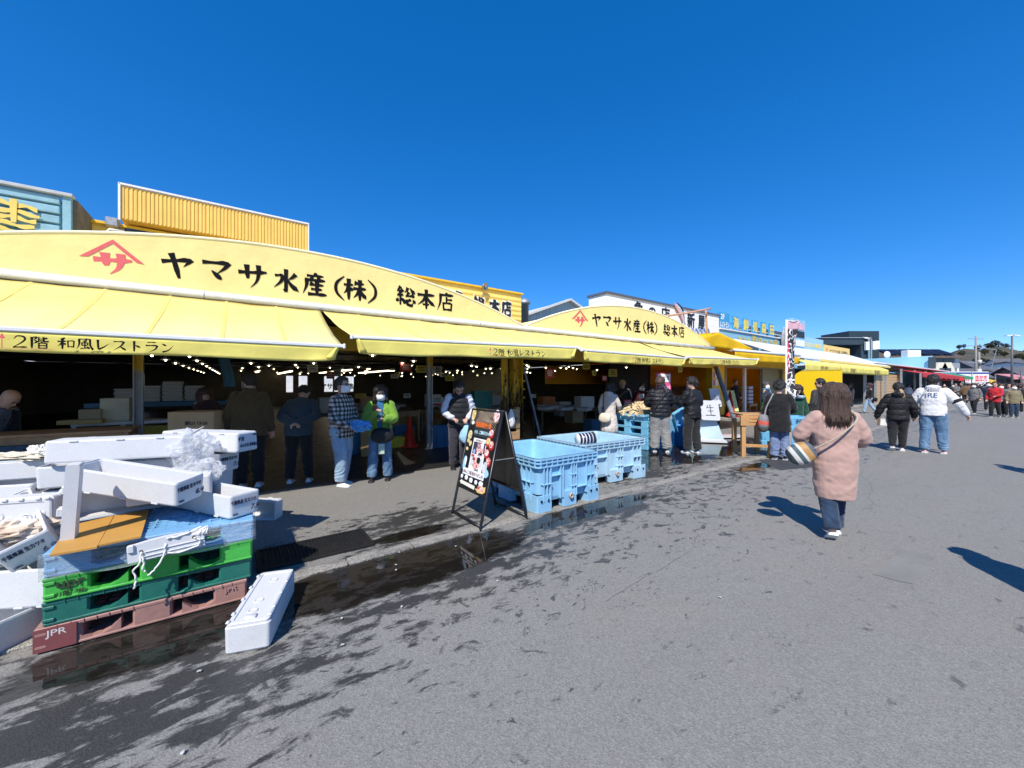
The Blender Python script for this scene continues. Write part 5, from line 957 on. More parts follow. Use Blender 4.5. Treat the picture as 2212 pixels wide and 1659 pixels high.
# ---- folding signboard
o = thing('folding_signboard', 'black folding signboard with food pictures and prices, standing at the kerb', 'signboard', st(2.47, 3.95), RZ)
BF = mat('black_frame', (.012, .012, .013), .35, .2, 8); T_ = Vector((-.005, 0, 1.285)); A0, A1 = Vector((-.30, .335, 0)), Vector((-.30, -.345, 0)); HW_ = .335
def fr_(s): return lambda a, h: Vector((s*(.02 + .30*(1 - h)), -HW_ + 2*HW_*a if s > 0 else HW_ - 2*HW_*a, 1.285*h))
for s, nm in ((-1, 'front'), (1, 'back')):
    f = fr_(s); mb = MB(); top = 1.; lo = .27
    for a in (0, 1): mb.tube([f(a, 0), f(a, .02), f(a, top)], .017, 8)
    mb.tube([f(0, .03), f(1, .03)], .015, 8); 
    for h in (lo, top - .006): mb.bar(f(0, h), f(1, h), .035, .03, bev=.008)
    lg = mb.build('leg_frame', BF, o, True); mb = MB(); n_ = (f(1, lo) - f(0, lo)).cross(f(0, top) - f(0, lo)).normalized()
    mb.prism([(0, 0), (1, 0), (1, 1), (0, 1)], f(.02, lo), f(.98, lo) - f(.02, lo), f(.02, top) - f(.02, lo), n_*.012); pn = mb.build('board', mat('board_black', (.016, .016, .018), .32, .2, 6), o)
    if s < 0:
        O = f(.02, lo) + n_*.0135; EX = (f(.98, lo) - f(.02, lo)); EY = f(.02, top) - f(.02, lo); lx, ly = EX.length, EY.length; EXn, EYn = EX/lx, EY/ly
        pz = lambda x, y, k=0: O + EXn*(x*lx) + EYn*(y*ly) + n_*(.0008*k)
        def rect(x0, y0, x1, y1, m, nm, k=1): mb = MB(); mb.poly([pz(x0, y0, k), pz(x1, y0, k), pz(x1, y1, k), pz(x0, y1, k)]); return mb.build(nm, m, pn, fix=False)
        def disc(x, y, r, m, nm, k=2, q=1.25, seed=0):
            mb = MB(); mb.poly([pz(x + r*cos(a*pi/9)*(1 + .12*noise.noise(Vector((cos(a*pi/9)*1.5 + seed, sin(a*pi/9)*1.5, seed)))), y + r*q*.5*sin(a*pi/9), k) for a in range(18)]); return mb.build(nm, m, pn, fix=False)
        def food(nm, c1, c2, c3, sc=45):
            t = NT(nm); v_ = t.voro(sc); g = t.mix(t.ramp(v_.outputs['Color'], .33, .4), c1 + (1,), c2 + (1,)); t.col(t.mix(t.ramp(t.voro(sc*1.4).outputs['Color'], .66, .7), g, c3 + (1,))); t.set(Roughness=.4); return t.m
        F1 = food('food_red', (.62, .06, .05), (.75, .45, .38), (.75, .70, .60)); F2 = food('food_tempura', (.62, .40, .10), (.78, .66, .34), (.50, .42, .22)); F3 = food('food_mixed', (.55, .12, .14), (.16, .10, .16), (.78, .62, .60), 60); F4 = food('food_pink', (.75, .40, .42), (.82, .70, .66), (.55, .12, .12))
        BWL = mat('bowl_red', (.45, .03, .03), .3)
        mb = MB(); mb.poly([pz(.02, .80, .5), pz(.98, .86, .5), pz(.98, .99, .5), pz(.02, .99, .5)]); mb.build('wave_print', food('brown_wave', (.12, .08, .06), (.20, .15, .11), (.07, .05, .04), 6), pn, fix=False)
        for k in range(4): mb = MB(); P_ = [pz(.3 + .07*i, .985 - .016*i - .02*k + .012*sin(i*.9 + k), 1.2) for i in range(10)]; Q_ = [p - EYn*.006 for p in P_]; [mb.poly([P_[i], P_[i + 1], Q_[i + 1], Q_[i]]) for i in range(9)]; mb.build('wave_line', mat('wave_tan', (.40, .32, .22), .5), pn, fix=False)
        ORG = mat('title_orange', (.80, .17, .03), .5); CY_ = mat('title_cyan', (.55, .80, .85), .5)
        rect(.24, .765, .80, .845, mat('title_brown', (.16, .10, .07), .5), 'title_band', 1.4); txt('当店自慢の一品', .062, ORG, pn, pz(.52, .785, 2), EXn, EYn, 'title', .0035, sx=.80)
        rect(.22, .66, .82, .755, mat('title_dark', (.035, .045, .05), .4), 'caption_band', 1.4); txt('ぜひ、ご賞味下さい!!', .045, CY_, pn, pz(.52, .693, 2), EXn, EYn, 'caption', .0015, sx=.80)
        rect(.27, .235, .74, .635, WLET, 'menu_sheet', 1.2); txt('おすすめメニュー', .026, mat('menu_brown', (.40, .25, .22), .6), pn, pz(.50, .602, 2), EXn, EYn, 'menu_title', .0006, sx=.85)
        rect(.30, .44, .72, .59, mat('menu_photo_dark', (.05, .05, .07), .4), 'menu_photo', 1.8); disc(.56, .50, .13, F4, 'dish', 2.4, seed=3); disc(.50, .55, .07, F3, 'dish', 2.6, seed=5); disc(.62, .565, .05, WLET, 'rice_bowl', 2.6); disc(.37, .47, .045, mat('menu_blue', (.25, .42, .7), .4), 'side_dish', 2.6)
        rect(.49, .437, .72, .465, WLET, 'price_tag', 3); txt('1,890円', .034, BLET, pn, pz(.60, .441, 4), EXn, EYn, 'price', .001, sx=.85); txt('海鮮丼', .032, REDP, pn, pz(.36, .405, 2), EXn, EYn, 'dish_name', .0012, sx=.8)
        rect(.31, .29, .71, .40, mat('menu_pale', (.58, .64, .74), .5), 'menu_photo', 1.8); disc(.50, .335, .12, F1, 'dish', 2.4, seed=8); disc(.58, .375, .065, BLET, 'soup_bowl', 2.5); disc(.41, .38, .05, BWL, 'tray', 2.5, q=.8); txt('1,890円', .034, mat('menu_grey', (.3, .3, .33), .6), pn, pz(.56, .245, 2), EXn, EYn, 'price', .001, sx=.9)
        rect(.10, .165, .86, .245, mat('notice_paper', (.80, .80, .82), .7), 'notice', 2.2); txt('あんこう鍋 始まりました!', .046, mat('notice_ink', (.38, .26, .28), .7), pn, pz(.48, .188, 3), EXn, EYn, 'notice_text', .0008, sx=.86)
        for x, y, r, m, q in ((.09, .93, .075, F2, 2.2), (.89, .94, .095, F4, 1.6), (.10, .66, .075, F2, 1.6), (.08, .59, .05, F2, 1.4), (.17, .555, .05, F2, 1.4), (.09, .48, .045, F2, 1.0), (.12, .82, .05, WLET, 1.0)): disc(x, y, r, m, 'food_picture', 1.6, q*1.0, x*9 + y)
        for x, y, m in ((.83, .72, F4), (.78, .615, F2), (.90, .585, F1), (.80, .48, F4), (.90, .39, F1)): disc(x, y, .085, BWL, 'bowl', 1.6, 1.35, x); disc(x - .005, y + .012, .066, m, 'bowl_filling', 2.2, 1.2, y)
        SPL = mat('splash_blue', (.35, .62, .85), .5); disc(.10, .30, .06, SPL, 'splash', 1.6, 3, 1); disc(.88, .255, .1, SPL, 'splash', 1.5, 1, 2); disc(.82, .315, .08, mat('fish_white', (.6, .63, .66), .4, .4, 40), 'fish_picture', 1.8, 1.7, 4); disc(.13, .33, .035, WLET, 'splash_foam', 1.9, 3, 6)
        for x, r in ((.10, .045), (.27, .06), (.45, .065), (.63, .05), (.80, .07)): disc(x, .135 - .012*(x > .4), r, WLET, 'crab_print', 1.6, .9, x*7); [disc(x + dx*r, .118 - .012*(x > .4), .008, WLET, 'crab_leg', 1.7, 4) for dx in (-.6, 0, .6)]
        mb = MB(); mb.poly([pz(x, y, 1.6) for x, y in ((.06, .065), (.13, .095), (.13, .082), (.62, .072), (.62, .028), (.13, .042), (.13, .03))]); mb.build('arrow', mat('arrow_cream', (.80, .76, .66), .6), pn, fix=False)
        mb = MB(); mb.poly([pz(x, y, 1.7) for x, y in ((.64, .05), (.75, .055), (.97, .11), (.98, .05), (.90, .02), (.74, .015))]); mb.build('boat_dish', mat('boat_yellow', (.72, .50, .16), .4), pn, fix=False); disc(.83, .07, .11, F1, 'sashimi', 2.2, .7, 3)
    else:
        mb = MB(); mb.bar(fr_(-1)(1, .58) + Vector((.0, .0, 0)), fr_(1)(0, .58), .02, .005); mb.build('stay', STEEL, o)
mb = MB(); mb.bar((0, -HW_ - .005, 1.285), (0, HW_ + .005, 1.285), .05, .028, bev=.01); mb.build('hinge_cap', BF, o)
# ---- posts with towel, cone, crates, tables, barrels
def crate(label, loc, rz, L, W, H, m, group=None, text=None, tm=None, nm='plastic_crate', cat='crate', fill=None):
    o = thing(nm, label, cat, loc, rz, group); mb = MB(); r = .03
    mb.loft([rrect(L*.86, W*.86, r, 0), rrect(L*.98, W*.98, r, H - .05), rrect(L, W, r, H - .05), rrect(L, W, r, H), rrect(L*.95, W*.94, r, H), rrect(L*.83, W*.82, r, .02)]); bd = mb.build('shell', m, o); mb = MB()
    for k in (-.3, 0, .3): mb.box((L*k, -W/2*.95, H*.5), (.02, .03, H*.8), .004); mb.box((L*k, W/2*.95, H*.5), (.02, .03, H*.8), .004)
    for k in (-.2, .2): mb.box((-L/2*.95, W*k, H*.5), (.03, .02, H*.8), .004); mb.box((L/2*.95, W*k, H*.5), (.03, .02, H*.8), .004)
    mb.build('rib', m, bd)
    if text: txt(text, H*.36, tm, bd, (0, -W/2*1.0 - .012, H*.42), (1, 0, 0), (0, 0, 1), 'lettering', .002)
    return o
CRB = plas('crate_blue', (.17, .46, .70), .4, .2); DKB = plas('crate_dark_blue', (.03, .13, .28), .5)
def cone(label, p, h=.7, r=.15, m=None):
    o = thing('traffic_cone', label, 'traffic cone', p); m = m or mat('cone_red', (.70, .035, .02), .45); mb = MB(); mb.lathe([(r, .03), (r*.9, .05), (.03, h), (.018, h)], n=18); mb.build('body', m, o, True); mb = MB(); mb.box((0, 0, .017), (r*2.4, r*2.4, .034), .008); mb.build('base', m, o)
cone('red traffic cone in the shade behind the woman in green', G(885, 966), .76, .16)
def table(label, c, rz, L, W, H, m=WOOD, th=.035, leg=.06, brace=True):
    o = thing('wooden_table', label, 'table', c, rz); mb = MB(); n = max(2, int(W/.14))
    for i in range(n): mb.box((0, -W/2 + W/n*(i + .5), H - th/2), (L, W/n - .006, th), .003)
    mb.build('tabletop', m, o)
    for sx in (-1, 1):
        for sy in (-1, 1): mb = MB(); mb.box((sx*(L/2 - leg), sy*(W/2 - leg), (H - th)/2), (leg, leg, H - th), .003); mb.build('leg', m, o)
    if brace: mb = MB(); mb.box((0, -W/2 + leg, H - th - .05), (L - .1, .03, .09)); mb.box((0, W/2 - leg, H - th - .05), (L - .1, .03, .09)); mb.build('apron', m, o)
    return o
TBL = mat('worn_table_wood', (.30, .19, .10), .75, .25, 6, .002, 60)
table('long worn wooden stall table behind the woman in green', st(3.25, 10.4), RZ, 1.7, .75, .86, TBL)
crate('yellow plastic crate under the stall table beside the red cone', G(857, 966), RZ, .42, .32, .26, plas('crate_yellow', (.72, .60, .05), .45))
o = thing('blue_barrel', 'blue plastic barrel behind the man in the plaid shirt', 'barrel', AT(752, 8.7), 0); mb = MB(); mb.lathe([(.20, 0), (.25, .03), (.27, .3), (.25, .55), (.27, .6), (.27, .66), (.22, .66), (.20, .06)], n=22); mb.build('body', plas('barrel_blue', (.05, .24, .42), .4), o, True)
M = orient(AT(792, 8.5, .32), (.9, .42, 0), (-.1, .2, .97)); o = thing('leaning_board', 'plain brown board leaning between the plaid shirt man and the woman in green', 'board', M=M); mb = MB(); mb.box((0, 0, 0), (.24, .66, .015), .003); mb.build('sheet', mat('brown_board', (.38, .24, .10), .7, .12, 4), o)
crate('big blue tub under the stall table, next to the yellow crate', AT(868, 10.3), RZ, .55, .5, .48, DKB, nm='storage_tub', cat='tub')
crate('blue lidded storage tub behind the man in the vest', AT(952, 9.9), RZ, .72, .5, .52, DKB, nm='storage_tub', cat='tub')
def carton(label, c, rz, L, W, H, m=None, txt_=None, flap=True, nm='cardboard_box', cat='box'):
    o = thing(nm, label, cat, c, rz); m = m or mat('cardboard', (.40, .26, .13), .8, .1, 3, .001, 60); mb = MB()
    mb.box((0, 0, H/2), (L, W, H), .006); bd = mb.build('carton', m, o); mb = MB(); mb.box((0, 0, H + .0015), (L*.99, .05, .002)); mb.build('tape', mat('packing_tape', (.50, .36, .18), .3), bd)
    if txt_:
        for s, z_, b_ in txt_: txt(s, z_, mat('box_print', (.07, .05, .05), .7), bd, (L*.12, -W/2 - .001, H*b_), (1, 0, 0), (0, 0, 1), 'lettering', .0015)
    return o
carton('cardboard box printed LU 13-26 standing behind the foam boxes', AT(433, 5.72, .72), R(8), .60, .42, .48, mat('light_cardboard', (.46, .31, .17), .8, .08, 3), [('鰊LU 13-26', .062, .62), ('鮮魚', .05, .40)])
table('low dark table carrying the printed cardboard box', AT(433, 5.74), R(8), .8, .55, .72, WOODD)
# stall on the left, behind the foam boxes
table('rough plank stall table at the left where the gloved man works', st(-1.95, 7.75), RZ, 1.5, .7, .97, WOOD)
mb = MB(); mb.grid(lambda a, b: (-.72 + 1.44*a, -.36 - .01*abs(sin(a*40)), .06 + .78*b), 60, 3); o = mb.build('table_skirt', mat('navy_sheet', (.012, .05, .10), .6), fix=False, label='dark blue sheet hung along the front of the left stall table', cat='sheet'); o.location = st(-1.95, 7.75); o.rotation_euler = (0, 0, RZ)
o = thing('white_counter', 'white framed counter with yellow panels behind the left steel post', 'counter', st(-1.25, 9.5), RZ); mb = MB(); mb.box((0, 0, .93), (1.9, .6, .05), .008); mb.box((-.92, -.26, .45), (.05, .05, .9)); mb.box((.92, -.26, .45), (.05, .05, .9)); mb.box((-.35, -.26, .45), (.05, .05, .9)); mb.build('frame', WHT, o); mb = MB(); mb.box((-.63, -.25, .5), (.5, .02, .72)); mb.box((.28, -.25, .5), (1.2, .02, .72)); mb.build('yellow_panel', mat('dull_yellow', (.42, .36, .05), .6), o)
o = thing('blue_shelf', 'blue shelf carrying stacks of pale foam trays, left of the steel post', 'shelf', st(-1.3, 11., 1.18), RZ); mb = MB(); mb.box((0, 0, 0), (2.2, .5, .10), .01); mb.build('board', mat('shelf_blue', (.03, .12, .20), .5), o); mb = MB(); [mb.box((sx, 0, -.6), (.06, .4, 1.15)) for sx in (-.9, .9)]; mb.build('leg', WOODD, o)
TRY = mat('foam_tray_stack', (.58, .52, .46), .7, .1, 20, .004, 30)
for i, h in enumerate((.27, .34, .42, .33)):
    o = thing('tray_stack', ['short', 'medium', 'tallest', 'last'][i] + ' stack of pale foam trays on the blue shelf' + ('' if i < 3 else ', nearest the post'), 'tray stack', st(-1.85 + i*.36, 11., 1.235), RZ, 'tray stacks on the blue shelf'); mb = MB()
    for k in range(int(h/.03)): mb.box((.01*sin(k*2.1), .006*cos(k*1.7), .015 + k*.03), (.33, .24, .024), .008)
    mb.build('tray', TRY, o)
carton('tall pale carton standing on the white counter by the post', st(-1.72, 9.5, .955), RZ, .36, .3, .40, mat('pale_carton', (.66, .58, .40), .7)); carton('small brown carton beside the tall pale carton', st(-2.0, 9.4, .955), RZ, .26, .25, .22, mat('tan_carton', (.42, .32, .18), .8)); carton('wooden tray of goods at the near end of the white counter', st(-2.05, 9.1, .955), RZ, .5, .2, .07, mat('tray_wood', (.45, .30, .10), .7), nm='wooden_tray', cat='tray')
o = thing('plastic_chair', 'dull red plastic chair in the dark behind the steel post', 'chair', st(-.55, 10.3), RZ + .6); RPL = plas('chair_red', (.22, .03, .035), .4); mb = MB(); mb.box((0, 0, .43), (.42, .42, .03), .01); mb.build('seat', RPL, o); mb = MB(); mb.slab(lambda a, b: (-.21 + .42*a, .2 + .10*b, .45 + .45*b), 4, 4, (0, .02, 0)); mb.build('backrest', RPL, o)
for sx in (-1, 1):
    for sy in (-1, 1): mb = MB(); mb.bar((sx*.18, sy*.18, .42), (sx*.21, sy*.22, 0), .035); mb.build('leg', RPL, o)
o = mbo = None
mb = MB(); mb.slab(lambda a, b: (.02*sin(b*5) + .24*a + .10*(1 - b), .03*sin(a*9), -.62*(1 - b)), 10, 10, (0, .01, 0)); o = mb.build('hanging_cloth', mat('cloth_blue', (.08, .20, .28), .8), label='light blue cloth hanging from the hall ceiling', cat='cloth'); o.location = AT(473, 8.4, 2.16)
o = thing('wooden_stand', 'raw timber post with short boards nailed on, holding a white towel', 'stand', AT(1118, 8.3), RZ); mb = MB(); mb.box((0, 0, .55), (.09, .05, 1.10), .004); mb.build('post', WOOD, o)
for z in (.98, .74, .50, .26): mb = MB(); mb.box((-.09, -.035, z), (.24, .02, .17), .004); mb.build('board', WOOD, o)
mb = MB(); mb.box((0, .1, .02), (.4, .4, .04)); mb.build('base', WOOD, o)
mb = MB(); mb.ell((0, 0, 0), (.07, .05, .2), 20, 16, f=lambda p: Vector((p.x*(1.1 - .5*p.z)*(1 + .15*sin(8*math.atan2(p.y, p.x))), p.y*(1.1 - .3*p.z), p.z))); o = mb.build('towel', mat('white_towel', (.78, .77, .74), .9), smooth=True, label='white towel tied to the raw timber post behind the signboard', cat='towel'); o.location = AT(1104, 8.12, .88)
# dim goods deeper in the hall
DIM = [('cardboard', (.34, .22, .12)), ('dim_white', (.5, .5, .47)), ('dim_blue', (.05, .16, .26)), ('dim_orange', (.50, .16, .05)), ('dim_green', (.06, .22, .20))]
GOODS = [(712, 11.5, .75, .6, .45, 1, 'white panel box stacked behind the plaid shirt man'), (800, 12, .75, .55, .45, 0, 'brown carton on the far counter left of the woman in green'), (935, 12.6, .86, .5, .4, 1, 'pale box on a far table behind the middle post'), (962, 13.2, .4, .5, .5, 3, 'orange crate under the far table behind the middle post'), (1040, 11.4, .9, .55, .5, 4, 'green box on the counter behind the man in the vest'), (1067, 12.4, .95, .35, .3, 1, 'white printed box right of the green box'), (1180, 13.5, .75, .5, .4, 3, 'orange printed box right of the rusty pillar'), (1215, 14, .45, .5, .5, 1, 'pale foam box low behind the grey brace'), (1240, 13, .3, .5, .4, 0, 'brown carton low in the dark between brace and beige coat'), (1262, 12.4, .85, .5, .35, 1, 'white basket on the counter left of the beige coat woman'), (1282, 12.0, .0, .45, .5, 2, 'dark blue bin on the floor left of the beige coat woman'), (1470, 14.6, .8, .7, .35, 1, 'pale box on the counter behind the black jacket men'), (1500, 15.3, .3, .7, .5, 0, 'brown carton behind the man with wavy hair'), (1100, 15, .9, .8, .5, 1, 'white carton far back beside the rusty pillar')]
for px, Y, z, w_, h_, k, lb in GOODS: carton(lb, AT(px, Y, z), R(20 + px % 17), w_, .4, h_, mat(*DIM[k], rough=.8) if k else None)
for px, Y, L_, lb in ((755, 12, 2.6, 'long dim counter behind the plaid shirt man'), (1010, 12.8, 3.2, 'long dim counter behind the man in the vest'), (1220, 13.4, 2.2, 'dim counter behind the grey brace'), (1465, 15, 3.6, 'dim counter behind the black jacket men')): table(lb, AT(px, Y), RZ*.6, L_, .8, .75 if px < 1000 else .8, WOODD)
# goods and hand written cards on the dark counters
rr = random.Random(9); CARD = [mat('card_white', (.60, .60, .56), .7), mat('card_yellow', (.60, .48, .08), .7), mat('card_red', (.50, .06, .05), .7)]
for k in range(34):
    px = rr.uniform(640, 1500); Y = rr.uniform(10.5, 17); z = rr.choice((rr.uniform(.95, 1.25), rr.uniform(1.75, 2.15))); w_, h_ = rr.uniform(.18, .42), rr.uniform(.14, .30)
    o = thing('price_card', 'small hand written price card hung or propped in the dim market hall', 'price card', AT(px, Y, z), R(rr.uniform(-10, 45)), 'price cards in the market hall'); mb = MB(); mb.box((0, 0, 0), (w_, .008, h_)); pn = mb.build('card', CARD[k % 3], o)
    mb = MB(); [mb.box((0, -.006, h_*(.25 - .22*j)), (w_*rr.uniform(.5, .8), .003, h_*.09)) for j in range(3)]; mb.build('ink_line', BLACKP if k % 3 < 2 else WHT, pn)
tr0 = None
for k in range(40):
    px = rr.choice((rr.uniform(690, 860), rr.uniform(930, 1100), rr.uniform(1170, 1290), rr.uniform(1440, 1510))); Y = rr.uniform(11.5, 14.5)
    if tr0 is None:
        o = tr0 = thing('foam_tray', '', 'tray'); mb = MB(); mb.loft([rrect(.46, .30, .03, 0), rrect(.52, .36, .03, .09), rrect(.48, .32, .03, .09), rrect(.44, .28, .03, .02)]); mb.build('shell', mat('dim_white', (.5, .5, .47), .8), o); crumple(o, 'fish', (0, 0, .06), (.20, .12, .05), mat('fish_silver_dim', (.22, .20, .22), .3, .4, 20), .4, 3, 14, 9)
    else: o = copytree(tr0)
    o.location = AT(px, Y, .80 + .0*k); o.rotation_euler.z = rr.uniform(0, 1.2); o['label'] = 'white foam tray of fish set out on the dim counters in the hall'; o['group'] = 'fish trays on the hall counters'
# ---- shell stall on blue pallets
PALB = plas('stall_pallet_blue', (.17, .45, .66), .4, .15); k0 = 0
for i, lb in enumerate(('light blue pallet on the wet ground under the shells', 'light blue pallet second from the ground under the shells', 'light blue pallet third from the ground under the shells', 'light blue pallet on top, right under the shell tray')):
    pallet(lb, st(8.55, 6.2, .01 + .175*i), PALB, 1.15, 1.2, .172)
crate('light blue tray of the shell stall with red lettering', st(8.47, 6.16, .71), RZ, 1.12, 1.0, .15, plas('tray_blue', (.24, .54, .72), .4, .1), text='ヤマサ水産㈱', tm=mat('print_red', (.55, .10, .16), .6), nm='shell_tray', cat='tray')
SHL = mat('oyster_shell', (.66, .52, .32), .7, .3, 14, .004, 60, dirt=.3, dirtc=(.25, .17, .09))
o = thing('shell_heap', 'heap of pale brown oysters piled on the light blue tray', 'shellfish', st(8.5, 6.25, .83), RZ); o['kind'] = 'stuff'; mb = MB(); rr = random.Random(5)
for i in range(420):
    x, y = rr.uniform(-.58, .58), rr.uniform(-.42, .46); top = .30*max(0, 1 - (abs(x - .12)/.62)**2)*max(.1, 1 - (abs(y - .05)/.55)**2); z = top*rr.uniform(.72, 1.0); s = rr.uniform(.035, .065)
    mb.ell((x, y, z), (s*.5, s*1.2, s*.38), 7, 5, Matrix.Rotation(rr.uniform(0, 6.3), 3, 'Z') @ Matrix.Rotation(rr.uniform(-.9, .9), 3, 'X'), f=lambda p: p*(1 + .3*noise.noise(p*2 + Vector((i, 0, 0)))))
mb.build('shells', SHL, o, kind='stuff')
carton('torn flat cardboard piece at the front edge of the shell heap', st(8.15, 5.78, .83), RZ, .50, .04, .14, MATS['light_cardboard'], nm='cardboard_piece', cat='cardboard')
for i, (u, v, lb) in enumerate(((9.35, 6.1, 'light blue crate on the ground behind the grey trousers'), (9.38, 6.12, 'light blue crate second from the ground behind the grey trousers'), (9.36, 6.1, 'light blue crate on top behind the grey trousers, full of shells'))): crate(lb, st(u, v, .01 + .22*i), RZ, .62, .45, .22, CRB, 'blue crates stacked by the shell stall')
crumple(thing('shell_pile', 'grey shells heaped in the top crate between the two black jacket men', 'shellfish', st(9.36, 6.1, .66)), 'pile', (0, 0, .02), (.28, .2, .12), mat('grey_shell', (.45, .42, .38), .7, .35, 25), .4, 5)
o = thing('blue_bucket', 'round bright blue bucket on the wet ground between the two black jacket men', 'bucket', st(9.35, 5.62, .01)); mb = MB(); mb.lathe([(.20, 0), (.24, .52), (.26, .52), (.26, .56), (.22, .56), (.18, .02)], n=24); mb.build('body', plas('bucket_blue', (.03, .30, .72), .35, .1), o, True)
M = orient(st(9.2, 5.55, .72), st(.5, .1, -.85), st(.9, -.35, .5)); o = thing('tipped_crate', 'light blue crate tipped against the stack beside the wavy haired man', 'crate', M=M); mb = MB(); mb.loft([rrect(.5, .36, .03, 0), rrect(.55, .4, .03, .12), rrect(.52, .37, .03, .12), rrect(.47, .33, .03, .02)]); mb.build('shell', CRB, o)
o = thing('wooden_prop', 'yellowish timber board standing between the legs of the grey trousers man', 'board', AT(1440, 10.2), RZ); mb = MB(); mb.bar((0, 0, 0), (.06, .1, .72), .16, .03, up=(1, 0, 0)); mb.build('plank', mat('yellow_timber', (.62, .36, .10), .6, .12, 6), o)
# white A board with the character for raw, and flat sheets on the wet ground
o = thing('foam_sign', 'white foam board sign with a hand written character, propped on a foam wedge', 'sign', AT(1530, 10.9), R(8)); mb = MB(); mb.prism([(-.40, 0), (.46, 0), (.16, .72), (-.20, .72)], (0, -.05, 0), (1, 0, 0), (0, 0, 1), (0, .5, 0)); mb.build('wedge', mat('pale_blue_foam', (.55, .70, .78), .6, .1, 3), o); M_ = orient((-.05, -.12, .86), (1, .1, -.06), (.05, .25, .96))
mb = MB(); mb.loft([[tuple(M_ @ Vector(p)) for p in rrect(.62, .56, .06, z)] for z in (-.02, .02)]); pn = mb.build('board', EPS, o); brush('生', mat('marker_black', (.05, .05, .06), .7), pn, [-.17], -.18, .36, M_ @ Vector((0, 0, .022)), M_.col[0].xyz, M_.col[1].xyz, fat=.7)
for px, py, a, L_, lb in ((1535, 953, -18, .75, 'flat white board lying on the wet ground below the foam sign'), (1575, 943, 5, .85, 'flat white board with a red ring lying beside the foam sign')):
    o = thing('flat_board', lb, 'board', G(px, py, .03), R(a)); mb = MB(); mb.loft([rrect(L_, .5, .05, 0), rrect(L_, .5, .05, .035)]); bd = mb.build('sheet', EPS, o)
    if 'ring' in lb: mb = MB(); mb.tube([(.26*cos(i*pi/16), .13*sin(i*pi/16), .037) for i in range(33)], .018, 6, flat=.3); mb.build('ring_mark', mat('ring_red', (.50, .06, .12), .5), bd, True)
o = thing('price_sign', 'pink and white price sign on a stick above the shell heap', 'sign', AT(1432, 11.6, .9), R(15)); mb = MB(); mb.box((0, 0, .2), (.02, .02, .7)); mb.build('stick', WOODD, o); mb = MB(); mb.box((0, -.02, .72), (.52, .015, .62)); pn = mb.build('card', mat('card_pink', (.60, .10, .22), .6, .1, 4), o); mb = MB(); mb.box((.02, -.031, .88), (.42, .006, .24)); mb.build('white_panel', WLET, pn); txt('生かき', .13, BLET, pn, (.02, -.035, .84), (1, 0, 0), (0, 0, 1)); txt('大アサリ', .12, WLET, pn, (0, -.03, .55), (1, 0, 0), (0, 0, 1), 'lettering', .004)
# timber stand by the backpack visitor
o = thing('timber_table', 'raw timber table with slatted box top beside the visitor with the backpack', 'table', AT(1628, 8.5), R(-8)); TM = mat('fresh_timber', (.50, .27, .10), .65, .18, 6, .002, 60, dirt=.3, dirtc=(.2, .1, .04))
for x, y, h in ((-.26, -.1, .85), (.27, -.14, .36), (-.22, .45, .8), (.27, .45, .8)): mb = MB(); mb.box((x, y, h/2), (.085, .085, h), .005); mb.build('leg', TM, o)
mb = MB(); mb.box((-.25, -.14, .80), (.17, .06, .22), .005); mb.build('end_block', TM, o)
for k in range(3): mb = MB(); mb.box((.04, -.1, .72 + .075*k), (.50, .05, .06), .004); mb.build('slat', TM, o)
mb = MB(); mb.box((.02, .18, .925), (.60, .62, .03), .004); mb.build('tabletop', TM, o); mb = MB(); mb.bar((-.26, -.1, .26), (.27, -.13, .25), .05, .06); mb.build('stretcher', TM, o)
o = thing('green_bottle', 'green bottle standing on the raw timber table', 'bottle', AT(1648, 9.0, .92)); mb = MB(); mb.lathe([(.035, 0), (.037, .02), (.037, .14), (.014, .2), (.014, .25), (.0, .25)], n=14); mb.build('glass', mat('bottle_green', (.03, .22, .04), .15), o, True)
for i, lb in enumerate(('dark blue crate low under the raw timber table', 'light blue crate second under the raw timber table', 'light blue crate under the raw timber table, nearest its top')): crate(lb, AT(1660, 9.6, .01 + .22*i), R(-10), .5, .4, .22, CRB, 'blue crates by the timber table')
for i in range(4): crate(['bottom', 'second', 'third', 'top'][i] + ' light blue crate in the stack between the backpack visitor and the pink coat', AT(1713, 9.3, .005 + .205*i), R(2), .62, .45, .205, CRB, 'blue crates right of the backpack visitor', text='魚市場' if i == 3 else None, tm=INK)
o = thing('gas_cylinder', 'grey gas cylinder standing behind the backpack visitor', 'gas cylinder', AT(1697, 8.9)); mb = MB(); mb.lathe([(.11, 0), (.12, .03), (.12, .52), (.09, .6), (.04, .64), (.04, .70), (0, .7)], n=18); mb.build('body', mat('cylinder_grey', (.34, .33, .29), .5, .2, 6), o, True)
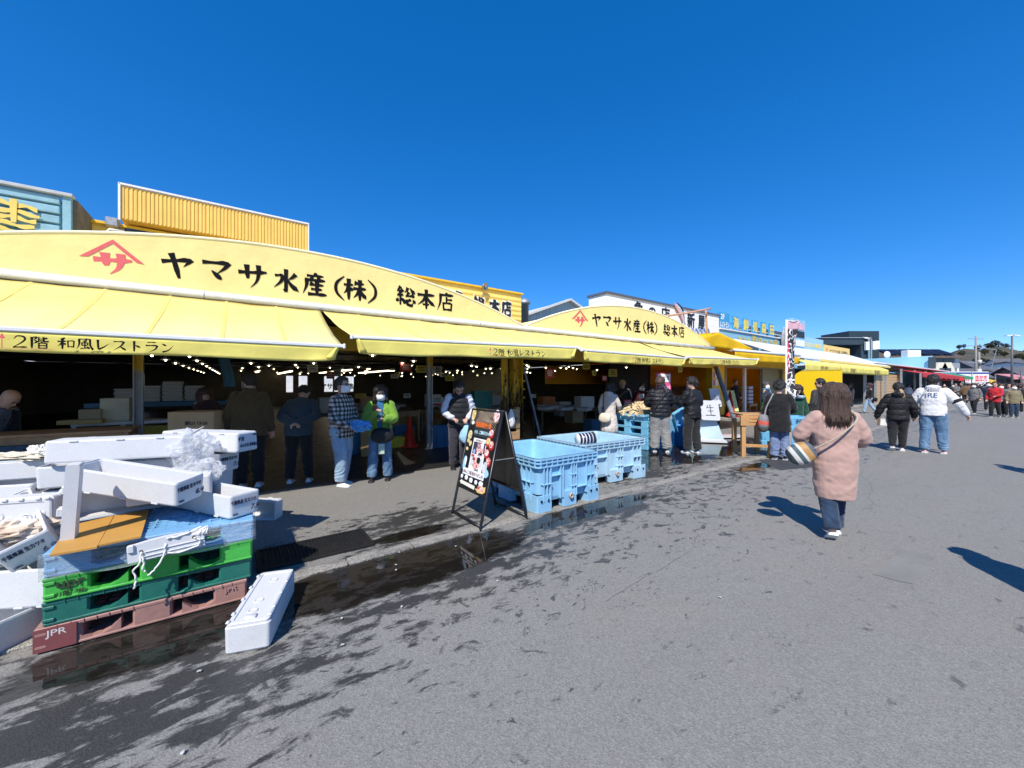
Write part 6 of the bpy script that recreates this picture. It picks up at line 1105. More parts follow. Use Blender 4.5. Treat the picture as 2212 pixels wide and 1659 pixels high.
# shop front: cone, trays, notices
cone('dark red traffic cone beside the white pillar of the yellow shop', AT(1577, 17.4, .14), 1.15, .26, mat('cone_dark_red', (.40, .02, .02), .5))
o = thing('tray_tower', 'tower of white foam trays edged in maroon on a table in the yellow shop', 'tray stack', AT(1614, 20.5, .56), RZ); MRN = mat('maroon_edge', (.18, .03, .08), .6)
for i in range(5): mb = MB(); mb.box((0, 0, .08 + i*.19), (.50 - .04*(i > 2), .40, .155), .02); tb_ = mb.build('tray', mat('tray_lilac', (.52, .50, .58), .6), o); mb = MB(); mb.box((0, 0, .172 + i*.19), (.51 - .04*(i > 2), .41, .03), .008); mb.build('edge', MRN, tb_)
table('timber table under the tower of foam trays', AT(1614, 20.5), RZ, .9, .7, .56, WOOD)
def board_on(lbl, px, Y, z, w, h, tilt, m, nm='notice_board', words=None):
    o = thing(nm, lbl, 'notice', AT(px, Y, z), R(20)); mb = MB(); mb.slab(lambda a, b: (-w/2 + w*a, tilt*b, h*b), 1, 1, (0, .02, 0)); pn = mb.build('sheet', m, o)
    if words: txt(words, w*.25, mat('notice_grey', (.25, .27, .35), .7), pn, (0, -.004, h*.5), (1, 0, 0), (0, tilt, h), 'lettering', .002)
board_on('white notice leaning at the foot of the yellow pillar', 1550, 16.6, .62, .55, .78, .2, mat('notice_white', (.62, .66, .72), .6), words='営業中')
board_on('yellow green poster leaning inside the yellow shop', 1583, 17.5, .35, .75, .95, .25, mat('poster_green', (.55, .60, .25), .6, .35, 5))
# banner on a pole
o = thing('nobori_banner', 'tall black and red banner flag with white brushwork on a white pole', 'banner', AT(1697, 8.75), 0)
mb = MB(); mb.rod((0, 0, 0), (.02, 0, 3.06), .018, 8); mb.rod((.01, 0, 3.04), (.33, .02, 3.04), .008, 6); mb.build('pole', WHT, o, True)
t = NT('banner_print'); sep = t.n('ShaderNodeSeparateXYZ'); t.L(t.obj(), sep.inputs[0]); x, z = sep.outputs[0], sep.outputs[2]
ln = t.math('ADD', x, t.math('MULTIPLY', t.math('SUBTRACT', t.noise(3.2, 3), .5), .16)); wv = t.math('ABSOLUTE', t.math('SUBTRACT', t.noise(4.5, 2, .4, t.scale(1.9, 1, 1.1), .9), .5))
red = t.ramp(ln, .055, .065, 1, 0); g = t.mix(red, (.03, .028, .032, 1), (.50, .03, .08, 1)); g = t.mix(t.ramp(wv, .026, .036, 1, 0), g, (.80, .79, .80, 1)); g = t.mix(t.ramp(z, 2.84, 2.88), g, (.62, .38, .44, 1)); t.col(g); t.set(Roughness=.8)
def bn(a, b): zz = 1.42 + 1.61*b; w = .20 + .10*b; return (.025 + w*a*(.75 + .25*b), .05*sin(a*4 + b*6)*a + .03*a, zz - .14*a*(1 - b))
mb = MB(); mb.slab(bn, 14, 40, (0, .003, 0)); mb.build('flag', t.m, o, True)
mb = MB(); mb.ell((.16, .02, 1.36), (.13, .07, .14), 26, 18, f=lambda p: p*(1 + .35*noise.noise(p*2.4) + .2*noise.noise(p*6))); mb.build('gathered_cloth', t.m, o, True)
mb = MB(); mb.box((0, 0, .03), (.35, .35, .06), .01); mb.build('base', DARK, o)
# ---------------------------------------------------------------- people
SKIN = mat('skin', (.56, .34, .25), .5, .06, 12); SKIN.node_tree.nodes['Principled BSDF'].inputs['Subsurface Weight'].default_value = .04
LIP = mat('lip', (.36, .13, .11), .5); EYE = mat('eye_dark', (.02, .015, .012), .25); MASK = mat('white_mask', (.80, .81, .83), .8); LENS = mat('dark_lens', (.015, .015, .018), .1)
def fabric(nm, c, rough=.85, var=.12, vs=14, wrinkle=.003, ws=22., weave=300, sheen=.2, fade=None):
    if nm in MATS: return MATS[nm]
    t = NT(nm); f = t.noise(vs, 5, .65); cc = t.mix(t.ramp(f, .3, .7), tuple(x*(1 - var) for x in c) + (1,), tuple(min(1, x*(1 + var)) for x in c) + (1,))
    if fade: cc = t.mix(t.ramp(t.noise(5, 4, .6, t.scale(1.6, 1.6, .6)), .42, .7), cc, fade + (1,))
    t.col(cc); t.set(Roughness=rough); t.p.inputs['Sheen Weight'].default_value = sheen; t.p.inputs['Specular IOR Level'].default_value = .25
    h = t.math('ADD', t.noise(ws, 4, .55, t.scale(1, 1, 1.5), 1.2), t.math('MULTIPLY', t.noise(weave, 2), .12)); t.L(t.bump(h, wrinkle*2), t.p.inputs['Normal']); MATS[nm] = t.m; return t.m
def hairm(nm, c):
    if nm in MATS: return MATS[nm]
    t = NT(nm); n_ = t.noise(26, 5, .7, t.scale(3.2, 3.2, .35)); t.col(t.mix(t.ramp(n_, .3, .72), tuple(x*.65 for x in c) + (1,), tuple(min(1, x*1.45) for x in c) + (1,))); t.set(Roughness=.38); t.p.inputs['Specular IOR Level'].default_value = .6; t.L(t.bump(n_, .02), t.p.inputs['Normal']); MATS[nm] = t.m; return t.m
JEAN = fabric('blue_denim', (.085, .17, .29), fade=(.17, .28, .41)); JEANL = fabric('light_denim', (.24, .35, .47), fade=(.38, .48, .58)); JEAND = fabric('dark_denim', (.018, .036, .072), fade=(.034, .068, .125)); BLKF = fabric('black_cloth', (.013, .013, .015)); BLKG = fabric('black_nylon', (.016, .016, .018), .42, sheen=0, wrinkle=.005); GRYF = fabric('grey_wool', (.19, .19, .19)); WHTS = mat('shoe_white', (.72, .72, .71), .5, .06); BLKS = mat('shoe_black', (.02, .02, .022), .5); HBLK = hairm('black_hair', (.016, .013, .012)); HBRN = hairm('brown_hair', (.075, .042, .028)); NAVY = fabric('navy_cloth', (.02, .03, .06))
def ringsec(c, rx, ry, ax, ay, n=16, sq=1.): 
    return [Vector(c) + Vector(ax)*rx*math.copysign(abs(cos(2*pi*j/n))**sq, cos(2*pi*j/n)) + Vector(ay)*ry*math.copysign(abs(sin(2*pi*j/n))**sq, sin(2*pi*j/n)) for j in range(n)]
class Body:
    """a standing figure 1 unit tall, facing +y; pose given as joint positions"""
    def __init__(s, h=1.68, lf=(-.055, .0, 0), rf=(.055, .0, 0), le=None, lw=None, re=None, rw=None, lean=0., side=0., turn=0., nod=0., bulk=1., hipdrop=0., wide=1., knee=.02, twist=0.):
        s.h = h; s.bulk = bulk; s.lean, s.side, s.twist = lean, side, twist; s.hz = .525 - hipdrop; s.turn, s.nod = turn, nod; s.wd = max(1, wide*.97)
        w = .108*wide
        s.LF, s.RF = [Vector((a, b, c + .048)) for a, b, c in (lf, rf)]
        s.LH, s.RH = Vector((-.050*bulk**.7, 0, s.hz)), Vector((.050*bulk**.7, 0, s.hz))
        s.LK, s.RK = [(a*.53 + b*.47) + Vector((0, knee + (.03 if abs(b.y) > .06 else 0), .0)) for a, b in ((s.LH, s.LF), (s.RH, s.RF))]
        s.LS, s.RS = s.U((-w, 0, .805)), s.U((w, 0, .805))
        d = lambda v, df: s.U(v if v else df)
        s.LE, s.RE = d(le, (-w - .035, -.02, .635)), d(re, (w + .035, -.02, .635)); s.LW, s.RW = d(lw, (-w - .045, .04, .50)), d(rw, (w + .045, .04, .50))
        s.NK = s.U((0, -.005, .83)); hb = s.U((0, .006, .865)); Rm = Matrix.Rotation(turn, 3, 'Z') @ Matrix.Rotation(-nod, 3, 'X'); s.hR = Matrix.Rotation(-lean*.5, 3, 'X') @ Rm; s.HB = hb
    def U(s, p):
        p = Vector(p); q = p - Vector((0, 0, s.hz)); 
        if s.twist: q = Matrix.Rotation(s.twist, 3, 'Z') @ q
        q = Matrix.Rotation(-s.lean, 3, 'X') @ q; q = Matrix.Rotation(s.side, 3, 'Y') @ q
        return q + Vector((0, 0, s.hz))
    def Hd(s, x, y, z): return s.HB + s.hR @ Vector((x*1.07, y*1.05, z*1.04 - .004))      # head space: z 0 at the chin base .. .135 crown
    def S(s, mb): mb.v = [(x*s.h, y*s.h, z*s.h) for x, y, z in mb.v]; return mb
    def torso(s, mb, secs, n=18, sq=.85):
        """secs: z, rx, ry, y offset"""
        ax = (s.U((1, 0, .7)) - s.U((0, 0, .7))); ay = s.U((0, 1, .7)) - s.U((0, 0, .7)); L = []
        for z, rx, ry, yo in secs:
            if z < s.hz: c = Vector((0, yo, z)); L.append(ringsec(c, rx, ry, (1, 0, 0), (0, 1, 0), n, sq))
            else: L.append(ringsec(s.U((0, yo, z)), rx, ry, ax, ay, n, sq))
        mb.loft(L)
    def limb(s, mb, P, r, n=12, flat=1., ball=True):
        P = [Vector(p) for p in P]; Q, q = [], []
        for i in range(len(P) - 1):
            for j in range(4): Q.append(P[i].lerp(P[i + 1], j/4)); q.append(r[i] + (r[i + 1] - r[i])*j/4)
        Q.append(P[-1]); q.append(r[-1]); Q = [Q[0]] + [(Q[i - 1] + Q[i]*2 + Q[i + 1])/4 for i in range(1, len(Q) - 1)] + [Q[-1]]; mb.tube(Q, q, n, flat=flat); mb.ell(Q[0], (q[0],)*3, 10, 8)
        if ball: mb.ell(Q[-1], (q[-1],)*3, 10, 8)
    def hand(s, mb, E, Wr, curl=.5, side=1):
        d = (Wr - E).normalized(); up = Vector((0, 0, 1)); x = d.cross(up)
        if x.length < .3: x = Vector((0, 1, 0)) - d*d.y
        x.normalize(); z = x.cross(d)            # x across the palm, z back of the hand
        mb.tube([Wr - d*.012, Wr + d*.01, Wr + d*.035, Wr + d*.052], [.016, .020, .023, .018], 10, flat=.55)
        for k, (o, l) in enumerate(((-.017, .036), (-.006, .042), (.006, .039), (.017, .031))):
            b = Wr + d*.048 + x*o; a1 = curl; p1 = b + (d*cos(a1*.6) - z*sin(a1*.6))*l*.5; p2 = p1 + (d*cos(a1*1.6) - z*sin(a1*1.6))*l*.5
            mb.tube([b - d*.015, b, p1, p2], [.0062, .0062, .0058, .0048], 6)
        t0 = Wr + d*.018 - x*side*.018; t1 = t0 + (d*.7 - x*side*.6)*.024; mb.tube([t0, t1, t1 + (d*.9 - x*side*.1 - z*.3)*.018], [.0075, .0068, .005], 6)
    def head(s, mb):
        F = s.Hd
        for_ = [(-.004, .022, .020, .018), (.006, .034, .034, .012), (.022, .041, .045, .008), (.045, .0455, .052, .003), (.070, .048, .057, .0), (.095, .047, .057, -.003), (.115, .041, .050, -.004), (.130, .028, .034, -.004), (.137, .010, .013, -.004)]
        X = s.hR @ Vector((1, 0, 0)); Y = s.hR @ Vector((0, 1, 0))
        mb.loft([ringsec(F(0, yo, z), rx, ry, X, Y, 18, .95) for z, rx, ry, yo in for_])
        mb.tube([F(0, .050, .072), F(0, .060, .052), F(0, .052, .044)], [.005, .0095, .007], 8)
        for e in (-1, 1): mb.ell(F(e*.048, -.004, .060), (.006, .012, .017), 8, 6); mb.ell(F(e*.018, .050, .078), (.013, .008, .006), 8, 6)
        mb.ell(F(0, .046, .028), (.015, .008, .007), 8, 6); mb.ell(F(0, .042, .004), (.013, .011, .009), 8, 6)
        mb.tube([s.U((0, -.01, .80)), s.NK, F(0, -.006, .03)], [.036, .031, .030], 12)
def person(label, loc, yaw, B, top, legs, shoes=WHTS, hair=('short', HBLK), skin=SKIN, mask=False, glasses=None, fine=True, group=None, hand=(.5, .5), cat='person'):
    """top: dict(m, kind, hem, ...) ; legs: dict(m, r, ...)"""
    o = thing('person', label, cat, loc, yaw, group); vx = .0075 if fine else .013
    b_ = B.bulk; mb = MB(); B.head(mb)
    B.torso(mb, [(.47, .05*b_, .045*b_, 0), (.53, .085*b_, .06*b_, 0), (.62, .075*b_, .052*b_, 0), (.72, .085*b_, .055*b_, 0), (.79, .09, .048, 0), (.825, .045, .036, -.004)])
    for Hh, K, F in ((B.LH, B.LK, B.LF), (B.RH, B.RK, B.RF)): B.limb(mb, [Hh, K, F], [.045, .032, .022]); mb.ell(F + Vector((0, .025, -.028)), (.016, .04, .011), 10, 8)
    for sd, Sh, E, Wr, cu in ((-1, B.LS, B.LE, B.LW, hand[0]), (1, B.RS, B.RE, B.RW, hand[1])): B.limb(mb, [Sh, E, Wr], [.028, .022, .0155]); B.hand(mb, E, Wr, cu, sd)
    B.S(mb).build('body', skin, o, True, remesh=vx, sm=1)
    F = B.Hd
    # face
    for e in (-1, 1):
        mb = MB(); mb.ell(F(e*.0185, .0545, .069), (.0085, .0045, .0045), 8, 6); B.S(mb).build('eye', EYE, o, True)
        mb = MB(); mb.tube([F(e*.008, .057, .080), F(e*.020, .056, .083), F(e*.031, .048, .079)], [.0025, .003, .002], 5); B.S(mb).build('eyebrow', hair[1], o, True)
    if mask:
        mb = MB()
        def mk(a, z): th = (a - .5)*2.3; zz = .002 + .062*z; rr = (.052 + .010*sin(pi*z)*cos(th), .058 + .016*sin(pi*z)*max(0, cos(th))**3); return F(rr[0]*sin(th)*.98, rr[1]*cos(th)*1.02 - .001, zz)
        mb.slab(mk, 16, 8, B.hR @ Vector((0, .004, 0))); mq = B.S(mb).build('face_mask', MASK, o, True)
        mb = MB()
        for e in (-1, 1): mb.tube([F(e*.046, .026, .055), F(e*.052, .005, .066), F(e*.052, -.006, .055)], .0018, 5)
        B.S(mb).build('ear_loop', MASK, mq, True)
    else:
        mb = MB(); mb.ell(F(0, .0535, .028), (.013, .004, .0035), 8, 6); B.S(mb).build('mouth', LIP, o, True)
    if glasses:
        mb = MB()
        for e in (-1, 1):
            pts = [F(e*.020 + .0135*cos(a*pi/8), .0625 - abs(.004*cos(a*pi/8)), .069 + .010*sin(a*pi/8)) for a in range(17)]; mb.tube(pts, .0018 if glasses == 'dark' else .0009, 5, cap=False); mb.tube([F(e*.034, .059, .071), F(e*.050, .03, .072), F(e*.053, -.005, .068)], .0012, 5)
            if glasses == 'dark': mb.poly(pts[:-1])
        mb.tube([F(-.007, .064, .072), F(.007, .064, .072)], .0018, 5); B.S(mb).build('glasses', LENS, o, True, fix=False)
    # hair
    k, hm = hair[0], hair[1]; rr = random.Random(hash(label) % 999)
    seed = Vector((len(label)*1.7, len(label)*.31, 0))
    if k != 'bald':
        def cap_(a, b):
            th = 2*pi*a; front = max(0, cos(th)); aa = abs((th + pi) % (2*pi) - pi); sm = lambda x: clamp(x)**2*(3 - 2*clamp(x)); lim = 2.25*(1 - front*.5) if k in ('long', 'bob', 'cap') else 1.06 + .06*noise.noise(Vector((th*3, 0, 0)) + seed) + .88*sm((aa - .8)/.4) + .85*sm((aa - 1.75)/.6)
            ph = lim*b; r_ = sin(ph) if ph < pi/2 else 1 - .20*(ph - pi/2); sx, sy = r_*sin(th), r_*cos(th); off = .007 + (.022 if k == 'long' else .009 if k in ('wavy', 'bob') else .003) + .010*noise.noise(Vector((sx, sy, cos(ph)))*3.2 + seed) + (.012*noise.noise(Vector((sx, sy, cos(ph)))*8 + seed) if k == 'wavy' else 0)
            off *= min(1, (1 - b)*5 + .35)
            return F((.048 + off)*sx, (.058 + off)*sy - .003, .078 + (.060 + off)*cos(ph))
        mb = MB(); mb.grid(cap_, 36, 18); hc = B.S(mb).build('hair', hm, o, True, fix=False)
        if k in ('short', 'wavy'):
            mb = MB()
            for i in range(110 if fine else 30):
                th, b = rr.uniform(0, 2*pi), rr.uniform(.1, .98); p = Vector(cap_(th/(2*pi), b)); q = Vector(cap_(th/(2*pi), min(1, b + .14))); n_ = (p - F(0, 0, .078)).normalized(); m_ = (p + q)/2 + n_*rr.uniform(.001, .005)*(1.8 if k == 'wavy' else 1); mb.tube([p - n_*.004, m_, q + n_*rr.uniform(-.005, .001) + Vector((rr.uniform(-.006, .006), 0, 0))], [.0055, .0065, .0015], 5, flat=.45)
            B.S(mb).build('hair_lock', hm, hc, True)
        if k in ('long', 'bob'):
            ln = hair[2]; mb = MB()
            for i in range(900 if fine else 80):
                th = pi + rr.uniform(-2.1, 2.1); X = (th/(2*pi)) % 1; p0 = Vector(cap_(X, rr.uniform(.02, .22))); p = Vector(cap_(X, rr.uniform(.3, .45))); dn = Vector((0, 0, -1)); e0 = Vector(cap_(X, .62)); out = e0 - F(0, -.01, .078); out.z = 0; out.normalize(); L_ = (ln + .075)*rr.uniform(.80, 1.05); ph = rr.uniform(0, 6); g_ = rr.uniform(.0, .007)
                q_ = .36 if fine else 1.; P, rd = [p0 - out*.002, p + out*.002, e0 + out*g_], [.003*q_, .008*q_, .0095*q_]
                for j in range(1, 6): P.append(e0 + out*(g_ + .004*sin(j*.9 + ph) + (.010 if j == 5 else .003*(j == 4)) - .012*sin(pi*j/5)) + dn*L_*j/5 + Vector((.006*sin(j*1.3 + ph), 0, 0))); rd.append([.0105, .011, .0095, .007, .002][j - 1]*q_)
                mb.tube(P, rd, 5, flat=.45)
            B.S(mb).build('hair_lock', hm, hc, True)
            def curtain(a, b): X = ((pi + (a - .5)*3.9)/(2*pi)) % 1; e0 = Vector(cap_(X, .60)); o_ = e0 - F(0, -.01, .078); o_.z = 0; o_.normalize(); return e0 + o_*(.008 - .007*sin(pi*b) + .006*b*b) + Vector((0, 0, -(ln + .06)*.93*b))
            mb = MB(); mb.grid(curtain, 40, 10); B.S(mb).build('hair_length', hm, hc, True, fix=False)
        if k == 'cap':
            mb = MB(); mb.grid(lambda a, b: F(.056*sin(2*pi*a)*sin(b*1.62), .066*cos(2*pi*a)*sin(b*1.62) - .003, .082 + .066*cos(b*1.62)), 24, 10); mb.slab(lambda a, b: F(.045*(2*a - 1), .055 + .045*b*cos((2*a - 1)*1.1), .075 + .006*cos((2*a - 1)*1.4) - .008*b), 10, 4, (0, 0, .004)); cp = B.S(mb).build('cap', hair[3], o, True, fix=False)
            txt('◠', .05*B.h, WHTS, cp, Vector(F(0, -.066, .066))*B.h + Vector((0, -.004, 0)), (-1, 0, 0), (0, .1, 1), 'cap_mark', .001) if len(hair) > 4 else None
            mb = MB()
            for i in range(60):
                x = rr.uniform(-.014, .014); P = [F(x*.5, -.055, .06), F(x + .012, -.075, .03), F(x + .03, -.07, -.03), F(x*1.6 + .045, -.062 + rr.uniform(-.01, .01), -.03 - hair[2]*rr.uniform(.8, 1)), ]; mb.tube(P, [.004, .006, .006, .002], 5)
            B.S(mb).build('ponytail', hairm('blond_tail', (.42, .30, .17)) if len(hair) > 4 else hm, o, True)
    # legs
    if legs:
        mb = MB(); r0, r1, r2 = legs.get('r', (.066, .050, .043)); hz = B.hz
        if legs.get('kind') == 'skirt':
            z1 = legs['hem']; mb.loft([[Vector((rx*cos(a*pi/24)*(1 + .05*f*sin(a*1.5)), ry*sin(a*pi/24)*(1 + .05*f*sin(a*1.5)), z)) for a in range(48)] for z, rx, ry, f in ((.60, .075*b_, .056*b_, 0), (.53, .098*b_, .075*b_, .3), (z1 + .08, .125, .105, 1), (z1, .135, .115, 1.4))]); B.S(mb).build('skirt', legs['m'], o, True)
        else:
            B.torso(mb, [(hz - .05, .082*b_, .062*b_, 0), (hz - .01, .093*b_, .070*b_, -.004), (hz + .04, .090*b_, .068*b_, -.003), (hz + .09, .080*b_, .058*b_, 0)])
            for Hh, K, F_2 in ((B.LH, B.LK, B.LF), (B.RH, B.RK, B.RF)): B.limb(mb, [Hh + Vector((0, -.004, -.01)), K, F_2 + Vector((0, -.006, .002))], [r0*(.45 + .55*b_), r1*(.6 + .4*b_), r2*(.7 + .3*b_)*.94], 14, ball=False)
            def fold(p): z = p.z/B.h; return .0035*B.h*noise.noise(Vector((p.x*11, p.y*11, p.z*9)) + seed)*1.6 + .0028*B.h*sin(z*95 + 9*noise.noise(p*6) + p.x*14)*(1 if z < .16 else .5 if abs(z - .29) < .06 else .2)
            B.S(mb).build('trousers', legs['m'], o, True, remesh=vx*1.25, sm=3, disp=fold)
    for F_2, nm in ((B.LF, 'shoe'), (B.RF, 'shoe')):
        up = (F_2.z - .048); tilt = -1.0*min(1, up/.05) if up > .01 else 0; mb = MB(); Rt = Matrix.Rotation(tilt, 3, 'X'); c = F_2 + Vector((0, 0, -.048))
        sec = [(-.030, .018, .012), (-.026, .024, .042), (0, .025, .046), (.03, .027, .036), (.06, .029, .028), (.085, .025, .023), (.103, .012, .012)]
        mb.loft([[c + Rt @ Vector((w_*cos(a*pi/8)*(1 if sin(a*pi/8) < 0 else .9), y, .008 + (hh - .008)*max(0, sin(a*pi/8)) )) for a in range(16)] for y, w_, hh in sec]); sh = B.S(mb).build(nm, shoes[0] if isinstance(shoes, tuple) else shoes, o, True)
        mb = MB(); mb.loft([[c + Rt @ Vector((w_*cos(a*pi/8), y*cos(0) , .0)) for a in ()] or [] for y in ()]) if 0 else None
        pts = [(w_ + .002, y) for y, w_, _ in sec] + [(-w_ - .002, y) for y, w_, _ in sec[::-1]]; mb.prism(pts, c + Rt @ Vector((0, 0, .0)), Rt @ Vector((1, 0, 0)), Rt @ Vector((0, 1, 0)), Rt @ Vector((0, 0, .013))); B.S(mb).build('sole', shoes[1] if isinstance(shoes, tuple) else WHTS, sh)
    # top
    if top:
        mb = MB(); hem = top.get('hem', .47); tb = top.get('bulk', 1.)*b_; fl = top.get('flare', 1.); kd = top.get('kind', 'jacket'); sw = top.get('sleeve', (.043, .038, .030))
        secs = [(hem, .100*tb*fl, .076*tb*fl, 0)]
        if hem < .40: secs += [(hem + .1, .104*tb*(fl*.6 + .4), .079*tb*(fl*.6 + .4), 0)]
        secs += [(max(hem + .02, .53), .101*tb, .077*tb, 0), (.62, .096*tb, .072*tb, .002), (.70, .104*tb, .076*tb, .003), (.765, .106*(.55 + .45*tb), .070*(.5 + .5*tb), 0), (.796, .100*(.7 + .3*tb)*B.wd, .060, -.004), (.822, .074*B.wd, .050, -.006), (.845, .046, .042, -.006)]
        if top.get('collar'): secs += [(.845 + top['collar'], .046, .044, -.004)]
        B.torso(mb, secs, 20)
        if kd != 'vest':
            for Sh, E, Wr in ((B.LS, B.LE, B.LW), (B.RS, B.RE, B.RW)): B.limb(mb, [Sh + Vector(((-.012 if Sh.x > 0 else .012)*(1 + 2*(B.wd - 1)), 0, -.016 - .05*(B.wd - 1))), E, Wr + (Wr - E).normalized()*-.012], [sw[0]*(.5 + .5*tb), sw[1]*(.5 + .5*tb), sw[2]*(.5 + .5*tb)], 12)
        if top.get('hood'): mb.ell(B.U((0, -.055, .835)), (.062, .035, .045), 14, 10); mb.tube([B.U((-.055, -.01, .845)), B.U((-.04, -.06, .85)), B.U((0, -.075, .845)), B.U((.04, -.06, .85)), B.U((.055, -.01, .845))], .022, 8)
        qn = top.get('quilt'); wr = top.get('wr', .0032); hh = B.h
        ui = lambda p: (Matrix.Rotation(B.lean, 3, 'X') @ (Vector(p)/hh - Vector((0, 0, B.hz)))).z
        def fold(p):
            q = p/hh; d = wr*hh*(1.9*noise.noise(Vector((q.x*7 + q.z*4, q.y*7, q.z*19 - q.x*13 - q.y*7)) + seed) + .8*noise.noise(Vector((q.x*30 + q.z*16, q.y*26, q.z*34)) + seed) + .55*math.sin(q.z*66 + q.x*30 + 10*noise.noise(q*8))*max(0, noise.noise(q*6 + seed) + .25))
            if qn: d += .010*hh*(abs(sin(ui(p)*pi/qn))**.45 - .7)
            return d
        tp = B.S(mb).build(top.get('nm', 'jacket'), top['m'], o, True, remesh=vx*1.2, sm=3, disp=fold); o['_'] = 1; del o['_']
        if kd == 'vest':
            mb = MB()
            for Sh, E, Wr in ((B.LS, B.LE, B.LW), (B.RS, B.RE, B.RW)): B.limb(mb, [Sh + Vector((0, 0, -.008)), E, Wr - (Wr - E).normalized()*.012], [.043, .040, .030], 12)
            B.torso(mb, [(.70, .08, .05, 0), (.80, .10, .05, -.004), (.83, .05, .042, -.006)]); B.S(mb).build('shirt', top['m2'], o, True, remesh=vx*1.2, sm=2, disp=lambda p: .006*hh*(fbm(p*11, 1) + .5*sin(p.z*60 + p.x*30)))
        if 'inner' in top:
            mb = MB(); ax = B.U((1, 0, .7)) - B.U((0, 0, .7)); P = [B.U(q) for q in ((-.022, .078*tb, .56), (.022, .078*tb, .56), (.026, .082*tb, .70), (.034, .070, .79), (.028, .052, .845), (-.028, .052, .845), (-.034, .070, .79), (-.026, .082*tb, .70))]
            mb.prism([(i, 0) for i in ()], (0, 0, 0), (1, 0, 0), (0, 1, 0), (0, 0, 1)) if 0 else mb.add([*P, *[p - B.U((0, 1, .7))*0 - (B.U((0, 1, .7)) - B.U((0, 0, .7)))*.03 for p in P]], [tuple(range(8)), tuple(range(8, 16))[::-1]] + [(i, (i + 1) % 8, (i + 1) % 8 + 8, i + 8) for i in range(8)]); B.S(mb).build('inner_shirt', top['inner'], o)
    return o, B
def facing(dx, dy): return math.atan2(-dx, dy)      # yaw that turns +y to (dx, dy)
def bag(label, o, B, pts, r, m, strap, sm=.010, cat='bag', nm='shoulder_bag', stripes=None, M=None):
    """bag carried by a person: pts in the person's unit space"""
    Mw = Matrix.Translation(o.location) @ Matrix.Rotation(o.rotation_euler.z, 4, 'Z'); c = Mw @ (Vector(pts)*B.h); g = thing(nm, label, cat, c, o.rotation_euler.z)
    mb = MB(); mb.ell((0, 0, 0), tuple(x*B.h for x in r), 28, 18, M, f=lambda p: Vector((math.copysign(abs(p.x)**.7, p.x), math.copysign(abs(p.y)**.8, p.y), math.copysign(abs(p.z)**.75, p.z)))*(1 + .05*noise.noise(p*3))); mb.build('pouch', m, g, True)
    if strap:
        mb = MB(); P = [(Vector(q) - Vector(pts))*B.h for q in strap[0]]; Q = []
        e = [P[0]*2 - P[1]] + P + [P[-1]*2 - P[-2]]
        for i in range(1, len(e) - 2):
            for j in range(6): t_ = j/6; a, b, c_, d = e[i - 1:i + 3]; Q.append(.5*((2*b) + (c_ - a)*t_ + (2*a - 5*b + 4*c_ - d)*t_*t_ + (3*b - a - 3*c_ + d)*t_**3))
        Q.append(P[-1]); mb.tube(Q, sm, 6, flat=.35); mb.build('strap', strap[1], g, True)
    return g
# -- the man in the plaid shirt
t = NT('plaid_check'); x = t.n('ShaderNodeSeparateXYZ'); t.L(t.scale(1, 1, 1, rot=(0, 0, .5)), x.inputs[0])
def band(s_, f, th): return t.math('GREATER_THAN', t.math('FRACT', t.math('MULTIPLY', s_, f)), th)
sx_ = t.math('ADD', x.outputs[0], t.math('MULTIPLY', x.outputs[1], .6)); a = band(sx_, 15, .5); b = band(x.outputs[2], 15, .5); a2 = band(sx_, 60, .72); b2 = band(x.outputs[2], 60, .72); sm_ = t.math('ADD', t.math('MULTIPLY', t.math('ADD', a, b), .42), t.math('MULTIPLY', t.math('ADD', a2, b2), .10))
rp = t.n('ShaderNodeValToRGB'); rp.color_ramp.elements[0].color = (.62, .58, .52, 1); rp.color_ramp.elements[1].color = (.022, .02, .022, 1); rp.color_ramp.elements[1].position = .92; e_ = rp.color_ramp.elements.new(.45); e_.color = (.16, .14, .14, 1); t.L(sm_, rp.inputs[0]); t.col(rp.outputs[0]); t.set(Roughness=.9); t.L(t.bump(t.noise(20, 4), .01), t.p.inputs['Normal'])
HSALT = hairm('greying_hair', (.05, .045, .042))
B = Body(1.70, (-.05, -.03, 0), (.055, .04, 0), le=(-.135, .03, .62), lw=(-.07, .13, .565), re=(.14, .02, .62), rw=(.07, .14, .56), turn=.12, bulk=1.08)
o, B = person('man in black and white plaid shirt and pale jeans, standing at the shade edge', G(738, 1047), facing(.93, -.30), B, dict(m=t.m, hem=.44, nm='plaid_shirt', bulk=1.06, collar=.012), dict(m=JEANL, r=(.068, .056, .050)), hair=('short', HSALT), mask=True, glasses='clear', hand=(.9, .9))
Mw = Matrix.Translation(o.location) @ Matrix.Rotation(o.rotation_euler.z, 4, 'Z'); g = thing('plastic_bag', 'crumpled blue plastic bag held in both hands by the man in plaid', 'plastic bag', Mw @ Vector((0, .20*B.h, .555*B.h)))
t = NT('blue_poly'); t.col((.10, .36, .72)); t.set(Roughness=.2); t.L(t.bump(t.noise(30, 4), .02), t.p.inputs['Normal']); BPOLY = t.m; crumple(g, 'film', (0, 0, 0), (.17, .10, .075), BPOLY, .5, 3)
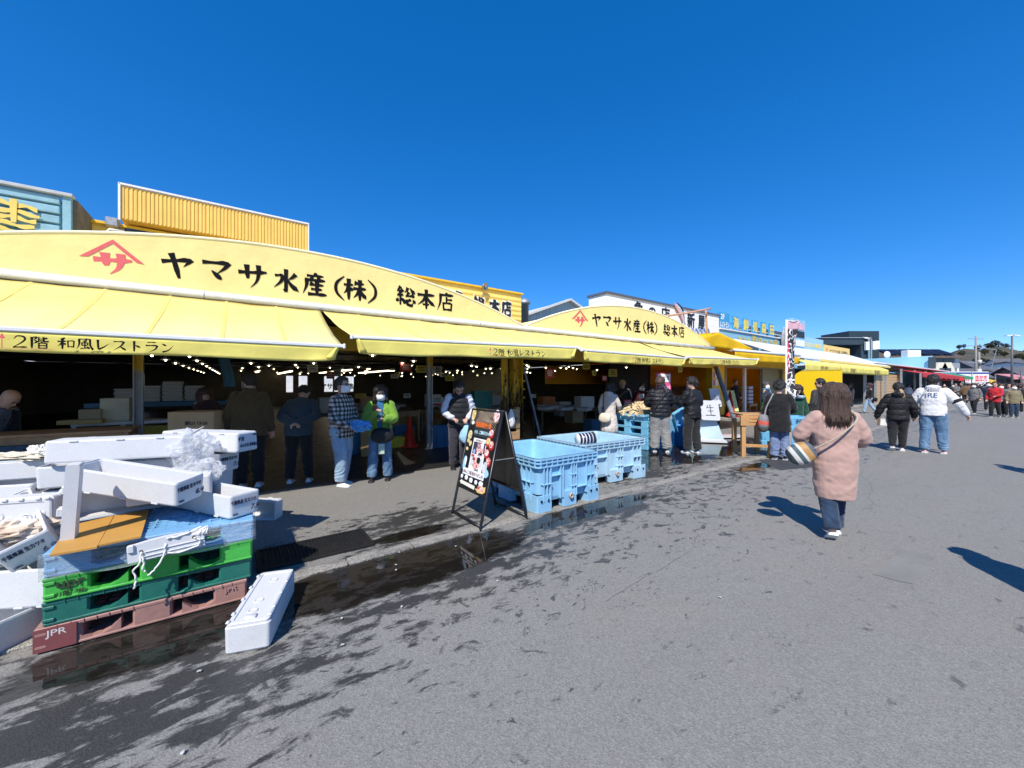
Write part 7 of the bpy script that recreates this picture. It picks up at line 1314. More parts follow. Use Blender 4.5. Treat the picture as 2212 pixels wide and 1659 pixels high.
# -- the woman in green
B = Body(1.57, (-.075, -.01, 0), (.085, .03, 0), le=(-.15, .03, .64), lw=(-.04, .15, .66), re=(.155, .03, .63), rw=(.03, .17, .735), nod=.3, turn=.15, bulk=1.05)
GRN = fabric('green_jacket', (.17, .33, .035), .7, .12, 14, .005)
o, B = person('woman in bright green jacket and jeans looking at her phone under the awning', G(822, 1037), facing(.25, -1), B, dict(m=GRN, hem=.47, bulk=1.12, collar=.02, inner=fabric('blue_knit', (.03, .12, .24)), sleeve=(.05, .046, .036)), dict(m=JEAN, r=(.060, .050, .052)), shoes=(BLKS, BLKS), hair=('bob', HBLK, .07), mask=True, glasses='clear', hand=(.8, .9))
Mw = Matrix.Translation(o.location) @ Matrix.Rotation(o.rotation_euler.z, 4, 'Z'); g = thing('mobile_phone', 'dark mobile phone held up by the woman in green', 'phone', M=frame(Mw @ Vector((.035*B.h, .205*B.h, .77*B.h)), Mw.to_3x3() @ Vector((1, .1, 0)), Mw.to_3x3() @ Vector((-.06, .6, .8)), Mw.to_3x3() @ Vector((0, -.8, .6)))); mb = MB(); mb.box((0, 0, 0), (.075, .155, .009), .004); mb.build('case', mat('phone_case', (.10, .05, .05), .4), g); mb = MB(); mb.box((0, .002, .0052), (.066, .14, .001)); mb.build('screen', LENS, g)
bag('black cross body bag hanging on the woman in green', o, B, (-.03, .115, .49), (.115, .045, .075), BLKG, ([(-.10, .09, .53), (-.06, .10, .68), (.04, .07, .80), (.09, .0, .84), (.05, -.07, .80)], BLKF), .014)
g = thing('phone_pouch', 'pale green phone pouch hanging below the black bag of the woman in green', 'pouch', Mw @ Vector((-.02*B.h, .125*B.h, .35*B.h)), o.rotation_euler.z); mb = MB(); mb.box((0, 0, 0), (.095, .014, .17), .01); mb.build('pouch', mat('pouch_green', (.42, .52, .42), .6), g); mb = MB(); mb.tube([(-.03, 0, .08), (-.05, 0, .16), (-.04, -.01, .25)], .004, 5); mb.tube([(.03, 0, .08), (.02, 0, .16), (-.02, -.01, .25)], .004, 5); mb.build('cord', BLKF, g)
# -- the man in the vest
B = Body(1.70, (-.06, .0, 0), (.06, .0, 0), le=(-.165, .0, .63), lw=(-.085, .12, .585), re=(.165, .0, .63), rw=(.07, .13, .59), lean=.14, nod=.75, bulk=1.02)
o, B = person('man in black quilted vest over pale shirt, looking down behind the folding signboard', G(990, 1012), facing(.25, -1), B, dict(m=fabric('black_vest', (.014, .014, .017), .6), kind='vest', m2=fabric('pale_lilac_shirt', (.56, .58, .68)), hem=.47, bulk=1.12, quilt=.055, nm='vest', collar=.02), dict(m=fabric('dark_plum_trousers', (.035, .032, .045))), shoes=(BLKS, BLKS), hair=('short', HBLK), glasses='clear', hand=(.9, .9))
Mw = Matrix.Translation(o.location) @ Matrix.Rotation(o.rotation_euler.z, 4, 'Z'); g = thing('plastic_bag', 'pale blue plastic bag hanging from the wrist of the man in the vest', 'plastic bag', Mw @ Vector((-.075*B.h, .15*B.h, .40*B.h))); mb = MB(); mb.ell((0, 0, 0), (.13, .06, .17), 24, 18, f=lambda p: Vector((p.x*(1 - .45*p.z), p.y, p.z))*(1 + .15*noise.noise(p*3))); mb.tube([(0, 0, .14), (.0, 0, .28)], [.03, .012], 8); mb.build('sack', mat('pale_blue_poly', (.34, .58, .80), .35, .1, 9), g, True)
# -- shaded people at the left
B = Body(1.78, (-.06, 0, 0), (.06, .02, 0), nod=.1, turn=.5, bulk=1.15); person('man in brown fleece jacket seen from behind in the shade of the awning', st(.15, 7.15), facing(-.35, .95), B, dict(m=fabric('brown_fleece', (.075, .052, .024)), hem=.46, bulk=1.15, collar=.02), dict(m=BLKF), hair=('short', HBLK), mask=True)
B = Body(1.66, (-.075, 0, 0), (.085, .02, 0), le=(-.17, -.04, .64), lw=(-.015, -.115, .55), re=(.17, -.04, .64), rw=(.015, -.12, .545), lean=.42, nod=.7, bulk=1.12); person('person in blue grey jacket bowing with hands clasped behind the back, in the shade', st(.80, 7.05), facing(-.25, .97), B, dict(m=fabric('blue_grey_jacket', (.038, .058, .075)), hem=.47, bulk=1.12), dict(m=BLKF), hair=('short', HBLK), hand=(1., 1.))
B = Body(1.62, lean=.5, le=(-.13, .08, .62), lw=(-.08, .20, .55), re=(.14, .10, .64), rw=(.10, .30, .60), nod=.5, bulk=1.05); o, B = person('man leaning over the plank table in the dark at the left, with white gloves', st(-2.75, 8.15), facing(.92, .1), B, dict(m=fabric('dark_overall', (.02, .022, .03)), hem=.45, inner=fabric('grey_apron', (.10, .12, .16))), dict(m=BLKF), hair=('bald', HBLK), mask=False, hand=(.6, .4))
for nm, Wr, E in (('glove', B.LW, B.LE), ('glove', B.RW, B.RE)): mb = MB(); B.hand(mb, E, Wr, .5, 1 if nm else -1); mb.v = [tuple(Vector(v)*1.0) for v in mb.v]; mb.tube([Wr - (Wr - E).normalized()*.03, Wr], [.022, .021], 10); q_ = B.S(mb).build(nm, mat('white_glove', (.72, .72, .70), .8), o, True, remesh=.008, sm=1, disp=lambda p: .004)
B = Body(1.55, lean=.35, nod=.6); person('person with long reddish hair bending behind the printed cardboard box', AT(455, 7.3), facing(-.8, .5), B, dict(m=fabric('dark_plum', (.06, .03, .035)), hem=.44), dict(m=BLKF), hair=('long', hairm('red_brown_hair', (.10, .035, .03)), .16), fine=False)
# -- beige coat and blond staff
B = Body(1.62, (-.05, 0, 0), (.05, 0, 0), re=(.15, .03, .65), rw=(.10, .14, .60), turn=-.25, nod=.2); o, B = person('woman in pale beige coat and white skirt with a cream bag, at the shell stall', AT(1316, 9.7), facing(.55, .8), B, dict(m=fabric('beige_coat', (.60, .54, .49)), hem=.30, flare=1.35, nm='coat', hood=True), dict(kind='skirt', m=fabric('white_skirt', (.62, .58, .54)), hem=.235), shoes=(BLKS, BLKS), hair=('bob', HBLK, .05))
bag('cream quilted shoulder bag on the woman in the beige coat', o, B, (-.02, -.135, .47), (.095, .05, .075), fabric('cream_bag', (.70, .64, .50)), ([(-.05, -.12, .54), (-.06, -.085, .68), (-.08, -.05, .80), (-.08, .0, .83)], BLKF), .008)
GRYC = fabric('grey_collar', (.20, .18, .17))
B = Body(1.72, le=(-.14, .02, .64), turn=.1, nod=.1); o, B = person('blond young man in dark track jacket smiling behind the shell stall', AT(1344, 12.7), facing(-.05, -1), B, dict(m=fabric('dark_track_top', (.02, .018, .02)), hem=.46), dict(m=BLKF), hair=('short', hairm('blond_hair', (.62, .42, .14))))
mb = MB()
for k in (-.012, .0, .012): mb.tube([B.LS + Vector((.03, .05 + k*.3, .035)), B.LS + Vector((-.02 + k, .055, .015)), B.LE + Vector((-.035 + k*.2, .03 + k, .02))], .0045, 5)
B.S(mb).build('sleeve_stripe', WHTS, o, True)
B = Body(1.65, lean=.2, nod=.4); person('shop worker in dark maroon top in the hall behind the shell heap', AT(1385, 13.2), facing(-.2, -1), B, dict(m=fabric('maroon_top', (.09, .015, .02)), hem=.46), dict(m=BLKF), fine=False, mask=True)
B = Body(1.62, nod=.2); person('shop worker in black cap and mask in the dark hall by the wavy haired man', AT(1487, 14.0), facing(-.3, -1), B, dict(m=fabric('dark_work_top', (.025, .025, .03)), hem=.46), dict(m=BLKF), fine=False, mask=True, hair=('cap', HBLK, .02, BLKF))
# -- the two men in black jackets
PUF = fabric('black_puffer', (.018, .018, .022), .38, sheen=0, wrinkle=.006, ws=16)
B = Body(1.76, (-.075, .0, 0), (.08, -.03, 0), le=(-.165, .04, .655), lw=(-.09, .13, .62), re=(.165, .04, .655), rw=(.09, .13, .62), turn=-.5, nod=.05, bulk=1.06); o, B = person('man in black puffer jacket and loose grey trousers at the shell stall', G(1426, 976), facing(.1, 1), B, dict(m=PUF, hem=.475, bulk=1.22, quilt=.052, collar=.025, nm='puffer_jacket', sleeve=(.050, .046, .036)), dict(m=fabric('grey_trousers', (.24, .24, .235)), r=(.075, .066, .062)), shoes=(mat('shoe_cream', (.60, .53, .45), .6), WHTS), hair=('short', HBRN))
mb = MB(); mb.tube([B.U(q) for q in ((-.09, -.10, .58), (-.02, -.105, .70), (.06, -.085, .80), (.075, -.01, .85))], .009, 6, flat=.4); B.S(mb).build('bag_strap', BLKF, o, True)
B = Body(1.74, (-.07, .02, 0), (.065, -.02, 0), le=(-.15, .06, .66), lw=(-.06, .17, .63), re=(.165, .03, .65), rw=(.10, .15, .60), turn=.75, nod=.1); o, B = person('young man with wavy hair in black bomber jacket and black trousers', G(1496, 979), facing(-.35, .9), B, dict(m=BLKG, hem=.475, bulk=1.15, wr=.005, collar=.012, nm='bomber_jacket', sleeve=(.046, .044, .036)), dict(m=fabric('black_twill', (.02, .02, .022)), r=(.068, .060, .056)), shoes=WHTS, hair=('wavy', HBLK), glasses='clear')
# -- by the shutter, the backpack visitor, the green coat
B = Body(1.66, turn=-.5); o, B = person('person in navy coat with a thick blue scarf, before the roller shutter', AT(1655, 15.2), facing(.5, -.6), B, dict(m=NAVY, hem=.40), dict(m=BLKF), hair=('bob', hairm('grey_hair', (.06, .06, .065)), .02), mask=True, fine=False)
mb = MB(); mb.tube([B.U((.055*cos(a), .055*sin(a) - .003, .845 + .008*sin(a*2))) for a in [i*pi/8 for i in range(17)]], .026, 8); mb.tube([B.U(q) for q in ((-.03, .06, .84), (-.045, .085, .76), (-.04, .09, .66))], [.022, .026, .024], 8, flat=.5); B.S(mb).build('scarf', fabric('blue_scarf', (.12, .26, .40), sheen=.4), o, True)
B = Body(1.66, (-.05, .0, 0), (.06, .03, 0), le=(-.145, .04, .63), re=(.15, .05, .645), rw=(.09, .17, .61), turn=-.2, nod=.25); o, B = person('visitor in loose black sweater and blue jeans with a grey sling backpack', G(1683, 993), facing(.62, .78), B, dict(m=fabric('black_knit', (.012, .012, .013)), hem=.36, bulk=1.2, flare=1.05, nm='sweater', sleeve=(.052, .048, .04)), dict(m=JEAN if 0 else fabric('slate_denim', (.14, .19, .32), fade=(.24, .30, .44)), r=(.062, .054, .052)), shoes=(BLKS, WHTS), hair=('wavy', HBLK))
t = NT('sling_grey_red'); g_ = t.n('ShaderNodeSeparateXYZ'); t.L(t.obj(), g_.inputs[0]); w_ = t.math('ADD', g_.outputs[2], t.math('MULTIPLY', t.noise(9, 2), .2)); t.col(t.mix(t.ramp(t.math('ABSOLUTE', t.math('SUBTRACT', w_, .11)), .05, .055, 1, 0), t.mix(t.ramp(g_.outputs[2], -.08, -.05), (.10, .11, .10, 1), (.20, .19, .20, 1)), (.62, .10, .07, 1))); t.set(Roughness=.7); t.L(t.bump(t.noise(25, 3), .01), t.p.inputs['Normal'])
bag('grey and red sling backpack on the visitor in the black sweater', o, B, (-.165, -.06, .46), (.062, .075, .115), t.m, ([(-.15, -.07, .55), (-.13, -.075, .66), (-.09, -.07, .76), (-.06, -.03, .835)], fabric('grey_strap', (.33, .32, .33))), .030, nm='sling_backpack', cat='backpack')
B = Body(1.58, nod=.45, turn=.3, lean=.12); o, B = person('woman in dark green coat with a striped scarf, behind the banner pole', AT(1717, 9.75), facing(-.3, -.9), B, dict(m=fabric('bottle_green_coat', (.012, .06, .035)), hem=.30, flare=1.15, bulk=1.12, nm='coat'), dict(m=BLKF), hair=('bob', hairm('dark_brown_hair', (.05, .022, .014)), .05))
t = NT('striped_scarf'); w_ = t.n('ShaderNodeTexWave', wave_type='BANDS', bands_direction='Z'); w_.inputs['Scale'].default_value = 9; w_.inputs['Distortion'].default_value = 3.; t.L(t.obj(), w_.inputs[0]); t.col(t.mix(t.ramp(w_.outputs['Fac'], .45, .55), (.07, .26, .48, 1), (.62, .64, .68, 1))); t.set(Roughness=.9)
mb = MB()
for k in range(3): mb.tube([B.U(((.075 + .012*k)*cos(a), (.075 + .01*k)*sin(a) + .01, .80 + .02*k + .02*sin(a + k))) for a in [i*pi/8 for i in range(17)]], .024, 8)
B.S(mb).build('scarf', t.m, o, True)
B = Body(1.74, turn=.9); person('man in black jacket and sunglasses looking sideways before the yellow board', AT(1772, 10.6), facing(-.1, .9), B, dict(m=fabric('charcoal_jacket', (.035, .034, .034), .6), hem=.44, bulk=1.18, collar=.03), dict(m=BLKF), hair=('short', HBLK), glasses='dark')
# -- the woman in the pink coat
PINK = fabric('dusty_pink_wool', (.44, .285, .245), .9, .05, 30, .0012, 9)
B = Body(1.57, (-.035, -.09, .03), (.030, .10, .0), le=(-.195, .02, .665), lw=(-.11, .13, .60), re=(.165, .02, .655), rw=(.10, .14, .61), turn=-.08, nod=.05, bulk=1.06, wide=1.0); o, B = person('woman in long dusty pink coat walking away, with long brown hair and white shoes', G(1803, 1160), facing(.42, .91), B, dict(m=PINK, hem=.262, flare=.86, bulk=1.14, nm='coat', sleeve=(.046, .046, .042), wr=.0034), dict(m=JEAND, r=(.060, .050, .048)), hair=('long', HBRN, .145), shoes=WHTS)
t = NT('striped_bag'); g_ = t.n('ShaderNodeSeparateXYZ'); t.L(t.scale(1, 1, 1, rot=(0, .6, 0)), g_.inputs[0]); rp = t.n('ShaderNodeValToRGB'); rp.color_ramp.interpolation = 'CONSTANT'; els = rp.color_ramp.elements
for p_, c_ in ((0., (.05, .07, .08)), (.22, (.62, .60, .55)), (.36, (.06, .10, .11)), (.50, (.62, .60, .55)), (.58, (.40, .22, .07)), (.78, (.08, .11, .15)), (.93, (.40, .22, .07))): e_ = els.new(p_) if p_ else els[0]; e_.color = c_ + (1,); e_.position = p_
t.L(t.ramp(g_.outputs[0], -.15, .15), rp.inputs[0]); t.col(rp.outputs[0]); t.set(Roughness=.55); t.L(t.bump(t.noise(60, 3), .004), t.p.inputs['Normal'])
g = bag('striped multicolour shoulder bag under the left arm of the woman in pink', o, B, (-.20, -.075, .555), (.082, .054, .070), t.m, ([(-.14, -.10, .59), (-.05, -.135, .66), (.04, -.125, .74), (.09, -.08, .80), (.08, -.01, .84)], fabric('beige_strap', (.48, .40, .30))), .022, M=Matrix.Rotation(R(-25), 3, 'Y'))
# -- the couple walking away
B = Body(1.62, (-.06, -.07, .035), (.045, .05, 0), le=(-.185, .0, .635), lw=(-.225, .03, .50), re=(.165, -.01, .64), rw=(.17, .06, .52), turn=.25, bulk=1.12); o, B = person('woman in black puffer jacket and cap, blond ponytail, beside the white hoodie', G(1940, 974), facing(.68, .73), B, dict(m=fabric('black_puffer_soft', (.014, .014, .016), .55, sheen=0, wrinkle=.006), hem=.46, bulk=1.08, hood=True, quilt=.085, sleeve=(.052, .048, .038), nm='puffer_jacket'), dict(m=fabric('black_jeans', (.014, .014, .016)), r=(.072, .056, .040)), hair=('cap', HBLK, .09, fabric('black_cap', (.012, .012, .013)), 1))
Mw = Matrix.Translation(o.location) @ Matrix.Rotation(o.rotation_euler.z, 4, 'Z'); g = thing('handbag', 'white and brown handbag held low by the woman in the black puffer', 'handbag', Mw @ Vector((-.16*B.h, .01*B.h, .415*B.h)), o.rotation_euler.z); mb = MB(); mb.loft([rrect(.19, .09, .02, -.08), rrect(.15, .06, .015, .08)]); mb.build('body', mat('bag_white', (.68, .64, .58), .5), g); mb = MB(); mb.loft([rrect(.07, .092, .02, -.082, cx=-.07), rrect(.05, .064, .015, .082, cx=-.06)]); mb.build('brown_panel', mat('bag_brown', (.16, .11, .07), .5), g); mb = MB(); mb.tube([(-.06, 0, .08), (-.04, 0, .15), (.04, 0, .15), (.06, 0, .08)], .006, 6); mb.build('handle', MATS['bag_brown'], g, True)
HOOD = fabric('white_hoodie', (.68, .68, .69), .85, .04, 14, .004)
B = Body(1.80, (-.075, -.03, 0), (.085, .04, 0), le=(-.185, -.0, .66), lw=(-.19, .06, .54), re=(.215, -.02, .645), rw=(.275, .03, .515), bulk=1.2, wide=1.1, turn=-.1); o, B = person('large man in white hoodie and blue jeans walking away, arm round his companion', G(2016, 979), facing(.78, .62), B, dict(m=HOOD, hem=.485, bulk=1.04, hood=True, sleeve=(.050, .046, .034), nm='hoodie', wr=.003), dict(m=JEAN, r=(.068, .055, .046)), shoes=(mat('shoe_red_white', (.66, .42, .42), .5), WHTS), hair=('short', HBLK), hand=(.7, .8))
for E, S_h in ((B.LE, B.LS), (B.RE, B.RS)): mb = MB(); p = S_h.lerp(E, .72); q = S_h.lerp(E, .92); mb.tube([p, q], [.0535, .0525], 14); B.S(mb).build('sleeve_band', BLKF, o, True)
txt('VIRE', .15, mat('hood_print', (.36, .36, .38), .8), o, Vector((0, -.130, .785))*B.h, (1, 0, 0), (0, .3, 1), 'lettering', .004, d=.012)
# -- the walking woman in jeans, the bald man
B = Body(1.62, (-.03, .16, 0), (.03, -.17, .035), turn=.1, hipdrop=.015); o, B = person('woman in black jacket and jeans striding with a black bag, before the wooden partition', G(1878, 893), facing(-.85, .35), B, dict(m=BLKF, hem=.46), dict(m=JEANL, r=(.062, .05, .045)), hair=('long', hairm('plum_hair', (.05, .02, .02)), .13), shoes=(BLKS, BLKS), fine=False); bag('black bag at the side of the striding woman', o, B, (.02, -.16, .47), (.10, .05, .07), BLKF, None)
B = Body(1.68); person('bald man in navy vest under the white eave', AT(1818, 24), facing(.3, 1), B, dict(m=NAVY, kind='vest', m2=fabric('pale_shirt', (.45, .48, .52)), hem=.46, nm='vest'), dict(m=BLKF), hair=('bald', HBLK), fine=False)
B = Body(1.66); person('person in black standing inside the glazed bay of the yellow shop', AT(1589, 19.5, .15), facing(.3, -1), B, dict(m=BLKF, hem=.44), dict(m=BLKF), fine=False)
B = Body(1.64); person('person in dark coat in the shade under the white eave, right of the bald man', AT(1838, 25), facing(-.3, 1), B, dict(m=BLKF, hem=.36), dict(m=BLKF), fine=False)
# -- people just outside the frame whose shadows reach into it
B = Body(1.70, bulk=1.2, le=(-.23, .0, .65), lw=(-.12, .06, .56), re=(.23, 0, .65), rw=(.12, .06, .56)); person('bystander in dark coat standing right of the view, only the shadow shows', (3.98, 2.25, 0), facing(.9, -.2), B, dict(m=BLKF, hem=.30, bulk=1.3), dict(m=BLKF), fine=False)
B = Body(1.68); person('bystander in grey coat farther right of the view, only the shadow shows', (9.30, 6.15, 0), facing(-.5, -.8), B, dict(m=GRYF, hem=.35), dict(m=BLKF), fine=False)
# -- the crowd at the far end
TOPS = [('black', BLKF), ('grey', fabric('mid_grey', (.16, .16, .16))), ('brown', fabric('mid_brown', (.14, .085, .045))), ('navy', NAVY), ('red', fabric('crowd_red', (.45, .02, .03))), ('khaki', fabric('khaki', (.20, .17, .10))), ('white', fabric('crowd_white', (.6, .6, .6))), ('green grey', fabric('green_grey', (.09, .12, .11)))]
proto = []
for i, (ml, kw) in enumerate(((0, {}), (1, dict(lf=(-.04, .09, 0), rf=(.04, -.09, .02))), (2, dict(lf=(-.05, -.08, .02), rf=(.05, .08, 0), le=(-.14, .04, .64), lw=(-.06, .14, .6))))):
    B = Body(1.63, **kw); o, B = person('', (0, 0, 0), 0, B, dict(m=BLKF, hem=.42, bulk=1.12), dict(m=BLKF), shoes=(BLKS, WHTS), hair=(('short', HBLK), ('bob', HBRN, .05), ('short', HBLK))[i], mask=i != 2, fine=False); proto.append(o)
CROWD = [(2105, 893, 1, 1, -1, 'in grey puffer and black trousers with a white mask, walking towards the camera'), (2135, 888, 0, 3, -1, 'in navy coat right behind the one in grey puffer'), (2150, 884, 1, 0, 1, 'with brown bob and black coat, right of the grey puffer walker'), (2163, 897, 1, 7, -1, 'in green grey coat beside the red coat, walking towards the camera'), (2150, 901, 2, 4, -1, 'in red coat leftmost of the right hand cluster'), (2180, 899, 2, 1, -1, 'in grey jacket and knit hat near the right edge'), (2190, 902, 0, 5, -1, 'in khaki jacket and pale trousers nearest the right edge'), (2085, 872, 0, 2, 1, 'in brown jacket seen from behind carrying a white bag'), (2065, 870, 2, 1, -1, 'in grey with white mask right of the white hoodie head'), (2058, 866, 0, 0, -1, 'in black close behind the white hoodie shoulder'), (2095, 864, 1, 4, 1, 'in red top under the left white truck'), (2102, 862, 0, 0, 1, 'in black before the gap between the white trucks'), (2128, 864, 2, 0, 1, 'in long black coat before the right white truck'), (2142, 862, 1, 2, -1, 'in brown before the right white truck'), (2158, 866, 0, 3, 1, 'in navy right of the right white truck'), (2170, 864, 1, 0, -1, 'in black with white mask beneath the street light'), (2184, 866, 2, 6, 1, 'in white jacket near the right edge'), (2196, 868, 0, 0, -1, 'in black far at the right edge'), (2206, 871, 1, 2, 1, 'in brown at the very right edge'), (2203, 892, 2, 0, 1, 'in black coat cut by the right edge'), (1990, 866, 0, 0, -1, 'with white mask in the dark under the red awning'), (1975, 862, 2, 3, 1, 'in navy in the dark under the red awning'), (1962, 868, 1, 6, 1, 'in white top between the couple heads'), (2040, 862, 0, 2, -1, 'in brown just right of the red awning end'), (2075, 860, 2, 0, -1, 'in black behind the one with the white bag'), (2120, 858, 1, 3, -1, 'in navy far back between the trucks'), (2176, 859, 0, 1, 1, 'in grey far back under the street light'), (2190, 860, 1, 0, -1, 'in black far back near the right edge')]
rr = random.Random(21); WHERE = ['by the red awning posts', 'left of the white trucks', 'under the left white truck', 'between the white trucks', 'under the right white truck', 'right of the white trucks', 'below the street light', 'left of the right edge', 'close to the right edge', 'behind the red coat', 'behind the grey jacket', 'behind the khaki jacket', 'in the densest part of the crowd', 'at the back of the crowd']
NEAR = [2018, 2063, 2091, 2124, 2156, 2168, 2187, 2199, 2209, 2152, 2178, 2193, 2133, 2113]
for i in range(14): c = (0, 3, 2, 0, 1, 0, 7, 0, 5, 3, 0, 2, 1, 0)[i]; CROWD.append((NEAR[i], (861, 864, 868, 858, 863, 874, 862, 879, 864, 880, 882, 884, 875, 857)[i], i % 3, c, (1, -1)[i % 2], 'in ' + TOPS[c][0] + ' ' + WHERE[i]))
for i, (px, py, k, c, d, lb) in enumerate(CROWD):
    o = proto[k] if CROWD.index(next(q for q in CROWD if q[2] == k)) == i else copytree(proto[k]); o.location = G(px, py); o.rotation_euler.z = facing(.8*d + .3*sin(i*2.3), .55*d + .3*cos(i*1.7)); s_ = 1 + .045*sin(i*1.9); o.scale = (s_,)*3
    o['label'] = 'far walker ' + lb; o['category'] = 'person'; o['group'] = 'people strolling at the far end of the street'
    for ch in o.children:
        if ch.name.startswith('jacket'): ch.material_slots[0].link = 'OBJECT'; ch.material_slots[0].material = TOPS[c][1]
        if ch.name.startswith('trousers') and i % 4 == 2: ch.material_slots[0].link = 'OBJECT'; ch.material_slots[0].material = (JEAND, GRYF, TOPS[5][1])[i % 3]
rr = random.Random(4)
for i in range(26):
    o = copytree(proto[i % 3]); o.location = G(rr.uniform(2030, 2212), rr.uniform(851, 859)); o.rotation_euler.z = rr.uniform(0, 6.3); s_ = rr.uniform(.95, 1.06); o.scale = (s_,)*3; o['label'] = 'tiny dark figure at the very back of the crowd before the far stalls'; o['group'] = 'tiny figures at the back of the crowd'; o['category'] = 'person'
    for ch in o.children:
        if ch.name.startswith('jacket'): ch.material_slots[0].link = 'OBJECT'; ch.material_slots[0].material = (BLKF, NAVY, BLKF, TOPS[1][1], TOPS[7][1])[i % 5]
for px, py, lb in ((2082, 870, 'white carrier bag in the hand of the far walker in brown'),):
    g = thing('carrier_bag', lb, 'bag', G(px, py) + Vector((-.3, -.2, .45))); mb = MB(); mb.ell((0, 0, 0), (.22, .12, .28), 16, 12, f=lambda p: Vector((p.x*(1 - .5*p.z), p.y, p.z))); mb.build('sack', mat('bag_white_poly', (.75, .75, .75), .4), g, True)
# ---------------------------------------------------------------- the far end: trucks, poles, hill, houses
def truck(lb, px, Y, wpx):
    a = AT(px, Y); w = wpx/F_*Y; o = thing('food_truck', lb, 'truck', (a.x, Y, 0), R(-8), 'white box trucks at the far end'); mb = MB(); mb.box((0, 2, 1.98), (w, 4, 2.56), .06); mb.build('box_body', WHT, o); mb = MB(); mb.box((0, -.02, 3.08), (w*.98, .04, .22)); mb.build('blue_band', mat('truck_blue', (.04, .07, .25), .4), o); 
    mb = MB(); mb.box((0, -.03, 2.3), (w*.7, .03, .95)); pn = mb.build('menu_panel', mat('truck_panel', (.74, .60, .60), .5), o); txt('生かき', w*.24, mat('truck_red', (.70, .03, .06), .5), pn, (0, -.05, 2.35), (1, 0, 0), (0, 0, 1), 'lettering', .02); txt('焼はまぐり', w*.14, MATS['truck_red'], pn, (0, -.05, 2.0), (1, 0, 0), (0, 0, 1), 'lettering', .015); mb = MB(); mb.box((0, -.02, .85), (w*.98, .04, .35)); mb.build('bumper', STEEL, o)
    for s in (-1, 1): mb = MB(); mb.lathe([(.30, -.1), (.33, -.08), (.33, .08), (.30, .1)], n=16); wl = mb.build('wheel', BLKS, o, True); wl.location = (s*w*.42, .6, .33); wl.rotation_euler = (0, R(90), 0)
truck('white food truck with red lettering, left of the pair at the far end', 2082, 52, 30); truck('white food truck with red lettering, right of the pair at the far end', 2119, 52, 31)
CPOLE = mat('concrete_pole', (.26, .25, .23), .8, .1, 4)
def vpole(lb, nm, px, Y, ytop, r, arms): 
    z = 1.6 + (829.5 - ytop)/F_*Y; o = thing(nm, lb, 'pole', AT(px, Y)); mb = MB(); mb.tube([(0, 0, 0), (0, 0, z/2), (0, 0, z)], [r*1.3, r*1.1, r*.8], 10); mb.build('mast', CPOLE if 'utility' in nm else mat('dark_mast', (.10, .10, .11), .5), o, True); return o, z
o, z = vpole('concrete utility pole with cross arms and a transformer at the far end', 'utility_pole', 2108, 60, 725, .13, 1); mb = MB()
for dz, w in ((-.5, 2.6), (-1.6, 3.4), (-4.2, 3.0)): mb.bar((-w/2, -.1, z + dz), (w/2, .1, z + dz), .10)
mb.bar((.2, 0, z - 1.8), (3.2, 0, z - 2.2), .08); mb.bar((3.2, 0, z - 2.2), (2.4, 0, z - 5.2), .06); mb.build('cross_arm', STEEL, o); mb = MB(); mb.lathe([(.28, -6.4), (.32, -6.3), (.32, -5.3), (.28, -5.2)], (.45, 0, z), 12); mb.lathe([(.22, -4.4), (.25, -3.8)], (.6, 0, z), 10); mb.build('transformer', mat('pale_transformer', (.55, .56, .56), .5), o, True); mb = MB(); mb.tube([(.9, .2, 0), (.75, .2, z*.72)], .12, 8); mb.build('stub_pole', CPOLE, o, True)
o, z = vpole('tall dark street light with twin lamp heads near the right edge', 'street_light', 2186, 52, 726, .11, 0); mb = MB(); mb.bar((-.9, 0, z + .05), (-.1, 0, z + .1), .38, .12); mb.bar((.9, 0, z + .05), (.1, 0, z + .1), .38, .12); mb.build('lamp_head', WHT, o)
for px, Y, yt, lb in ((2073, 58, 812, 'short pale pole left of the utility pole'), (2150, 60, 808, 'pale pole right of the utility pole'), (2206, 55, 800, 'slim pale pole at the right edge')): vpole(lb, 'slim_pole', px, Y, yt, .10, 0)
# telephone wires
# hill
t = NT('hill_cover'); f = t.noise(.06, 6, .7); t.col(t.mix(t.ramp(f, .35, .65), (.045, .05, .03, 1), (.13, .11, .075, 1))); t.set(Roughness=1.); t.L(t.bump(t.noise(.25, 6), 3.), t.p.inputs['Normal'])
def hill_(a, b):
    Y = 120 + 160*b; px = 1700 + 1500*a; x = (px - CX)/F_*Y; zt = (22 + 5*noise.noise(Vector((a*9, b*2, 0))) + 2.5*noise.noise(Vector((a*31, b*5, 2))))*clamp(b*1.6)**.8*clamp((a - .06)*5); return (x, Y, zt - .4)
mb = MB(); mb.grid(hill_, 90, 24); mb.build('hill', t.m, None, True, fix=False, kind='structure')
LEAF = NT('far_foliage'); f = LEAF.noise(.9, 4, .7); LEAF.col(LEAF.mix(LEAF.ramp(f, .35, .65), (.022, .035, .016, 1), (.07, .075, .035, 1))); LEAF.set(Roughness=.9); LEAF = LEAF.m
BARK = mat('far_bark', (.08, .06, .045), .9)
rr = random.Random(11); tp = None
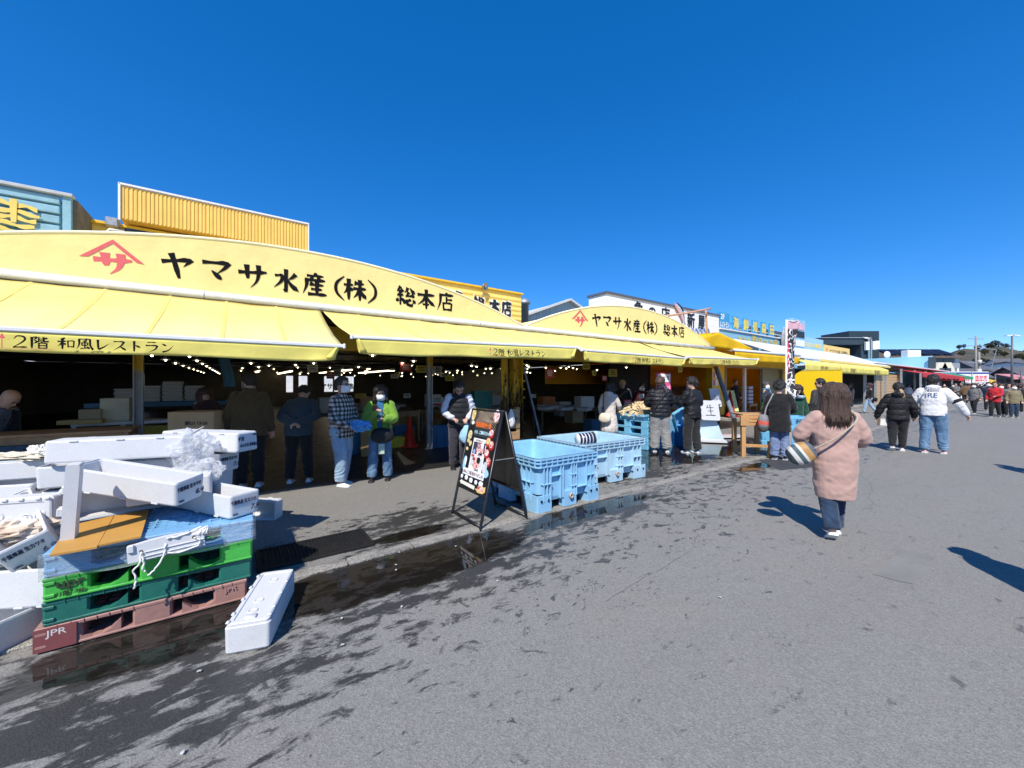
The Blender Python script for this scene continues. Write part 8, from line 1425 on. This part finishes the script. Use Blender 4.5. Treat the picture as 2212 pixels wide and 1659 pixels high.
def tree0(): 
    o = thing('tree', '', 'tree'); mb = MB(); mb.tube([(0, 0, 0), (.1, 0, 2), (0, .1, 4)], [.3, .22, .12], 7); mb.tube([(.05, 0, 2), (1.0, .3, 3.6)], [.14, .06], 5); mb.tube([(.05, 0, 2.2), (-.9, -.3, 3.8)], [.14, .06], 5); mb.build('trunk', BARK, o, True); mb = MB()
    for i in range(900):
        d = Vector((rr.gauss(0, 1), rr.gauss(0, 1), rr.gauss(0, 1))).normalized()*rr.uniform(.35, 1)**.5; c = Vector((d.x*2.1, d.y*2.1, 4 + d.z*1.9)); c *= 1 + .16*noise.noise(c*.8); s = rr.uniform(.14, .30); n_ = Vector((rr.gauss(0, 1), rr.gauss(0, 1), rr.gauss(0, 1))).normalized(); a = n_.orthogonal().normalized()*s; b = n_.cross(a); mb.poly([c + a, c + b*.7, c - a, c - b*.7])
    mb.build('crown', LEAF, o, fix=False); return o
for i in range(130):
    if tp is None: o = tp = tree0()
    else: o = copytree(tp)
    a = rr.uniform(.24, .62); b = rr.choice((.05, .2, .35, .55, .62)); p = hill_(a, b); o.location = (p[0], p[1], max(0, p[2] - .3)); o.scale = (rr.uniform(.4, .9),)*2 + (rr.uniform(.35, .6),); o.rotation_euler.z = rr.uniform(0, 6); o['label'] = 'dark leafy tree growing on the hillside beyond the far houses'; o['group'] = 'trees on the far hillside'
HR = mat('grey_roof', (.11, .11, .12), .6, .15, 1); 
def house(lb, px, Y, zb, w, d, h, rh, wall, ang=0.):
    o = thing('hillside_house', lb, 'house', AT(px, Y, zb), R(ang)); mb = MB(); mb.box((0, 0, h/2), (w, d, h)); mb.prism([(-d/2, 0), (d/2, 0), (0, rh - .2)], (-w/2 + .2, 0, h), (0, 1, 0), (0, 0, 1), (w - .4, 0, 0)); mb.build('wall', wall, o); mb = MB()
    for s in (-1, 1): mb.slab(lambda a, b: (-w/2 - .4 + (w + .8)*a, s*(d/2 + .5)*(1 - b), h - .25 + (rh + .25)*b), 1, 1, (0, 0, .15))
    mb.build('roof', HR, o)
    for k in range(3): mb = MB(); mb.box((-w*.3 + w*.3*k, -d/2 - .02, h*.55), (w*.14, .06, h*.3)); mb.build('window', GLASSD, o)
CRM = mat('cream_house', (.55, .53, .48), .7, .08, 1); GRW = mat('grey_house', (.40, .40, .39), .7, .1, 1)
for a in ((2085, 92, 1, 4.0, 6, 4, 2.0, mat('dark_house', (.10, .10, .11), .7), 12, 'dark walled house right behind the solar roofed house'), (2135, 100, 0, 6.5, 7, 3.6, 2.2, GRW, 20, 'grey house behind the white food trucks'), (2168, 110, 3.2, 6, 7, 3.6, 1.9, HW, -15, 'white house high on the slope near the street light'), (2205, 105, 2.6, 9, 7, 4.4, .6, HW, 5, 'large white flat roofed house at the right edge'), (2122, 85, 0, 5, 6, 2.8, 1.3, CRM, 0, 'low cream house behind the utility pole'), (2188, 80, 0, 6, 6, 2.2, 1.1, GRW, 8, 'low house with grey roof near the right edge'), (2090, 135, 3.2, 6, 6, 3.4, 1.8, CRM, 25, 'small cream house up the slope left of the utility pole'), (2142, 140, 4.4, 7, 6, 3.4, 1.8, HW, -8, 'small white house up the slope right of the utility pole'), (2212, 75, 0, 6, 6, 3.2, 1.6, mat('brown_house', (.20, .15, .12), .7), -12, 'brown house at the right edge beyond the crowd'), (2078, 78, 0, 5, 5, 3.0, 1.6, mat('dark_house2', (.12, .12, .13), .7), -6, 'dark low house between the two food trucks')): house(a[9], *a[:9])
# stalls at the far end: red box, green canopy, yellow banner
for px, Y, w, h, m, nm, lb in ((2042, 46, 2.6, 2.3, mat('stall_red', (.60, .03, .03), .5), 'stall', 'red stall front at the end of the red awning'), (2068, 50, 2.4, 2.5, mat('stall_green', (.04, .25, .12), .5), 'stall', 'green canopied stall between the red stall and the trucks'), (2125, 54, 1.6, 2.1, mat('stall_yellow', (.70, .45, .05), .5), 'stall', 'small yellow stall between the white trucks'), (2192, 56, 2.6, 2.6, mat('stall_pink', (.6, .25, .25), .5), 'stall', 'pale red and white stall under the street light')):
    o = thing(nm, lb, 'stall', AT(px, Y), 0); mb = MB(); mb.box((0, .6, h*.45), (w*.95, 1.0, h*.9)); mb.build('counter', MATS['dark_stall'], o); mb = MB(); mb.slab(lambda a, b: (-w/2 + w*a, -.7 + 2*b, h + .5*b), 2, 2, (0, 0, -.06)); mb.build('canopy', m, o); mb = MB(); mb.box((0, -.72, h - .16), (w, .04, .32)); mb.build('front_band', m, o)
    for s in (-1, 1): mb = MB(); mb.box((s*w*.47, -.6, h/2), (.07, .07, h)); mb.build('post', STEEL, o)
# litter and scraps on the asphalt
for i, (px, py) in enumerate(((835, 1053), (856, 1231), (862, 1193), (985, 1180), (738, 1335), (740, 1393), (868, 1310), (855, 1220), (1075, 1255), (1555, 1290), (430, 1450), (395, 1625))):
    o = thing('paper_scrap', 'tiny pale scrap of litter lying on the dark ground', 'scrap', G(px, py, .012), i*1.3, 'tiny scraps of litter on the ground'); mb = MB(); mb.slab(lambda a, b: (.020*(a - .5), .012*(b - .5), .003*sin(a*3)), 3, 2, (0, 0, .002)); mb.build('scrap', LIT, o)
